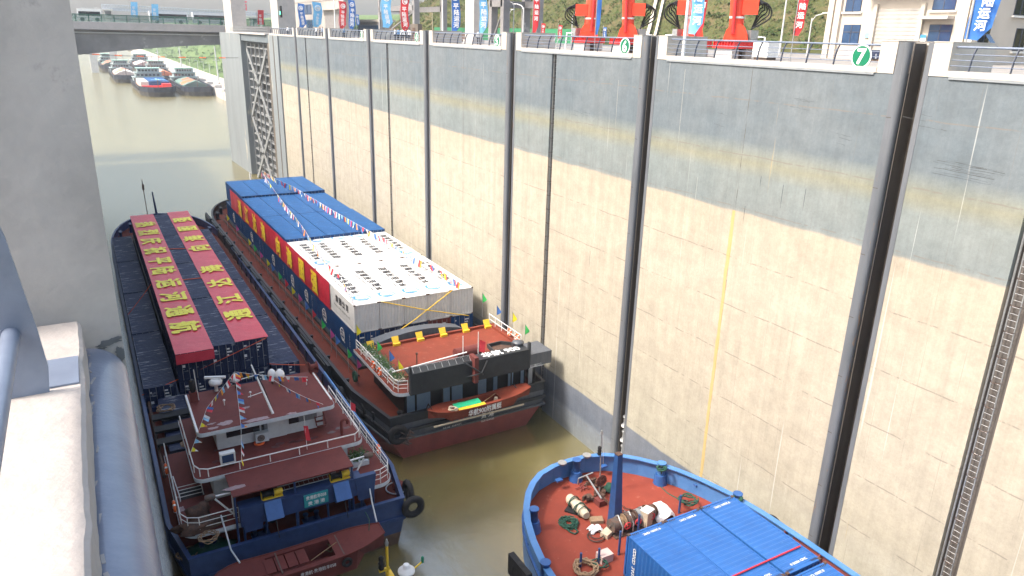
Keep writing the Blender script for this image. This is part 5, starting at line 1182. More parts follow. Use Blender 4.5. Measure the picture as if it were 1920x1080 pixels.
MB().box(24.2, 26.0, 49.7, 50.6, zr+.1, zr+1.0).box(28.8, 29.8, 49.2, 50.2, zr+.1, zr+.9).build('deck_box', 'deck_maroon', MS)
for i, (px, py) in enumerate(((679, 655), (732, 647), (779, 637), (826, 629), (870, 620), (914, 611))):
    x = 19.1+i*2.3; yy = 57.8
    t = mid(thing('roof_wedge', 'yellow folded plate on the far edge of the orange roof, %s' % ['first from the left', 'second from the left', 'third from the left', 'third from the right', 'second from the right', 'at the right corner'][i], 'bracket', (x, yy, zr), 'yellow plates on the roof edge'))
    MB().add([(x-.28, yy-.3, zr+.36), (x+.28, yy-.3, zr+.36), (x+.32, yy+.0, zr+.86), (x-.32, yy+.0, zr+.86), (x-.28, yy-.22, zr+.34), (x+.28, yy-.22, zr+.34), (x+.32, yy+.07, zr+.83), (x-.32, yy+.07, zr+.83)], [(0, 1, 2, 3), (7, 6, 5, 4), (0, 3, 7, 4), (1, 5, 6, 2), (2, 6, 7, 3), (0, 4, 5, 1)]).build('plate', 'yellow', t)
    MB().box(x-.32, x+.32, yy-.6, yy-.2, zr+.15, zr+.37).build('foot', 'yellow', t)
mb = MB(); n = 20; vs = []
for i in range(n+1):
    s_ = i/n; x = 20.2+8.6*s_; h = .62*math.sin(math.pi*s_)**.8; vs += [(x, 59.2, zr-.6), (x, 59.2, zr-.2+h), (x, 60.8, zr-.35+h*.9), (x, 60.8, zr-.6)]
mb.add(vs, [(4*i+j, 4*i+4+j, 4*i+5+j, 4*i+1+j) for i in range(n) for j in range(3)]); mb.build('arched_coaming', 'hull_grey', MS)
guard('side_rail', [(18.05, 58.4, zr), (18.05, 49.7, zr), (18.2, 49.1, zr), (18.9, 48.85, zr)], .95, 'white_paint', MS, 3, 1.3, .026)
guard('side_rail', [(31.4, 58.6, zr), (31.4, 52.6, zr)], 1.0, 'white_paint', MS, 2, 1.3, .03)
for y in (54.0, 52.5): lifebuoy((17.98, y, zr+.35), 'X', MS)
for y in (54.8, 53.4): lifebuoy((31.45, y, zr+.5), 'X', MS)
for i, (x, y, L_, W_) in enumerate(((18.75, 57.2, 1.6, .8), (18.8, 54.0, 3.6, .8), (18.9, 50.9, 1.0, .9), (19.7, 49.5, .9, .5))):
    t = mid(thing('planter', ['white planter of seedlings at the far end of the white side rail', 'long planter of dark green plants along the white side rail', 'planter with round pale cabbage at the rail corner', 'small wooden planter at the stern end of the white rail'][i], 'planter', (x, y, zr), 'planters on the orange roof'))
    MB().box(x-W_/2, x+W_/2, y-L_/2, y+L_/2, zr, zr+.35).build('box', ['white_paint', 'cabin_white', 'tan_cover', 'wood'][i], t); leaves((x, y, zr+.35), W_*.75, L_*.75, .38, int(260*L_), .15, 'leaf', t, seed=i)
def staff_flag(base, h, m, label, cat='flag', group=None, w=.36, hh=1.0, seed=0, both=True):
    t = thing('flag', label, cat, base, group); b = Vector(base)
    MB().cyl(b, b+Vector((0, 0, h)), .022, 5).build('staff', 'galv', t)
    vs = []; n = 8
    for i in range(n+1):
        s_ = i/n; wv = w*(1.25*s_/.62 if s_ < .62 else 1.25*(1-((s_-.62)/.38)**1.6))+.02; z = b.z+h-s_*hh
        for j in range(4): vs.append((b.x+wv*.75*j/3, b.y-wv*.55*j/3+.07*noise.noise(Vector((j*.8, s_*3, seed))), z-.10*j/3))
    MB().add(vs, [(4*i+j, 4*i+j+1, 4*i+5+j, 4*i+4+j) for i in range(n) for j in range(3)], True).build('cloth', m, t); return t
fl = [(430, 430, 'yellow'), (437, 452, 'pink'), (455, 480, 'yellow'), (465, 492, 'green'), (473, 506, 'pink'), (481, 522, 'yellow'), (492, 532, 'blue'), (504, 548, 'green'), (518, 562, 'red'), (531, 577, 'yellow'), (545, 592, 'pink'), (561, 606, 'blue'), (573, 622, 'red'), (594, 642, 'green'), (609, 662, 'pink'), (626, 672, 'blue'), (641, 700, 'green'), (662, 720, 'pink')]
for i, (px, py, cn) in enumerate(fl):
    q = mz(px, py, zd); q.x = 18.25
    mid(staff_flag((18.25, q.y, zd), 2.5, 'p_'+cn, '%s triangular flag on the red walkway of the middle ship, %s from the bow' % (cn, ORD[i]), group='small coloured flags along the red walkway', seed=i))
for i, (x, y, h, cn, lab) in enumerate(((18.3, 58.9, 2.2, 'yellow', 'yellow flag in front of the blue container doors'), (18.9, 55.4, 1.9, 'green', 'green flag among the planters'), (19.0, 52.9, 2.0, 'blue', 'pale blue flag among the planters'), (19.0, 51.0, 1.9, 'yellow', 'yellow flag over the cabbage planter'), (31.6, 60.4, 2.6, 'green', 'green flag by the lock wall behind the white rail'), (32.0, 58.2, 2.0, 'blue', 'blue flag by the lock wall behind the white rail'), (32.4, 55.9, 2.0, 'yellow', 'yellow flag before the cream lock wall'), (32.4, 53.6, 1.6, 'green', 'green flag nearest the right end of the stern'))):
    mid(staff_flag((x, y, zr), h, 'p_'+cn, lab, group='small coloured flags around the orange roof', seed=i+40))
for i, (x, h) in enumerate(((24.2, 3.0), (25.6, 3.1))):
    MB().cyl((x, 49.9, zr), (x, 49.9, zr+h+.3), .035, 6).build('flag_staff', 'white_paint', MS)
f_ = mid(thing('flag', 'red national flag on the white staff at the stern of the middle ship', 'flag', (25.6, 49.85, zr))); cloth('cloth', (25.63, 49.85, zr+1.7), (.5, -.1, -.25), (.08, 0, 1.0), 6, 8, .08, 'p_red', f_, 2)
MB().cyl((20.6, 51.0, zr+.4), (20.6, 51.0, zr+2.0), .05, 6).lathe((20.6, 51.0, zr+1.95), [(.1, 0), (.1, .15)], 8).build('vent_stalk', 'rust', MS)
for i, px in enumerate((23.9, 24.1, 24.3)): MB().cyl((px, 50.2, zr+.4), (px, 50.2, zr+1.6), .012, 4).build('aerial', 'gasket', MS)
# stern lettering and the grey stern gear
text_obj('port_name', '贵 港', .55, 'mark_white', MS, (26.2, 49.02+.18, -30.45), (1, 0, 0), (0, -.05, 1), .02); text_obj('port_name', 'GUI GANG', .26, 'mark_white', MS, (26.2, 49.2, -30.95), (1, 0, 0), (0, -.05, 1), .01)
text_obj('hull_name', 'HUA  HANG', .30, 'mark_white', MS, (22.9, 49.2, -30.7), (1, 0, 0), (0, -.05, 1), .01); text_obj('hull_name', '华 航 9 0 0', .6, 'p_red', MS, (24.0, 49.2, -30.0), (1, 0, 0), (0, -.05, 1), .01)
mb = MB()
for i in range(14): a = random.uniform(0, 6.28); mb.cyl((18.4+random.uniform(-.3, .6), 48.9, -30.2+random.uniform(-.7, .5)), (18.8+random.uniform(-.3, .6), 48.7, -30.4+random.uniform(-.7, .5)), .05, 5)
mb.build('stern_fittings', 'machine', MS)
for k, (x, y, mm) in enumerate(((20.0, 50.4, 'yellow'), (21.4, 50.4, 'yellow'), (20.6, 50.6, 'machine'))): MB().lathe((x, y, zd), [(.2, 0), (.2, .5), (.1, .6)], 8).build('deck_valve', mm, MS)
st_, SL = small_boat('service_boat', 'orange red tender boat hung across the black stern with green and yellow cloth', 20.2, 29.4, 48.0, -28.25, .85, .85, 'deck_orange'); mid(st_)
text_obj('registration', '华航900附属艇', .62, 'mark_white', st_, (24.8, 47.08, -28.58), (1, 0, .03), (0, -.1, 1), .02, sx=.75)
MB().box(20.4, 28.6, 47.3, 47.4, -29.25, -29.15).build('keel_board', 'tan_cover', st_)
cloth('green_cloth', (22.4, 47.45, -28.15), (2.3, 0, 0), (0, .75, .05), 10, 5, .08, 'green_tarp', st_, 3); cloth('yellow_cloth', (22.5, 47.12, -28.17), (2.4, 0, 0), (0, .36, .03), 10, 3, .05, 'yellow', st_, 6)
coil((22.1, 47.5, -28.2), .38, 3, .05, 'tan_cover', None, 'pale_ring', 4, st_)
for (px, q) in ((26.3, .2), (27.0, .1)): MB().lathe((px, 48.0, -28.7), [(.15, 0), (.2, .2), (.15, .4)], 8).build('fuel_can', 'tan_cover', st_)
MB().cyl((24.9, 47.7, -28.3), (26.4, 48.3, -28.1), .03, 5).build('oar', 'wood', st_)
for x in (20.6, 28.4): MB().tube([(x, 49.4, zt), (x, 48.8, -27.9), (x, 48.1, -28.1)], .05, 6).build('davit_arm', 'hull_black', MS)
MB().tube([(28.9, 48.8, -28.1), (29.3, 48.4, -28.1), (29.2, 47.9, -28.0), (28.8, 47.7, -28.0)], .04, 5).build('painter_rope', 'rope_green', st_)
# bunting of the middle ship
pA = onZ(488, 325, -20); 
def bpath(pl, z): return [unmid(onZ(a, b, z)) for a, b in pl]
bt1 = pennants('bunting running from the bow mast over the blue containers to the white corner', [bpath([(490, 322), (503, 340)], -21.5)+bpath([(518, 362), (533, 382), (552, 405), (572, 432), (590, 462), (610, 490)], -22.9)+bpath([(640, 520), (664, 572)], -23.8)], 1.05, 'signal bunting over the middle ship', seed=11, size=.8); mid(bt1)
bt2 = pennants('bunting running from the bow mast down to the lock wall side', [bpath([(495, 322), (516, 335)], -21.2)+bpath([(550, 350), (583, 370), (620, 392), (655, 412), (690, 432), (718, 445), (770, 480), (815, 500), (865, 532)], -23.1)], .95, 'signal bunting over the middle ship', seed=12, size=.85); mid(bt2)
for k, (A, B) in enumerate(((zw, (463, 343, 425, 372)),)):
    pass
# ================================================================== FRONT SHIP (blue bow)
CS = thing('container_ship', 'blue hulled container ship with red foredeck at the bottom right', 'ship', (25, 10, -33))
half = [(0, 35.3), (1.3, 35.2), (2.6, 34.8), (3.6, 34.1), (4.4, 33.3), (5.2, 32.2), (5.9, 30.9), (6.5, 29.3), (7.0, 27.4), (7.27, 25.3), (7.3, 25.1), (7.45, 22), (7.5, 18), (7.5, -40)]
P = [(25.05+x, y) for x, y in half[::-1]]+[(25.05-x, y) for x, y in half[1:]]
zt, zd = -26.75, -28.0
Pl = shrink(P, 25.05, 0, .93, .93)
MB().loft(Pl, -34, P, -29.4, cap=False).build('hull', 'bow_blue_dark', CS); MB().ring(P, offset_poly(P, .10), -29.4, zt).build('bulwark', 'bow_blue', CS)
MB().ring(offset_poly(P, -.05), offset_poly(P, .34), zt, zt+.07).build('cap_rail', 'bow_blue', CS)
MB().ring(offset_poly(P, -.12), offset_poly(P, .02), zt-.9, zt-.72).build('rub_rail', 'bow_blue_dark', CS)
Pd = [(x, y) for x, y in offset_poly(P, .1) if y > 25.2]
MB().prism(Pd, zd-.1, zd).build('foredeck', 'deck_red', CS)
Pm_ = offset_poly(P, .1); MB().prism([(17.7, -39), (32.4, -39), (32.4, 25.2), (17.7, 25.2)][::-1], zd-.55, zd-.45).build('main_deck', 'walk_red', CS)
MB().box(32.36, 32.42, -39, 24.6, zd-1.2, zt).build('inner_plating', 'hull_red', CS)
for i in range(9): MB().box(32.1, 32.36, 4+i*2.4, 4.08+i*2.4, zd-1.2, zt).build('frame_rib', 'hull_red', CS)
MB().box(18.4, 21.0, 25.1, 25.25, zd-1.2, zd+.25).build('break_plate', 'hull_rust', CS)
MB().box(18.1, 21.2, 25.25, 25.4, zd, zd+.22).build('break_rail_base', 'bow_blue', CS)
def cz(px, py, z=zd): return onZ(px, py, z)
for k, (px, py) in enumerate(((1001, 967), (1081, 874), (1240, 880), (1382, 938), (1022, 1068))):
    c = cz(px, py, zt-.2); 
    MB().lathe((c.x, c.y, zt-.75), [(.25, 0), (.25, .95), (.30, .96), (.30, 1.06)], 14).build('mooring_post', 'bow_blue_dark' if k != 2 else 'bow_blue', CS)
    MB().lathe((c.x, c.y, zd), [(.48, 0), (.36, .7)], 10).build('post_pedestal', 'bow_blue_dark', CS)
for (px, py) in ((1054, 872), (1100, 858)):
    c = cz(px, py, zt+.07); MB().lathe(c, [(.15, 0), (.15, .12), (.3, .14), (.3, .22)], 14).build('fairlead', 'galv', CS)
for (px, py) in ((1048, 900), (1132, 874), (1307, 908), (998, 1020)):
    c = cz(px, py, zd+.7); MB().cbox(c, .45, .3, .1).build('cleat', 'bow_blue_dark', CS)
tyre((17.35, 28.2, -27.9), 'X', CS, .62, .24); tyre((32.7, 24.6, -27.6), 'X', CS, .55, .22); tyre((17.2, 26.2, -28.4), 'X', CS, .6, .24)
MB().box(17.15, 17.5, 27.3, 29.3, -28.4, -27.1).build('fender_board', 'tyre', CS)
# masts
c = cz(1152, 985); t = thing('king_post', 'tapered blue square post standing on the red foredeck', 'post', c); tp = onY(1160, 852, c.y+.1)
n = 4; b0 = .32; b1v = .17
MB().add([(c.x+sx*b0, c.y+sy*b0, zd) for sx, sy in ((-1, -1), (1, -1), (1, 1), (-1, 1))]+[(tp.x+sx*b1v, tp.y+sy*b1v, tp.z) for sx, sy in ((-1, -1), (1, -1), (1, 1), (-1, 1))], [(0, 1, 5, 4), (1, 2, 6, 5), (2, 3, 7, 6), (3, 0, 4, 7)]).build('post', 'post_blue', t)
MB().cbox((tp.x, tp.y, tp.z+.03), .36, .36, .06).build('rusty_top', 'rust', t)
MB().torus((c.x+.5, c.y-.2, zd+.9), .12, .035, 'X', 12, 5).box(c.x+.3, c.x+.55, c.y-.25, c.y-.15, zd+.7, zd+.85).build('shackle', 'galv', t)
c = cz(1127, 903+20); c = cz(1124, 925); t = thing('light_mast', 'thin grey mast with black signal lamps above the anchor windlass', 'mast', c); tp = onY(1128, 812, c.y)
MB().cyl(c, (tp.x, tp.y, tp.z), .05, 8, .03).build('pole', 'galv', t); MB().cyl(c+Vector((.12, 0, 2.2)), (tp.x+.1, tp.y, tp.z-.2), .02, 5).build('conduit', 'white_paint', t)
q = c.lerp(tp, .72); MB().lathe(q-Vector((.12, 0, .3)), [(.10, 0), (.14, .1), (.1, .2), (.14, .3), (.1, .4), (.14, .5), (.1, .6)], 10).build('lamp', 'gasket', t); MB().lathe(Vector(tp)-Vector((0, 0, .1)), [(.07, 0), (.09, .1), (.04, .3)], 8).build('top_lamp', 'galv', t)
MB().lathe(c+Vector((0, -.1, 1.0)), [(.42, -.02), (.42, .02)], 18, 'Y').build('day_shape', 'day_mesh', t)
# windlass
A = cz(1150, 985, zd+.55); B = cz(1222, 958, zd+.55); ax = (B-A).normalized(); wd = thing('anchor_windlass', 'large rusty anchor windlass with rope drums across the red foredeck', 'windlass', (A+B)/2-Vector((0, 0, .55)))
def drum(s0, s1, r, m_, nm_, rim=.0):
    p, q = A+ax*s0, A+ax*s1; o = MB().cyl(p, q, r, 18, smooth=True)
    if rim: o.cyl(p, p+ax*.07, r+rim, 18, smooth=False).cyl(q-ax*.07, q, r+rim, 18, smooth=False)
    return o.build(nm_, m_, wd)
L_ = (B-A).length
MB().cyl(A-ax*.3, B+ax*.3, .08, 10).build('shaft', 'machine', wd)
drum(-.2, .3, .42, 'machine', 'gearbox_end'); drum(.38, .75, .28, 'rope_tan', 'rope_drum', .22); drum(.85, 1.1, .50, 'machine', 'chain_wheel'); drum(1.2, 1.6, .30, 'rust', 'chain_drum', .2)
drum(1.7, 2.05, .46, 'galv', 'gear_case'); drum(2.15, 2.6, .28, 'rope_tan', 'rope_drum', .22); drum(2.7, 3.0, .40, 'machine', 'brake_drum'); drum(3.1, L_+.2, .22, 'rust', 'warping_head', .16)
for s_ in (.05, .8, 1.65, 2.65): p = A+ax*s_; MB().box(p.x-.08, p.x+.08, p.y-.35, p.y+.35, zd, zd+.6).build('side_frame', 'machine', wd)
for s_ in (.55, 1.35, 2.4): p = A+ax*s_+Vector((.1, -.55, .1)); MB().torus(p, .22, .03, 'Y', 16, 5).cyl(p+Vector((-.2, 0, 0)), p+Vector((.2, 0, 0)), .015, 4).cyl(p+Vector((0, 0, -.2)), p+Vector((0, 0, .2)), .015, 4).cyl(p, p+Vector((0, .4, 0)), .02, 5).build('hand_wheel', 'p_red', wd)
for a0_, a1_, rr in ((.38, .75, .30), (2.15, 2.6, .30), (1.2, 1.6, .32)):
    pts = [A+ax*(a0_+.06+(a1_-a0_-.12)*abs(((q/14)*.5) % 2-1))+Vector((-ax.y, ax.x, 0))*rr*math.cos(q/14*6.283*1.0)+Vector((0, 0, rr*math.sin(q/14*6.283))) for q in range(14*9)]; MB().tube(pts, .03, 5).build('wound_cable', 'rope_tan' if rr < .31 else 'machine', wd)
for s_ in (.3, 1.12, 2.08): p = A+ax*s_; MB().tube([p+Vector((0, -.5, -.5)), p+Vector((0, -.52, .1)), p+Vector((0, 0, .6)), p+Vector((0, .5, .1)), p+Vector((0, .5, -.5))], .05, 6).build('brake_band', 'galv', wd)
MB().box(A.x-.2, B.x+.3, min(A.y, B.y)-.6, max(A.y, B.y)+.5, zd, zd+.06).build('bed_plate', 'rust', wd)
for k, (P0, P1) in enumerate(((cz(1124, 925, zd+.5), A+ax*.95+Vector((0, .3, .2))), (cz(1160, 945, zd+.8), A+ax*2.0+Vector((0, .3, .1))))):
    P0 = Vector(P0); t = thing('anchor_chain', 'rusty anchor chain running to the windlass, %s' % ['long left one from the hawse', 'short right one by the blue post'][k], 'chain', P0, 'anchor chains'); mb = MB(); n = int((P1-P0).length/.17)
    for i in range(n):
        p = P0.lerp(P1, i/n)-Vector((0, 0, .1*math.sin(math.pi*i/n))); mb.torus(p, .085, .028, 'XYZ'[(i % 2)*2], 8, 4)
    mb.build('links', 'rust', t)
c = cz(1118, 905); t = thing('chain_stopper', 'rusty chain stopper gear and brown pipe rack on the foredeck', 'deck gear', c)
mb = MB(); mb.cyl(cz(1085, 897, zd+.5), cz(1112, 886, zd+.7), .05, 6).cyl(cz(1085, 897, zd+.5), cz(1083, 908, zd), .05, 6).cyl(cz(1100, 892, zd+.6), cz(1128, 935, zd+.5), .06, 6); mb.build('pipe_rack', 'galv', t)
mb = MB(); rs = random.Random(4)
for i in range(26): q = cz(rs.uniform(1092, 1135), rs.uniform(893, 935), zd+rs.uniform(.05, .4)); mb.cbox(q, rs.uniform(.15, .4), rs.uniform(.1, .3), rs.uniform(.1, .35), Matrix.Rotation(rs.uniform(0, 3), 3, 'Z'))
mb.build('stopper_blocks', 'rust', t); MB().cbox(cz(1126, 940, zd+.2), .6, .6, .4).build('red_box', 'deck_maroon', t); MB().blob(cz(1142, 915, zd+.3), .4, .35, .3, 4, .3).build('green_tarp_bundle', 'rope_green', t)
mb = MB()
for i in range(8): q = cz(1090+rs.uniform(-5, 6), 908+rs.uniform(-3, 8), zd+.08); mb.cyl(q, q+Vector((rs.uniform(-.7, .3), rs.uniform(-.6, 0), .05)), .035, 5)
o = mb.build('glove_rags', 'hull_red'); rebase(o, cz(1090, 910)); tag(o, 'heap of red brown rags and rods left of the pipe rack', 'rags')
# wrapped bundle, ropes, sheets
A_ = cz(1072, 937, zd+.35); B_ = cz(1095, 962, zd+.35); t = thing('wrapped_bundle', 'cream canvas bundle tied with green rope on the red foredeck', 'bundle', (A_+B_)/2-Vector((0, 0, .35))); d = B_-A_
mb = MB(); vs = []; n = 14; ring = 14; u = d.normalized(); s_ = u.cross(Vector((0, 0, 1))).normalized(); w_ = s_.cross(u)
for i in range(n+1):
    f_ = i/n; r = .36*(.45+.55*math.sin(math.pi*min(1, .2+f_*.75))**.6)*(1-.14*math.exp(-((f_-.35)/.05)**2)-.14*math.exp(-((f_-.7)/.05)**2))
    for j in range(ring):
        a = 2*math.pi*j/ring; rr = r*(1+.16*noise.noise(Vector((f_*5, math.cos(a), math.sin(a))))*2); vs.append(A_-d*.15+d*1.35*f_+s_*rr*math.cos(a)+w_*rr*math.sin(a))
mb.add(vs, [(i*ring+j, i*ring+(j+1) % ring, (i+1)*ring+(j+1) % ring, (i+1)*ring+j) for i in range(n) for j in range(ring)], True); mb.add(vs[:ring], [list(range(ring))]); mb.add(vs[-ring:], [list(range(ring))[::-1]]); mb.build('canvas', 'tan_cover', t)
mb = MB()
for f_, tl in ((.22, .3), (.30, -.1), (.58, .5), (.62, -.5), (.8, .1)):
    pts = [A_-d*.15+d*1.35*(f_+tl*.12*math.cos(2*math.pi*j/14))+s_*.39*math.cos(2*math.pi*j/14)+w_*.39*math.sin(2*math.pi*j/14) for j in range(15)]; mb.tube(pts, .028, 5)
mb.build('lashing', 'rope_green', t)
MB().cbox((A_+B_)/2-Vector((0, 0, .3)), .9, 1.4, .12, Matrix.Rotation(.6, 3, 'Z')).build('pallet', 'gasket', t)
coil(cz(1066, 983), .62, 9, .035, 'rope_green', 'coiled green rope heap on the red foredeck', seed=6)
o = MB().tube([cz(1078, 990, zd+.1), cz(1084, 997, zd+.06), cz(1078, 1001, zd+.06), cz(1070, 998, zd+.06), cz(1060, 990, zd+.1)], .05, 6).build('rope_tail', 'rope_green'); rebase(o, cz(1070, 995)); tag(o, 'thick tail of the coiled green rope', 'rope')
def sheet(c, rx, ry, h, seed, m, name, label, cat, n=22):
    vs = []; c = Vector(c)
    for i in range(n+1):
        for j in range(n+1):
            u_, v_ = i/n*2-1, j/n*2-1; rr = math.sqrt(u_*u_+v_*v_); k = max(0, 1-(rr/1.25)**3)
            ed = 1+.25*noise.noise(Vector((u_*2, v_*2, seed))); vs.append(c+Vector((u_*rx*ed*(1-.22*rr), v_*ry*ed*(1-.22*rr), .02+h*k*(.7+.6*noise.noise(Vector((u_*1.6, v_*1.6, seed+2))))+.12*h*abs(noise.noise(Vector((u_*6, v_*6, seed)))))))
    m1 = n+1; o = MB().add(vs, [(i*m1+j, (i+1)*m1+j, (i+1)*m1+j+1, i*m1+j+1) for i in range(n) for j in range(n)], True).build(name, m); rebase(o, c); tag(o, label, cat)
sheet(cz(1238, 965), .95, 1.0, .75, 1, 'white_sheet', 'dust_sheet', 'crumpled white sheet covering gear right of the windlass', 'sheet')
sheet(cz(1115, 994), .55, .42, .35, 5, 'white_sheet', 'white_cloth', 'small crumpled white cloth beside the windlass', 'cloth')
c = cz(1138, 1003); o = MB().cbox(c+Vector((0, 0, .14)), .75, .5, .28, Matrix.Rotation(.4, 3, 'Z')).build('wooden_box', 'tan_cover'); rebase(o, c); tag(o, 'low tan box beside the white cloth on the foredeck', 'box')
c = cz(1118, 978); o = MB().cbox(c+Vector((0, 0, .12)), .8, .5, .2, Matrix.Rotation(-.4, 3, 'Z')).build('cardboard', 'rope_tan'); rebase(o, c); tag(o, 'crushed brown cardboard behind the white cloth', 'cardboard')
mb = MB(); c = cz(1117, 1008); mb.torus(c+Vector((0, 0, .1)), .5, .04, 'Z', 18, 5); mb.torus(c+Vector((.1, .1, .16)), .42, .035, 'Z', 18, 5); o = mb.build('hose_coil', 'hull_rust'); rebase(o, c); tag(o, 'dark red hose coil under the white cloth', 'hose')
c = cz(1211, 985); t = thing('control_box', 'cream control cabinet between windlass and containers', 'cabinet', c); MB().cbox(c+Vector((0, 0, .55)), .62, .5, 1.1, Matrix.Rotation(.3, 3, 'Z')).build('cabinet', 'tan_cover', t); MB().cbox(c+Vector((0, 0, 1.12)), .7, .58, .05, Matrix.Rotation(.3, 3, 'Z')).build('lid', 'white_paint', t)
mb = MB(); c1 = cz(1240, 885, zt); pts = [c1, cz(1240, 888, zt-.4), cz(1247, 900), cz(1238, 912), cz(1252, 925), cz(1270, 935), cz(1290, 940, zd+.3)]
o = MB().tube(pts, .045, 6).build('mooring_rope', 'rope_green'); rebase(o, c1); tag(o, 'dark green mooring rope trailing from the blue post over the red deck', 'rope')
coil(cz(1240, 881, zt+.05), .33, 4, .045, 'rope_green', 'green rope wound round the blue post on the bow rail', seed=3); coil(cz(1382, 938, zt+.05), .33, 4, .045, 'rope_green', 'green rope wound round the blue post by the container corner', seed=9)
coil(cz(1290, 940, zd+.45), .62, 3, .05, 'rope_green', 'green rope loops hung on the small blue posts before the containers', seed=2)
coil(cz(1098, 1068, zd+.15), .75, 5, .06, 'rope_tan', 'brown rope coil at the bottom of the red foredeck', seed=12)
coil(cz(1125, 1060, zd+.15), .45, 3, .04, 'rope_green', 'green rope beside the brown coil at the bottom', seed=13)
for (px, py, h) in ((1273, 962, 1.3), (1196, 1000, 1.3), (1160, 1040, 1.6), (1122, 1056, 1.0), (1088, 1062, .9)): c = cz(px, py); MB().cyl(c, c+Vector((0, 0, h)), .07, 8).build('deck_post', 'post_blue', CS)
c = cz(1133, 1050); o = MB().box(c.x-.4, c.x+.4, c.y-.3, c.y+.3, zd, zd+.5).build('pink_crate', 'far_pink'); rebase(o, c); tag(o, 'pink lidded crate near the bottom of the foredeck', 'crate')
guard('break_rail', [(21.1, 25.3, zd), (18.4, 25.3, zd)], .7, 'rust', CS, 2, .6, .02)
# containers of the front ship
zc3 = -24.4; H3 = 2.62; cx = [22.86, 25.34, 27.86]; cn3 = ['left', 'middle', 'right']
for r_ in range(3):
    for k, x in enumerate(cx):
        y = 21.8-6.28*r_
        t = container('bright blue container on the blue hulled ship, %s column, %s row from the bow' % (cn3[k], ORD[r_]), (x+(.06 if k == 2 else 0), y, zc3-H3), 6.08, 'bright_blue', 'bright blue containers on the front ship', H_=H3, doors=False)
        for q in (1, -1):
            yy = y+q*2.62
            text_obj('roof_number', '0 26301 CMC', .20, 'mark_white', t, (x+.1, yy, zc3-.015), (-q, 0, 0), (0, -q, 0), .02)
            mb = MB()
            for s_ in (-1, 1):
                for i in range(4): xx = x+s_*.85+i*.11-.16; mb.add([(xx, yy+q*.18, zc3-.012), (xx+.05, yy+q*.18, zc3-.012), (xx+.11, yy+q*.30, zc3-.012), (xx+.06, yy+q*.30, zc3-.012)], [(0, 1, 2, 3) if q > 0 else (3, 2, 1, 0)])
            mb.build('warning_stripes', 'mark_black', t)
        if k == 0:
            for i, ch in enumerate('COSCO 26301'): 
                if ch != ' ': text_obj('side_letter', ch, .30, 'mark_white', t, (x-1.245, y+2.3, zc3-.5-i*.185), (0, 0, -1), (0, 1, 0), .03)
        for d_ in range(2):
            if d_ == 0 and (k == 0 or r_ == 0): container('lower bright blue container on the blue hulled ship, %s column, %s row' % (cn3[k], ORD[r_]), (x, y, zc3-2*H3-.03), 6.08, 'bright_blue', 'lower bright blue containers on the front ship', H_=H3, doors=False)
MB().box(24.2, 29.0, 3, 18.4, zd-1.2, zc3-H3-.04).build('hold_cover', 'hull_black', CS)
A = onZ(1500, 1024, zc3+.03); B = onZ(1375, 1080, zc3+.03); o = MB().tube([A, B, B+(B-A)*.5], .045, 5).build('lashing_strap', 'flag_red'); rebase(o, A); tag(o, 'pink red strap lying across the bright blue container roofs', 'strap')
# yellow mast tops of a workboat below the camera
WB = thing('work_boat', 'small workboat below the frame carrying the yellow lamp mast', 'boat', (8, 20, -33))
wp = hull_poly(9, 3.2, 4, 29.5, 7, 2.4, 3); MB().loft(shrink(wp, 9, 16, .85, .92), -34, wp, -31.3).build('hull', 'hull_blue', WB); MB().box(6.8, 11.2, 12, 22, -31.3, -28.6).build('cabin', 'cabin_white', WB)
m0 = onZ(726, 1045, -25); MB().cyl((m0.x, m0.y, -31.3), (m0.x, m0.y, -25.9), .10, 8).cyl((m0.x, m0.y, -25.9), (m0.x, m0.y, -24.2), .07, 8).box(m0.x-.45, m0.x+.1, m0.y-.06, m0.y+.06, -25.75, -25.6).box(m0.x-.03, m0.x+.25, m0.y-.3, m0.y+.3, -26.2, -26.0).build('yellow_mast', 'yellow', WB)
MB().lathe((m0.x-.32, m0.y, -25.6), [(.13, 0), (.16, .15), (.1, .2), (.16, .4), (.1, .45), (.14, .7), (.05, .8)], 12).build('lamp', 'gasket', WB); MB().lathe((m0.x, m0.y, -24.3), [(.07, 0), (.1, .15), (.03, .4)], 8).build('top_lamp', 'galv', WB)
r0 = onZ(762, 1072, -25.2); MB().lathe((r0.x, r0.y, r0.z), [(.3, -.12), (.42, 0), (.42, .1), (.2, .2), (.16, .3), (.16, .42), (.1, .46)], 18).build('radar_dome', 'mark_white', WB); MB().cyl((r0.x, r0.y, -28.6), (r0.x, r0.y, r0.z-.1), .06, 8).cyl((r0.x, r0.y, r0.z-.2), (r0.x+.9, r0.y+.15, r0.z+.15), .045, 6).build('arm', 'yellow', WB)
MB().lathe((r0.x+.92, r0.y+.15, r0.z+.1), [(.07, 0), (.08, .3), (.05, .34)], 8).build('side_lamp', 'sign_green', WB)
midfix()
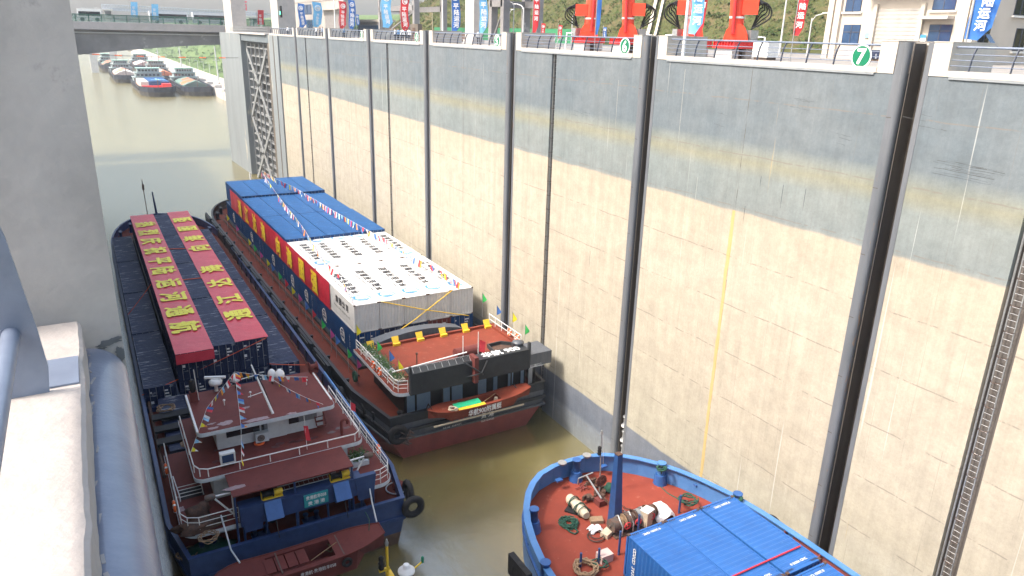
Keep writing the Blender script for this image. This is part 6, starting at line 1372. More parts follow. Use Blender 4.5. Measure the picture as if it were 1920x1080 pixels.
# ================================================================== BARGES WAITING IN THE CANAL
def barge(x, y, lab, c1, c2, style, hb=7.5, L_=68, rz=0):
    t = thing('barge', lab, 'barge', (x, y, -33), 'barges moored along the guide wall')
    # bow points towards the lock (-Y)
    pl = [(x-a, y+b) for a, b in ((0, 0), (-2.5, .4), (-5, 2), (-6.6, 5), (-hb, 11), (-hb, L_))]; pr_ = [(2*x-a, b) for a, b in pl[1:]]
    Pp = pl+pr_[::-1]
    MB().loft(shrink(Pp, x, y+L_/2, .9, .95), -33.6, Pp, -30.8, cap=False).build('lower_hull', 'barge_lower', t)
    MB().loft(Pp, -30.8, Pp, -29.4, cap=False).ring(Pp, offset_poly(Pp, .3), -29.5, -28.4).build('hull', 'barge_hull', t)
    MB().add([(a, b, -29.5) for a, b in Pp], [list(range(len(Pp)))]).build('deck', 'cargo_orange' if style == 1 else 'walk_red', t)
    for s_ in (-1, 1):
        mb = MB()
        for i in range(15): mb.torus((x+s_*(hb+.15), y+12+i*3.2, -29.9), .55, .22, 'X', 10, 5)
        mb.build('tyre_fenders', 'tyre', t)
    xa, xb, ya, yb = x-hb+1.6, x+hb-1.6, y+13, y+L_-17
    if style == 1:
        MB().box(xa, xb-7.4, ya+6, yb, -29.5, -27.0).build('pale_cover', 'cargo_pale', t); cloth('tarpaulin', (xa+3.5, ya+3, -26.6), (8.2, 0, 0), (0, 24, .3), 14, 14, .25, 'blue_roof', t, 2); MB().box(xa+3.6, xb-.4, ya+3, yb, -29.5, -26.7).build('cargo', 'blue_roof', t)
        MB().box(xa, xb, ya-1, ya+1.2, -29.5, -28.4).box(xb-4.2, xb-.2, ya-3.2, ya+2, -29.5, -27.4).build('red_gear', 'red_base', t)
        mk = MB(); mk.box(xa+5, xa+11.5, ya+9, ya+11, -26.25, -26.2).box(xa+7.4, xa+9.0, ya+5, ya+18, -26.2, -26.15); mk.build('pale_marking', 'p_sky', t)
    else:
        n = 20; vs = []
        for i in range(n+1):
            for j, (fx, hz) in enumerate(((0, -28.6), (.2, -27.4), (.5, -26.4), (.8, -27.4), (1, -28.6))):
                vs.append((xa+(xb-xa)*fx, ya+(yb-ya)*i/n, hz+.25*noise.noise(Vector((i*.7, j*1.3, x)))))
        f = [(5*i+j, 5*i+j+1, 5*i+6+j, 5*i+5+j) for i in range(n) for j in range(4)]
        MB().add(vs, f).add(vs[:5], [(4, 3, 2, 1, 0)]).box(xa, xb, ya, yb, -29.5, -28.5).build('cargo_cover', c1, t)
        if c2:
            a_ = [vs[5*i+j]+() for i in (3, 9) for j in (0, 1, 2)]; a_ = [Vector(v)+Vector((0, 0, .06)) for v in a_]; MB().add(a_, [(0, 1, 4, 3), (1, 2, 5, 4)]).build('orange_tarpaulin', c2, t)
            a_ = [Vector(vs[5*i+j])+Vector((0, 0, .06)) for i in (11, 15) for j in (1, 2, 3)]; MB().add(a_, [(0, 1, 4, 3), (1, 2, 5, 4)]).build('orange_tarpaulin', c2, t)
    hy = y+L_-15
    for k, (w_, z0, z1, d_) in enumerate(((hb-.8, -29.5, -27, 12), (hb-1.8, -27, -24.6, 9), (hb-2.8, -24.6, -22.2, 6))):
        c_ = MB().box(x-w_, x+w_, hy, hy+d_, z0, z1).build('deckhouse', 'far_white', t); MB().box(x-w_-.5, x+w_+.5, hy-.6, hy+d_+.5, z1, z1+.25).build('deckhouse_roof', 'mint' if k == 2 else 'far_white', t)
        mb = MB(); nw = 6
        for i in range(nw): mb.box(x-w_+.6+(2*w_-1.2)*i/nw, x-w_+.6+(2*w_-1.2)*(i+.72)/nw, hy-.06, hy, z0+.9, z1-.5)
        mb.build('windows', 'glass_dark', c_)
    for s_ in (-2, 2): MB().cyl((x+s_, hy+3, -22), (x+s_, hy+3, -18.6), .12, 5).build('aerial', 'machine', t)
    MB().cyl((x, y+6, -29.5), (x, y+6, -24.5), .16, 6).build('bow_mast', 'machine', t)
    return t
BG = [(34.5, 404, 'nearest dark blue barge with blue tarpaulin and red deck gear under the bridge', 1, None, 1, 8.2), (52.5, 404, 'near barge with green gabled cover and orange tarpaulins against the guide wall', 'cargo_green', 'orange', 0, 7.3), (26.5, 505, 'barge with cream cover behind and left of the blue tarpaulin barge', 'cargo_pale', 'orange', 0, 7.0),
      (47, 500, 'barge with pale orange cover behind the blue tarpaulin barge', 'cargo_orange', 'cargo_pale', 0, 7.5), (24.5, 625, 'farthest left barge with green cover and orange tarpaulin', 'cargo_green', 'orange', 0, 7.5), (46.5, 625, 'far barge with pinkish cover near the bridge underside', 'far_pink', 'cargo_pale', 0, 7.5)]
for x, y, lab, a, b, s_, hb in BG: barge(x, y, lab, a, b, s_, hb)
# ================================================================== RIGHT BANK PLAZA
ZG = ZC-.08
def G(px, X, z=ZG):
    """ground point on the plaza at depth X below pixel column px"""
    r = ray(px, 80); return Vector((X, r.y/r.x*X, z))
def htop(px, py, X): return onX(px, py, X).z
# cream building
cb = thing('cream_building', 'cream two storey building with grey roller shutter and blue glazed windows', 'building', (64, 40, ZG))
BX = 64.0; yA = onX(1547, 80, BX).y; yB = onX(1826, 80, BX).y
wall = MB().box(BX, BX+22, yB, yA, ZG, 16).build('wall', 'render_cream', cb)
for y in (yA-.3, yA-1.1, yB+.35, yB+1.1): MB().box(BX-.30, BX-.01, y-.3, y+.3, ZG, 16).build('pilaster', 'render_cream', cb)
def win(x0, x1, pyT, pyB, name='window', m='window_blue', sill=True, sash=None):
    a, b = onX(x0, (pyT+pyB)/2, BX), onX(x1, (pyT+pyB)/2, BX); zt_ = onX(x0, pyT, BX).z; zb_ = max(ZG, onX(x0, pyB, BX).z)
    f = MB().box(BX-.05, BX-.005, b.y-.05, a.y+.05, zb_-.05, zt_+.05).build(name, 'rail_dark', cb)
    MB().box(BX-.075, BX-.052, b.y, a.y, zb_, zt_).build('pane', m, f)
    mb = MB(); ym = (a.y+b.y)/2; mb.box(BX-.10, BX-.076, ym-.04, ym+.04, zb_, zt_).box(BX-.10, BX-.076, b.y, a.y, zt_-(zt_-zb_)*.38, zt_-(zt_-zb_)*.38+.08); mb.build('glazing_bar', 'rail_dark', f)
    if sill: MB().box(BX-.22, BX-.01, b.y-.25, a.y+.25, zb_-.22, zb_-.08).build('sill', 'white_paint', f)
for a_ in ((1588, 1616, -14, 21), (1752, 1793, -14, 18), (1581, 1611, 47, 83), (1742, 1783, 47, 78)): win(*a_, sill=a_[2] < 0)
sh = MB(); a = onX(1641, 60, BX); b = onX(1722, 60, BX); zt_ = onX(1641, 17, BX).z; n = 26
for i in range(n): z = ZG+(zt_-ZG)*i/n; sh.box(BX-.04-.03*(i % 2), BX-.004, b.y, a.y, z, z+(zt_-ZG)/n)
s_o = sh.build('roller_shutter', 'shutter', cb)
MB().box(BX-.3, BX-.08, a.y, a.y+.35, ZG, zt_+.4).build('shutter_jamb', 'render_cream', s_o); MB().box(BX-.3, BX-.08, b.y-.35, b.y, ZG, zt_+.4).build('shutter_jamb', 'render_cream', s_o)
MB().box(BX-1.2, BX, b.y-1, a.y+1, zt_+1.3, zt_+1.6).build('canopy', 'plinth', cb)
q0, q1 = onX(1733, 34, BX), onX(1790, 34, BX); MB().box(BX-1.0, BX, q1.y, q0.y, q0.z-.1, q0.z+.15).build('canopy', 'plinth', cb)
# south face of the building with tall windows
def swin(x0, x1, pyT, pyB, open_=False):
    a, b = onY(x0, (pyT+pyB)/2, yB), onY(x1, (pyT+pyB)/2, yB); zt_ = onY(x0, pyT, yB).z; zb_ = max(ZG+.2, onY(x0, pyB, yB).z)
    f = MB().box(a.x-.05, b.x+.05, yB-.05, yB-.005, zb_-.05, zt_+.05).build('window', 'rail_dark', cb); MB().box(a.x, b.x, yB-.075, yB-.052, zb_, zt_).build('pane', 'glass_dark', f)
    MB().box((a.x+b.x)/2-.05, (a.x+b.x)/2+.05, yB-.10, yB-.076, zb_, zt_).build('glazing_bar', 'rail_dark', f); MB().box(a.x-.3, b.x+.3, yB-.25, yB-.01, zb_-.25, zb_-.1).build('sill', 'white_paint', f)
    if open_:
        w = b.x-a.x; MB().add([(a.x+w*.55, yB-.1, zt_-(zt_-zb_)*.35), (b.x, yB-.1, zt_-(zt_-zb_)*.35), (b.x, yB-1.1, zb_-.1), (a.x+w*.55, yB-1.1, zb_-.1), (a.x+w*.55, yB-.05, zt_-(zt_-zb_)*.35), (b.x, yB-.05, zt_-(zt_-zb_)*.35), (b.x, yB-1.05, zb_-.1), (a.x+w*.55, yB-1.05, zb_-.1)], [(0, 1, 2, 3), (7, 6, 5, 4), (0, 3, 7, 4), (1, 5, 6, 2)]).build('open_sash', 'window_blue', f)
swin(1846, 1864, -14, 24); swin(1834, 1853, 50, 89, True); swin(1902, 1921, 54, 94); swin(1905, 1925, -14, 27)
# red mooring arms on concrete plinths
def red_arm(px, X, hose_side, lab, w=1):
    b = G(px, X); t = thing('red_loading_arm', lab, 'machine', b, 'red hydraulic arms on the quay'); x, y, z = b; s_ = hose_side
    z -= .74
    for dx in (-.75, .75): MB().box(x+dx-.35, x+dx+.35, y-.9, y+.9, ZG, z+1.5).build('plinth', 'plinth', t)
    MB().box(x-.38, x+.38, y-.5, y+.5, ZG, z+1.45).build('plinth_core', 'rust', t)
    mb = MB(); mb.box(x-1.25, x+1.25, y-1.15, y+1.15, z+1.51, z+1.62).box(x-1.25, x+1.25, y-1.15, y+1.15, z+2.0, z+2.1).box(x-1.1, x+1.1, y-1.0, y+1.0, z+1.6, z+2.0)
    for i in range(8):
        q = -1.1+i*.31; mb.box(x-1.25, x+1.25, y+q-.02, y+q+.02, z+1.62, z+2.0).box(x+q-.02, x+q+.02, y-1.15, y+1.15, z+1.62, z+2.0)
    mb.build('base_frame', 'red_base', t)
    dv = Vector((-b.x, -b.y, 0)).normalized(); u = Vector((dv.y, -dv.x, 0))*s_      # u points towards the picture's hose side
    mb = MB(); poly = [(-.95, 2.1), (.95, 2.1), (.85, 2.6), (.62, 3.1), (.3, 3.35), (-.3, 3.35), (-.75, 2.9)]
    P_ = [Vector((x, y, z))+u*a+Vector((0, 0, h)) for a, h in poly]; k = len(P_)
    for o1, o2 in ((.55, .68), (-.68, -.55)): mb.add([p+dv*o1 for p in P_]+[p+dv*o2 for p in P_], [list(range(k)), list(range(k, 2*k))[::-1]]+[(i, (i+1) % k, k+(i+1) % k, k+i) for i in range(k)])
    mb.build('cheek_plates', 'red_crane', t)
    tp = Vector((x, y, z))-u*.5+Vector((0, 0, 14)); MB().cyl((x, y, z+2.2), tp, .56, 16).build('column', 'red_crane', t)
    MB().cyl(Vector((x, y, z+3.75))-u*.06, Vector((x, y, z+3.9))-u*.06, .60, 16, smooth=False).build('white_band', 'white_paint', t)
    c_ = Vector((x, y, z+4.6))+u*.85; mb = MB(); mb.cbox(c_, 1.2, 1.0, 1.1, Matrix.Rotation(math.atan2(u.y, u.x), 3, 'Z')); mb.build('control_box', 'red_crane', t)
    MB().cyl(Vector((x, y, z+2.6))+dv*.75-u*.25, Vector((x, y, z+9))+dv*.75-u*.45, .14, 8).build('hydraulic_ram', 'red_base', t)
    for i in range(5):
        rr = .26+.11*i; c0 = c_+u*.5+Vector((0, 0, .25-.05*i)); dd = dv*(.1*i-.3)
        pts = [c0+dd, c0+dd+u*rr*.8+Vector((0, 0, .28)), c0+dd+u*rr*1.5+Vector((0, 0, -.15)), c0+dd+u*rr*1.55+Vector((0, 0, -rr*1.1)), c0+dd+u*rr*.8+Vector((0, 0, -rr*1.75)), Vector((x, y, z+3.0))+u*1.15+dd, Vector((x, y, z+2.7))+u*1.1+dd]
        sm = []
        for q in range(len(pts)-1):
            p0, p1, p2, p3 = pts[max(0, q-1)], pts[q], pts[q+1], pts[min(len(pts)-1, q+2)]
            for f in (0, .25, .5, .75): sm.append(.5*((2*p1)+(p2-p0)*f+(2*p0-5*p1+4*p2-p3)*f*f+(3*p1-p0-3*p2+p3)*f**3))
        MB().tube(sm+[pts[-1]], .06, 6).build('hose', 'hose', t)
    MB().cbox(Vector((x, y, z+2.5))+u*1.2, .8, .6, .8).build('valve_block', 'galv', t)
    MB().tube([Vector((x, y, z+2.4))+u*1.7, Vector((x, y, z+2.4))+u*2.2, Vector((x, y, z+1.2))+u*2.3, Vector((x, y, z+.8))+u*2.3], .08, 6).build('pipe', 'white_paint', t)
red_arm(1103, 46, 1, 'red hydraulic arm with hoses on its left, left of the blue feather flag'); red_arm(1176, 46, -1, 'red hydraulic arm with looping black hoses on its right above the numeral six'); red_arm(1297, 46, 1, 'red hydraulic arm half hidden by the pale blue flag and white pole'); red_arm(1378, 46, -1, 'red hydraulic arm nearest the cream building')
# feather flags
def feather(px0, px1, pyT, pyB, X, m, lab):
    a = onX(px0, pyB, X); dist = a.dot(back)*-1; sc = dist/F; vd = Vector((a.x, a.y, 0)).normalized(); u = Vector((vd.y, -vd.x, 0)); w = (px1-px0)*sc; H_ = (pyB-pyT)*sc
    z0 = a.z; gz = ZG; t = thing('feather_flag', lab, 'flag', (a.x, a.y, gz), 'feather flags along the lock'); mx = (px1+px0)/2
    MB().cyl((a.x, a.y, gz), (a.x, a.y, z0+H_+.25), .035, 6).build('pole', 'galv', t)
    vs = []; n = 18; sd = px0*.37; P_ = lambda q, h, f=0: Vector((a.x, a.y, z0+h-.10*w*q))+u*(w*q+.10*w*math.sin(h*1.3+sd))-vd*(f+.10*w*math.sin(q*3+h*1.1+sd))
    for i in range(n+1):
        h = H_*i/n; k = 1-.45*max(0, 1-i/n*6)
        for j in range(6): vs.append(P_(j/5*k, h))
    MB().add(vs, [(6*i+j, 6*i+j+1, 6*i+7+j, 6*i+6+j) for i in range(n) for j in range(5)], True).build('cloth', m, t)
    top_ = H_; 
    c = P_(.5, top_-w*.65, .05+.12*w); MB().cyl(c, c-vd*.01, w*.34, 16, smooth=False).build('emblem_disc', 'mark_white', t)
    pts = [c-vd*.02+u*(w*.2*math.cos(R(q)))+Vector((0, 0, w*.2*math.sin(R(q)))) for q in range(20, 320, 30)]; MB().tube(pts, w*.045, 4).build('emblem', m, t)
    s_ = w*.72; st = min(w*.95, (top_-w*1.3)/4.6)
    for i, ch in enumerate('平陆运河'):
        c = P_(.52, top_-w*1.25-st*(i+.45), .05+.12*w); text_obj('character', ch, min(s_, st*.95), 'mark_white', t, c, u, (0, 0, 1), .03)
    return t
FL = [(561, 573, 9, 51, 42, 'flag_blue', 'dark blue feather flag at the far grey building left window'), (588, 604, 6, 50, 42, 'flag_sky', 'pale blue feather flag at the far grey building'), (637, 650, 5, 53, 42, 'flag_red', 'red feather flag before the grey roller shutter'),
      (655, 667, 3, 55, 42, 'flag_blue', 'blue feather flag right of the grey building corner'), (668, 674, 28, 47, 52, 'flag_blue', 'short blue feather flag beside the grey building corner'), (716, 735, -14, 51, 41, 'flag_sky', 'pale blue feather flag before the concrete frame'), (752, 767, -4, 57, 40, 'flag_red', 'red feather flag left of the brown container'),
      (847, 862, -10, 60, 40, 'flag_blue', 'blue feather flag left of the tall concrete column'), (898, 913, -12, 61, 40, 'flag_sky', 'pale blue feather flag right of the tall concrete column'), (998, 1009, -14, 62, 41, 'flag_red', 'red feather flag left of the tall wooden pole'), (1014, 1022, 45, 69, 58, 'flag_red', 'short red flag right of the tall wooden pole'), (1046, 1054, 48, 72, 58, 'flag_red', 'short red flag left of the first red arm'),
      (1116, 1124, -45, 65, 38, 'flag_blue', 'narrow blue feather flag between the two left red arms'), (1130, 1137, 52, 73, 60, 'flag_blue', 'short blue flag behind the railing between the red arms'), (1290, 1313, -60, 63, 36.5, 'flag_sky', 'pale blue feather flag hung on the white pole'), (1302, 1318, -60, 70, 38.5, 'flag_red', 'red feather flag behind the pale blue one'),
      (1488, 1505, -30, 66, 42, 'flag_red', 'red feather flag left of the cream building'), (1812, 1852, -75, 73, 35.8, 'flag_blue', 'big blue feather flag before the cream building corner')]
for a in FL: feather(*a)
def post_lamp(px, X, pyT, lab, arm=0, r=.09, m='lamp_grey', zb=None, name='street_lamp'):
    b = G(px, X, ZG if zb is None else zb); z = htop(px, pyT, X); t = thing(name, lab, 'lamp post' if arm else 'pole', b)
    MB().cyl(b, (b.x, b.y, z), r, 8, r*.7).build('pole', m, t)
    if arm: MB().tube([(b.x, b.y, z-.3), (b.x, b.y+arm*.6, z+.25), (b.x, b.y+arm*2.0, z+.5)], r*.6, 6).build('arm', m, t); MB().cbox((b.x, b.y+arm*2.2, z+.5), .3, .9, .12).build('lamp_head', m, t)
    return t
post_lamp(962, 60, 8, 'grey street lamp with arm to the left, taller of the pair', 1); post_lamp(980, 55, 14, 'grey street lamp right of the taller lamp', 1, .11); post_lamp(954, 64, 24, 'short thin lamp left of the lamp pair', -.5); post_lamp(1071, 75, 30, 'small lamp left of the red arm hoses', -.6)
post_lamp(1516, 68, 34, 'lamp post between the red flag and the cream building', -.8); post_lamp(1464, 70, -6, 'tall concrete power pole on the green slope', 0, .12); post_lamp(1014, 75, 14, 'tall slim wooden pole on the green slope', 0, .11, 'tan_cover')
post_lamp(811, 75, 14, 'thin pole on the slope left of the bare red earth', 0, .1, 'tan_cover'); post_lamp(787, 66, 14, 'lamp post right of the brown container', .6)
post_lamp(630, 36.2, -20, 'white flagpole standing by the railing at sign 3', 0, .10, 'white_paint', name='white_pole'); post_lamp(830, 36.2, -20, 'white flagpole standing behind the railing left of sign 5', 0, .10, 'white_paint', name='white_pole'); post_lamp(1283, 34.2, -40, 'thick white pole at the railing right of groove six', 0, .12, 'white_paint', ZC+.2, name='white_pole')
# concrete tower columns and frames on the bank
def dep(px, X, y): r = ray(px, 80); return max(.5, r.x/r.y*y-X)
def col_(px0, px1, pxe, X, lab, top=30):
    a, b = G(px0, X), G(px1, X); dpt = dep(pxe, X, b.y); t = thing('concrete_column', lab, 'column', ((X+dpt/2), (a.y+b.y)/2, ZG)); MB().box(X, X+dpt, b.y, a.y, ZG, top).build('shaft', 'plinth', t); MB().box(X-.2, X+dpt+.2, b.y-.2, a.y+.2, ZG, ZG+.5).build('foot', 'plinth', t)
col_(872, 888, 905, 50, 'tall pale concrete column behind the railing left of sign 5'); 
def frame_(px0, px1, X, lab):
    a, b = G(px0, X), G(px1, X); t = thing('concrete_frame', lab, 'frame', (X, (a.y+b.y)/2, ZG))
    for y in (a.y, b.y):
        for x in (X, X+6): MB().box(x, x+1.1, y-.5, y+.5, ZG, 26).build('leg', 'bridge_grey', t)
    for z in (4, 12, 20): MB().box(X, X+.9, b.y, a.y, z, z+1).box(X+6, X+6.9, b.y, a.y, z, z+1).box(X+.2, X+6.8, a.y-.4, a.y+.4, z, z+1).build('beam', 'bridge_grey', t)
    MB().cyl((X+.4, a.y, ZG), (X+.4, b.y, 4), .18, 6).cyl((X+.4, b.y, 4), (X+.4, a.y, 12), .18, 6).build('brace', 'bridge_grey', t)
frame_(918, 940, 58, 'grey concrete frame with ladder right of the tall column'); frame_(712, 776, 60, 'grey concrete frame of two legs and cross beam behind the red flag')
# grey building by the gate
gb = thing('grey_building', 'grey rendered building with dark shutter beside the gate tower', 'building', (56, 120, ZG)); GX = 54.0; a = G(556, GX); b = G(647, GX)
MB().box(GX, GX+dep(661, GX, b.y), b.y, a.y, ZG, 14).build('wall', 'render_grey', gb)
def gwin(x0, x1, pyT, pyB, m='window_blue', nm='window'):
    p, q = onX(x0, pyT, GX), onX(x1, pyB, GX); f = MB().box(GX-.06, GX-.005, q.y, p.y, max(q.z, ZG), p.z).build(nm, m, gb); MB().box(GX-.14, GX-.065, (p.y+q.y)/2-.06, (p.y+q.y)/2+.06, max(q.z, ZG), p.z).build('glazing_bar', 'rail_dark', f) if m != 'grey_shutter' else None
gwin(568, 585, 9, 27); gwin(574, 587, 37, 55); gwin(609, 637, 24, 56, 'grey_shutter', 'roller_shutter')
for z in (6.5, 9.5): MB().box(GX-.12, GX-.01, b.y, a.y, z, z+.15).build('cornice', 'render_grey', gb)
p, q = onX(606, 18, GX), onX(640, 18, GX); MB().box(GX-1, GX, q.y, p.y, p.z-.2, p.z).build('canopy', 'render_grey', gb)
# low glazed hall and brown container behind
t = thing('low_hall', 'low flat roofed hall with dark window band behind the railing of sign 4', 'building', G(705, 62)); a = G(672, 62); b = G(718, 62); MB().box(62, 64.5, b.y, a.y, ZG, 2.0).build('wall', 'render_grey', t); MB().box(61.9, 61.99, b.y+.3, a.y-.3, -.4, 1.2).build('window_band', 'window_blue', t); MB().box(61.5, 65, b.y-.5, a.y+.5, 2.0, 2.5).build('roof', 'render_cream', t)
t = thing('brown_cabin', 'dark brown container cabin behind the railing left of sign 4 groove', 'cabin', G(780, 48)); a = G(769, 48); b = G(784, 48); MB().box(48, 48+dep(792, 48, b.y), b.y, a.y, ZG, htop(780, 45, 48)).build('body', 'gate_brown', t); MB().box(47.95, 47.99, (a.y+b.y)/2-.5, (a.y+b.y)/2+.5, ZG+.1, ZG+2).build('door', 'rust', t)
t = thing('mint_hut', 'mint green metal hut up on the slope', 'hut', (150, 110, 0)); c = onX(1241, 27, 150); s_ = 2.2; c.z = min(c.z, 30); MB().box(c.x, c.x+10, c.y-4, c.y+4.5, c.z-8, c.z+2.6).build('wall', 'mint', t); MB().box(c.x-.5, c.x+10.5, c.y-4.5, c.y+5, c.z+2.6, c.z+3.0).build('roof', 'mint', t)
t = thing('slope_wall', 'long pale fence wall running along the top of the slope', 'wall', (140, 90, 0)); p, q = onX(1295, 24, 138), onX(1372, 22, 138); MB().box(138, 138.4, q.y, p.y, p.z-9, p.z+1.6).build('wall', 'truss_grey', t)
p, q = onX(1392, 27, 128), onX(1555, 27, 128); o = MB().box(126, 129.5, q.y-8, p.y, p.z-1, p.z+.2).build('slope_track', 'path'); tag(o, kind='structure')
# green site hoarding at the foot of the slope
t = thing('green_hoarding', 'green mesh hoarding at the foot of the slope', 'fence', (80, 100, ZG)); p, q = G(815, 80), G(1078, 80); MB().cyl((80, p.y, ZG+1), (80, q.y, ZG+1), .05, 5).build('rail', 'fence_green', t); MB().box(79.9, 80.0, q.y, p.y, ZG, ZG+2.6).build('mesh', 'hoarding', t)
# twin concrete drain on the slope
def drain(pts, w, lab):
    t = MB(); 
    for (x0, y0), (x1, y1) in zip(pts, pts[1:]):
        n = 16
        for i in range(n):
            a = (x0+(x1-x0)*i/n, y0+(y1-y0)*i/n); b = (x0+(x1-x0)*(i+1)/n, y0+(y1-y0)*(i+1)/n); za_, zb_ = hill(*a)+.9, hill(*b)+.9
            t.add([(a[0], a[1]-w, za_), (b[0], b[1]-w, zb_), (b[0], b[1]+w, zb_), (a[0], a[1]+w, za_), (a[0], a[1]-w, za_-2), (b[0], b[1]-w, zb_-2), (b[0], b[1]+w, zb_-2), (a[0], a[1]+w, za_-2)], [(0, 1, 2, 3), (0, 4, 5, 1), (3, 2, 6, 7)])
    o = t.build('slope_drain', 'path'); rebase(o, (pts[0][0], pts[0][1], hill(*pts[0]))); tag(o, lab, 'drain')
r1 = ray(1212, 72); r2 = ray(1250, 40)
x1_, x2_ = 96, 132
drain([(x1_, x1_*r1.y/r1.x), (x2_, x2_*r2.y/r2.x)], .45, 'left channel of the pale concrete drain climbing the slope'); drain([(x1_, x1_*r1.y/r1.x-2.2), (x2_, x2_*r2.y/r2.x-2.2)], .35, 'right channel of the pale concrete drain climbing the slope')
# lattice mast and signal by the gate
t = thing('lattice_mast', 'dark lattice gauge mast with white diamond plates beside the gate tower', 'mast', G(541, 36)); b = t.location; 
mb = MB()
for dx in (0, .9):
    for dy in (-.5, .5): mb.cyl((b.x+dx, b.y+dy, ZG), (b.x+dx, b.y+dy, 13), .07, 5)
for i in range(12): mb.cyl((b.x, b.y-.5, ZG+i*1.2), (b.x, b.y+.5, ZG+i*1.2+1.2), .05, 4); mb.cyl((b.x, b.y+.5, ZG+i*1.2), (b.x, b.y-.5, ZG+i*1.2+1.2), .05, 4)
mb.build('lattice', 'gasket', t)
zz = htop(541, 28, 36)
for s_ in (-1, 1): MB().add([(b.x-.12, b.y-.9, zz+s_*.12), (b.x-.12, b.y+.9, zz+s_*.12), (b.x-.12, b.y, zz+s_*1.2), (b.x-.08, b.y-.9, zz+s_*.12), (b.x-.08, b.y+.9, zz+s_*.12), (b.x-.08, b.y, zz+s_*1.2)], [(0, 1, 2), (3, 4, 5), (0, 1, 4, 3), (1, 2, 5, 4), (2, 0, 3, 5)]).build('diamond_plate', 'mark_white', t)
t = thing('marker_pole', 'red and white pole left of the lattice mast', 'pole', G(531, 35.5)); b = t.location; MB().cyl(b, b+Vector((0, 0, 14)), .12, 6).build('pole', 'orange', t)
t = thing('traffic_light', 'small traffic light with green lamp on the gate tower column', 'traffic light', onX(527, 22, 34.2)); b = t.location; MB().box(b.x-.2, b.x+.1, b.y-.35, b.y+.35, b.z-1.0, b.z+1.0).build('housing', 'gasket', t); MB().cyl(b+Vector((-.26, 0, -.2)), b+Vector((-.2, 0, -.2)), .28, 12).build('lamp', 'lamp_green', t)
# small pale boxes, cones and barrier behind the near railing
for i, (px, X, w, h, m_, lab) in enumerate(((1427, 46, 1.5, 1.3, 'white_paint', 'white equipment box behind the railing right of the red arms'), (832, 38, .5, 1.0, 'mark_white', 'white cone behind the railing beside the white pole'), (860, 56, 6, 1.5, 'machine', 'dark parked flatbed behind the blue flag'), (1630, 60, 3, .9, 'navy_container', 'dark blue low bench by the roller shutter'))):
    b = G(px, X); t = thing(['equipment_box', 'traffic_cone', 'flatbed', 'bench'][i], lab, ['box', 'cone', 'trailer', 'bench'][i], b)
    if i == 1: MB().lathe(b, [(.35, 0), (.35, .05), (.22, .06), (.05, .9)], 10).build('cone', m_, t)
    else: MB().box(b.x, b.x+1.2, b.y-w/2, b.y+w/2, b.z+.2, b.z+h).build('body', m_, t); MB().box(b.x+.1, b.x+1.1, b.y-w/2+.1, b.y+w/2-.1, b.z, b.z+.2).build('base', 'machine', t)
t = thing('notice_board', 'small blue and white notice on the cream wall right of the shutter', 'sign', onX(1726, 72, BX-.1)); b = t.location; MB().box(b.x-.05, b.x, b.y-.5, b.y+.5, b.z-.3, b.z+.3).build('board', 'mark_white', t); MB().box(b.x-.07, b.x-.052, b.y-.5, b.y+.5, b.z+.05, b.z+.3).build('blue_strip', 'mark_blue', t)
t = thing('notice_board', 'small pale blue notice on the cream wall left of the shutter', 'sign', onX(1627, 66, BX-.1)); b = t.location; MB().box(b.x-.05, b.x, b.y-.3, b.y+.3, b.z-.2, b.z+.2).build('board', 'p_sky', t)
# ------------------------------------------------ people behind the rails
def skinmesh(edges, rad, root=0):
    me = bpy.data.meshes.new('s'); me.from_pydata([v for v in edges[0]], edges[1], []); o = bpy.data.objects.new('s', me); COL.objects.link(o)
    md = o.modifiers.new('s', 'SKIN'); 
    for i, r_ in enumerate(rad): me.skin_vertices[0].data[i].radius = (r_, r_*.8 if r_ > .1 else r_)
    me.skin_vertices[0].data[root].use_root = True
    sb_ = o.modifiers.new('b', 'SUBSURF'); sb_.levels = 1
    ev = bpy.data.meshes.new_from_object(o.evaluated_get(bpy.context.evaluated_depsgraph_get())); bpy.data.objects.remove(o); return ev
V = [(0, 0, .95), (0, 0, 1.2), (0, .02, 1.42), (0, 0, 1.52), (0, -.01, 1.62), (0, -.01, 1.72), (.10, 0, .88), (.11, .01, .48), (.12, .02, .08), (.12, -.14, .04), (-.10, 0, .88), (-.11, .01, .48), (-.12, .02, .08), (-.12, -.14, .04), (.19, .02, 1.40), (.25, .03, 1.12), (.24, -.10, .88), (.24, -.15, .80), (-.19, .02, 1.40), (-.25, .03, 1.12), (-.24, -.10, .88), (-.24, -.15, .80)]
Eg = [(0, 1), (1, 2), (2, 3), (3, 4), (4, 5), (0, 6), (6, 7), (7, 8), (8, 9), (0, 10), (10, 11), (11, 12), (12, 13), (2, 14), (14, 15), (15, 16), (16, 17), (2, 18), (18, 19), (19, 20), (20, 21)]
Rd = [.13, .125, .13, .055, .085, .08, .085, .06, .04, .035, .085, .06, .04, .035, .055, .043, .033, .03, .055, .043, .033, .03]
bodyme = skinmesh((V, Eg), Rd)
def sub(me, zlo, zhi, grow, armz=None):
    bm = bmesh.new(); bm.from_mesh(me); bm.normal_update()
    for v in bm.verts: v.co += v.normal*grow
    kill = [f for f in bm.faces if not (zlo < f.calc_center_median().z < zhi)]; bmesh.ops.delete(bm, geom=kill, context='FACES'); r_ = bpy.data.meshes.new('c'); bm.to_mesh(r_); bm.free(); return r_
shirt = sub(bodyme, .93, 1.50, .012); trous = sub(bodyme, .08, .95, .014)
hb2 = bmesh.new(); hb2.from_mesh(bodyme); kill = [f for f in hb2.faces if not (f.calc_center_median().z > 1.66 or (f.calc_center_median().z > 1.58 and f.calc_center_median().y > .02))]
for v in hb2.verts: v.co += v.normal*.016
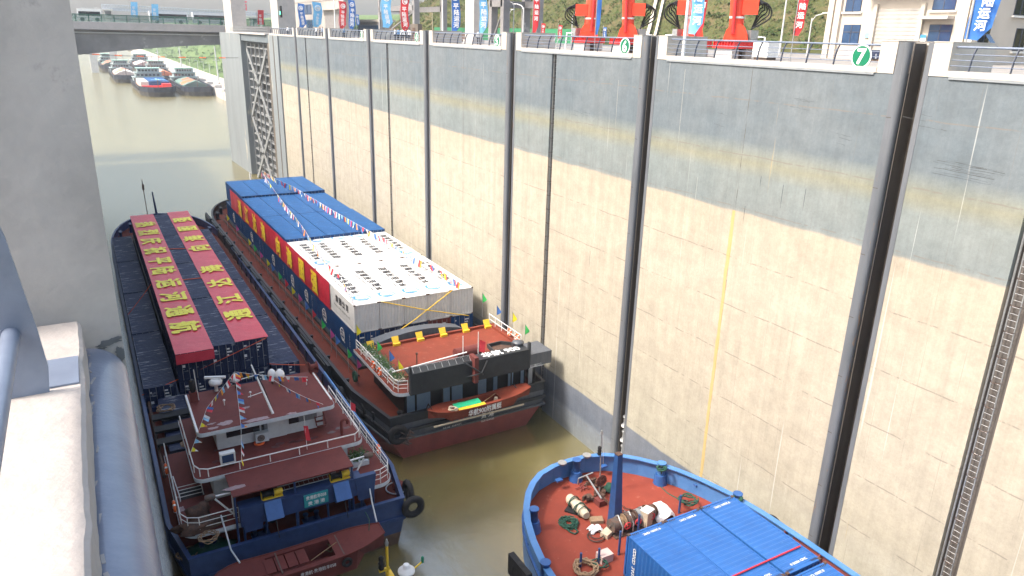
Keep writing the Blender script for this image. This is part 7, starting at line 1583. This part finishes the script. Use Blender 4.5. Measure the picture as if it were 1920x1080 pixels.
bmesh.ops.delete(hb2, geom=kill, context='FACES'); hairme = bpy.data.meshes.new('hair'); hb2.to_mesh(hairme); hb2.free()
for m_, n_ in ((shirt, 'shirt'), (trous, 'trousers'), (hairme, 'hair'), (bodyme, 'body')): m_.name = n_
def person(loc, rz, shirtm, label):
    t = thing('person', label, 'person', loc, 'people standing behind the far railing'); t.rotation_euler.z = rz
    for me, nm_, mm in ((bodyme, 'body', 'skin'), (shirt, 'shirt', shirtm), (trous, 'trousers', 'trousers'), (hairme, 'hair', 'hair')):
        m2 = me.copy(); m2.materials.clear(); m2.materials.append(M[mm]); 
        for p in m2.polygons: p.use_smooth = True
        o = bpy.data.objects.new(nm_, m2); COL.objects.link(o); o.parent = t
PL = [(541, 34.9, 'shirt_white', 'at the railing by the gate tower'), (563, 35.2, 'shirt_dark', 'at the railing below the dark blue flag'), (594, 35.0, 'shirt_white', 'at the railing below the pale blue far flag'), (601, 35.6, 'shirt_dark', 'behind the pair near the second groove'), (606, 35.1, 'shirt_blue', 'beside the second groove post'),
      (646, 35.2, 'shirt_blue', 'alone under the far red flag'), (733, 36.0, 'shirt_dark', 'left end of the crowd at sign 4'), (741, 35.4, 'shirt_white', 'second from the left in the crowd by numeral four'), (747, 35.9, 'shirt_blue', 'in the middle of the crowd at sign 4'), (755, 35.3, 'shirt_white', 'under the red flag in the crowd by numeral four'), (761, 36.1, 'shirt_dark', 'second from the right in the crowd by numeral four'), (767, 35.4, 'shirt_white', 'right end of the crowd at sign 4'),
      (897, 44, 'shirt_white', 'far behind the railing near sign 5')]
for i, (px, X, sm, lab) in enumerate(PL):
    person(G(px, X, ZC-.05), R(-90+random.uniform(-50, 50)) if i != 12 else R(180), sm, 'person in %s, %s' % ({'shirt_white': 'white shirt', 'shirt_blue': 'blue shirt', 'shirt_dark': 'dark jacket'}[sm], lab))
# bridge flags
for k, (px, pyT, pyB, m_, lab) in enumerate(((250, 4, 32, 'flag_sky', 'pale blue feather flag on the bridge, left one'), (289, 8, 38, 'flag_sky', 'pale blue feather flag on the bridge, right one'), (487, 19, 46, 'flag_red', 'red feather flag between the gate columns'))):
    Yf = BY+1.2 if k < 2 else 200; a = onY(px-4, pyB, Yf); b = onY(px+5, pyT, Yf); t = thing('feather_flag', lab, 'flag', (a.x, Yf, zdk if k < 2 else ZC), 'feather flags on the bridge'); MB().cyl((a.x, Yf, zdk-.2 if k < 2 else ZC), (a.x, Yf, b.z+.2), .06, 5).build('pole', 'galv', t)
    o = cloth('cloth', (a.x, Yf-.05, a.z), (b.x-a.x, 0, 0), (.3, 0, b.z-a.z), 6, 14, .12, m_, t, k)
    for i, ch in enumerate('平陆运河'): text_obj('character', ch, .75, 'mark_white', t, ((a.x+b.x)/2, Yf-.32, b.z-1.4-.8*i), (1, 0, 0), (0, 0, 1), .02)
# ------------------------------------------------ vegetation as masses
def scatter(name, n, fn, m, s0, s1, seed, blades=7):
    rs = random.Random(seed); mb = MB(); vs = []; fs = []
    for i in range(n):
        p, k = fn(rs); s_ = rs.uniform(s0, s1)*k
        for j in range(blades):
            d = Vector((rs.gauss(0, 1), rs.gauss(0, 1), abs(rs.gauss(0, .9)))); d.normalize(); q = p+Vector((d.x*s_, d.y*s_, d.z*s_*1.1)); a = Vector((rs.uniform(-1, 1), rs.uniform(-1, 1), rs.uniform(-1, 1))).normalized(); b = a.orthogonal(); w = s_*rs.uniform(.25, .5); c_ = len(vs)
            vs += [q-a*w, q+b*w*.8, q+a*w, q-b*w*.8]; fs.append((c_, c_+1, c_+2, c_+3))
    mb.v = [Vector(v) for v in vs]; mb.f = [list(f) for f in fs]; mb.sm = [False]*len(fs); o = mb.build(name, m); return tag(o, kind='stuff')
def on_hill(xa, xb):
    def f(rs): x = rs.uniform(xa, xb); y = rs.uniform(10, 235); x += -.10*y+8; return Vector((x, y, hill(x, y))), 1
    return f
scatter('slope_bushes', 8000, on_hill(98, 165), 'bush', .22, .8, 1)
scatter('slope_grass', 9000, on_hill(96, 160), 'dry_bush', .18, .55, 2, 5)
scatter('hilltop_trees', 2600, lambda rs: ((lambda x, y: (Vector((x, y, hill(x, y)+rs.uniform(.5, 6))), 1))(rs.uniform(140, 225), rs.uniform(5, 235))), 'tree_green', 1.0, 2.6, 3, 22)
tp = None
for k in range(34):
    px = 700+k*25.5+random.uniform(-10, 10); X = random.uniform(128, 168); b = G(px, X); b.z = hill(b.x, b.y)
    if tp is None or k < 4:
        tt = thing('broadleaf_tree', 'dark green broadleaf tree on the hillside above the quay, %s from the left' % ORD[k], 'tree', b, 'trees on the hillside'); h = 5+1.3*(k % 4)
        MB().tube([b, b+Vector((.2, 0, h*.4)), b+Vector((.1, .2, h*.75))], [.28, .2, .08], 6).cyl(b+Vector((.2, 0, h*.4)), b+Vector((1.2, .8, h*.7)), .1, 5, .04).cyl(b+Vector((.2, 0, h*.45)), b+Vector((-1, -.8, h*.75)), .09, 5, .03).build('trunk', 'wood', tt)
        rs = random.Random(k); mb = MB()
        for c_ in range(9):
            cc = b+Vector((rs.gauss(0, 1.3), rs.gauss(0, 1.3), h*rs.uniform(.45, 1.0)))
            for q in range(70):
                p_ = cc+Vector((rs.gauss(0, .55), rs.gauss(0, .55), rs.gauss(0, .45))); a_ = Vector((rs.uniform(-1, 1), rs.uniform(-1, 1), rs.uniform(-.6, .6))).normalized()*rs.uniform(.15, .34); n_ = a_.orthogonal().normalized()*a_.length*.7
                mb.add([p_-a_, p_+n_, p_+a_, p_-n_], [(0, 1, 2, 3)])
        mb.build('crown', 'tree_green', tt); tp = (tp or [])+[tt]
    else:
        c_ = copy_tree(tp[k % 4]); c_.location = b; c_.rotation_euler.z = k*1.3; c_['label'] = 'dark green broadleaf tree on the hillside above the quay, %s from the %s' % ((ORD[k], 'left') if k < 17 else (ORD[33-k], 'right'))
scatter('bank_bushes', 3000, lambda rs: ((lambda x, y: (Vector((x, y, bank(x, y))), 1))(rs.uniform(78, 150), 215+900*rs.random()**1.5)), 'bank_bush', .6, 1.8, 4)

def deb(rs):
    return Vector((rs.uniform(16.5, 22), rs.uniform(30, 48), -32.985)), 1
mb = MB(); rs = random.Random(5)
for i in range(26):
    c = Vector((rs.uniform(13.5, 22), rs.uniform(30, 49), -32.99)); s_ = rs.uniform(.02, .06); a = rs.uniform(0, 3); mb.add([c+Vector((s_*math.cos(a+q), s_*.6*math.sin(a+q), 0)) for q in (0, 1.3, 2.6, 4.1, 5.2)], [(0, 1, 2, 3, 4)])
tag(mb.build('floating_debris', 'rope_tan'), kind='stuff')
# ------------------------------------------------ hazy air
hz = MB().box(-1200, 1500, -120, 1640, -40, 140).build('haze', 'galv'); tag(hz, kind='stuff')
hm = bpy.data.materials.new('haze'); hm.use_nodes = True; hn = hm.node_tree; hn.nodes.clear(); ho = hn.nodes.new('ShaderNodeOutputMaterial'); hv = hn.nodes.new('ShaderNodeVolumePrincipled')
hv.inputs['Color'].default_value = (.86, .92, 1, 1); hv.inputs['Density'].default_value = HAZE; hv.inputs['Anisotropy'].default_value = .2; hn.links.new(hv.outputs[0], ho.inputs['Volume']); hz.data.materials.clear(); hz.data.materials.append(hm)
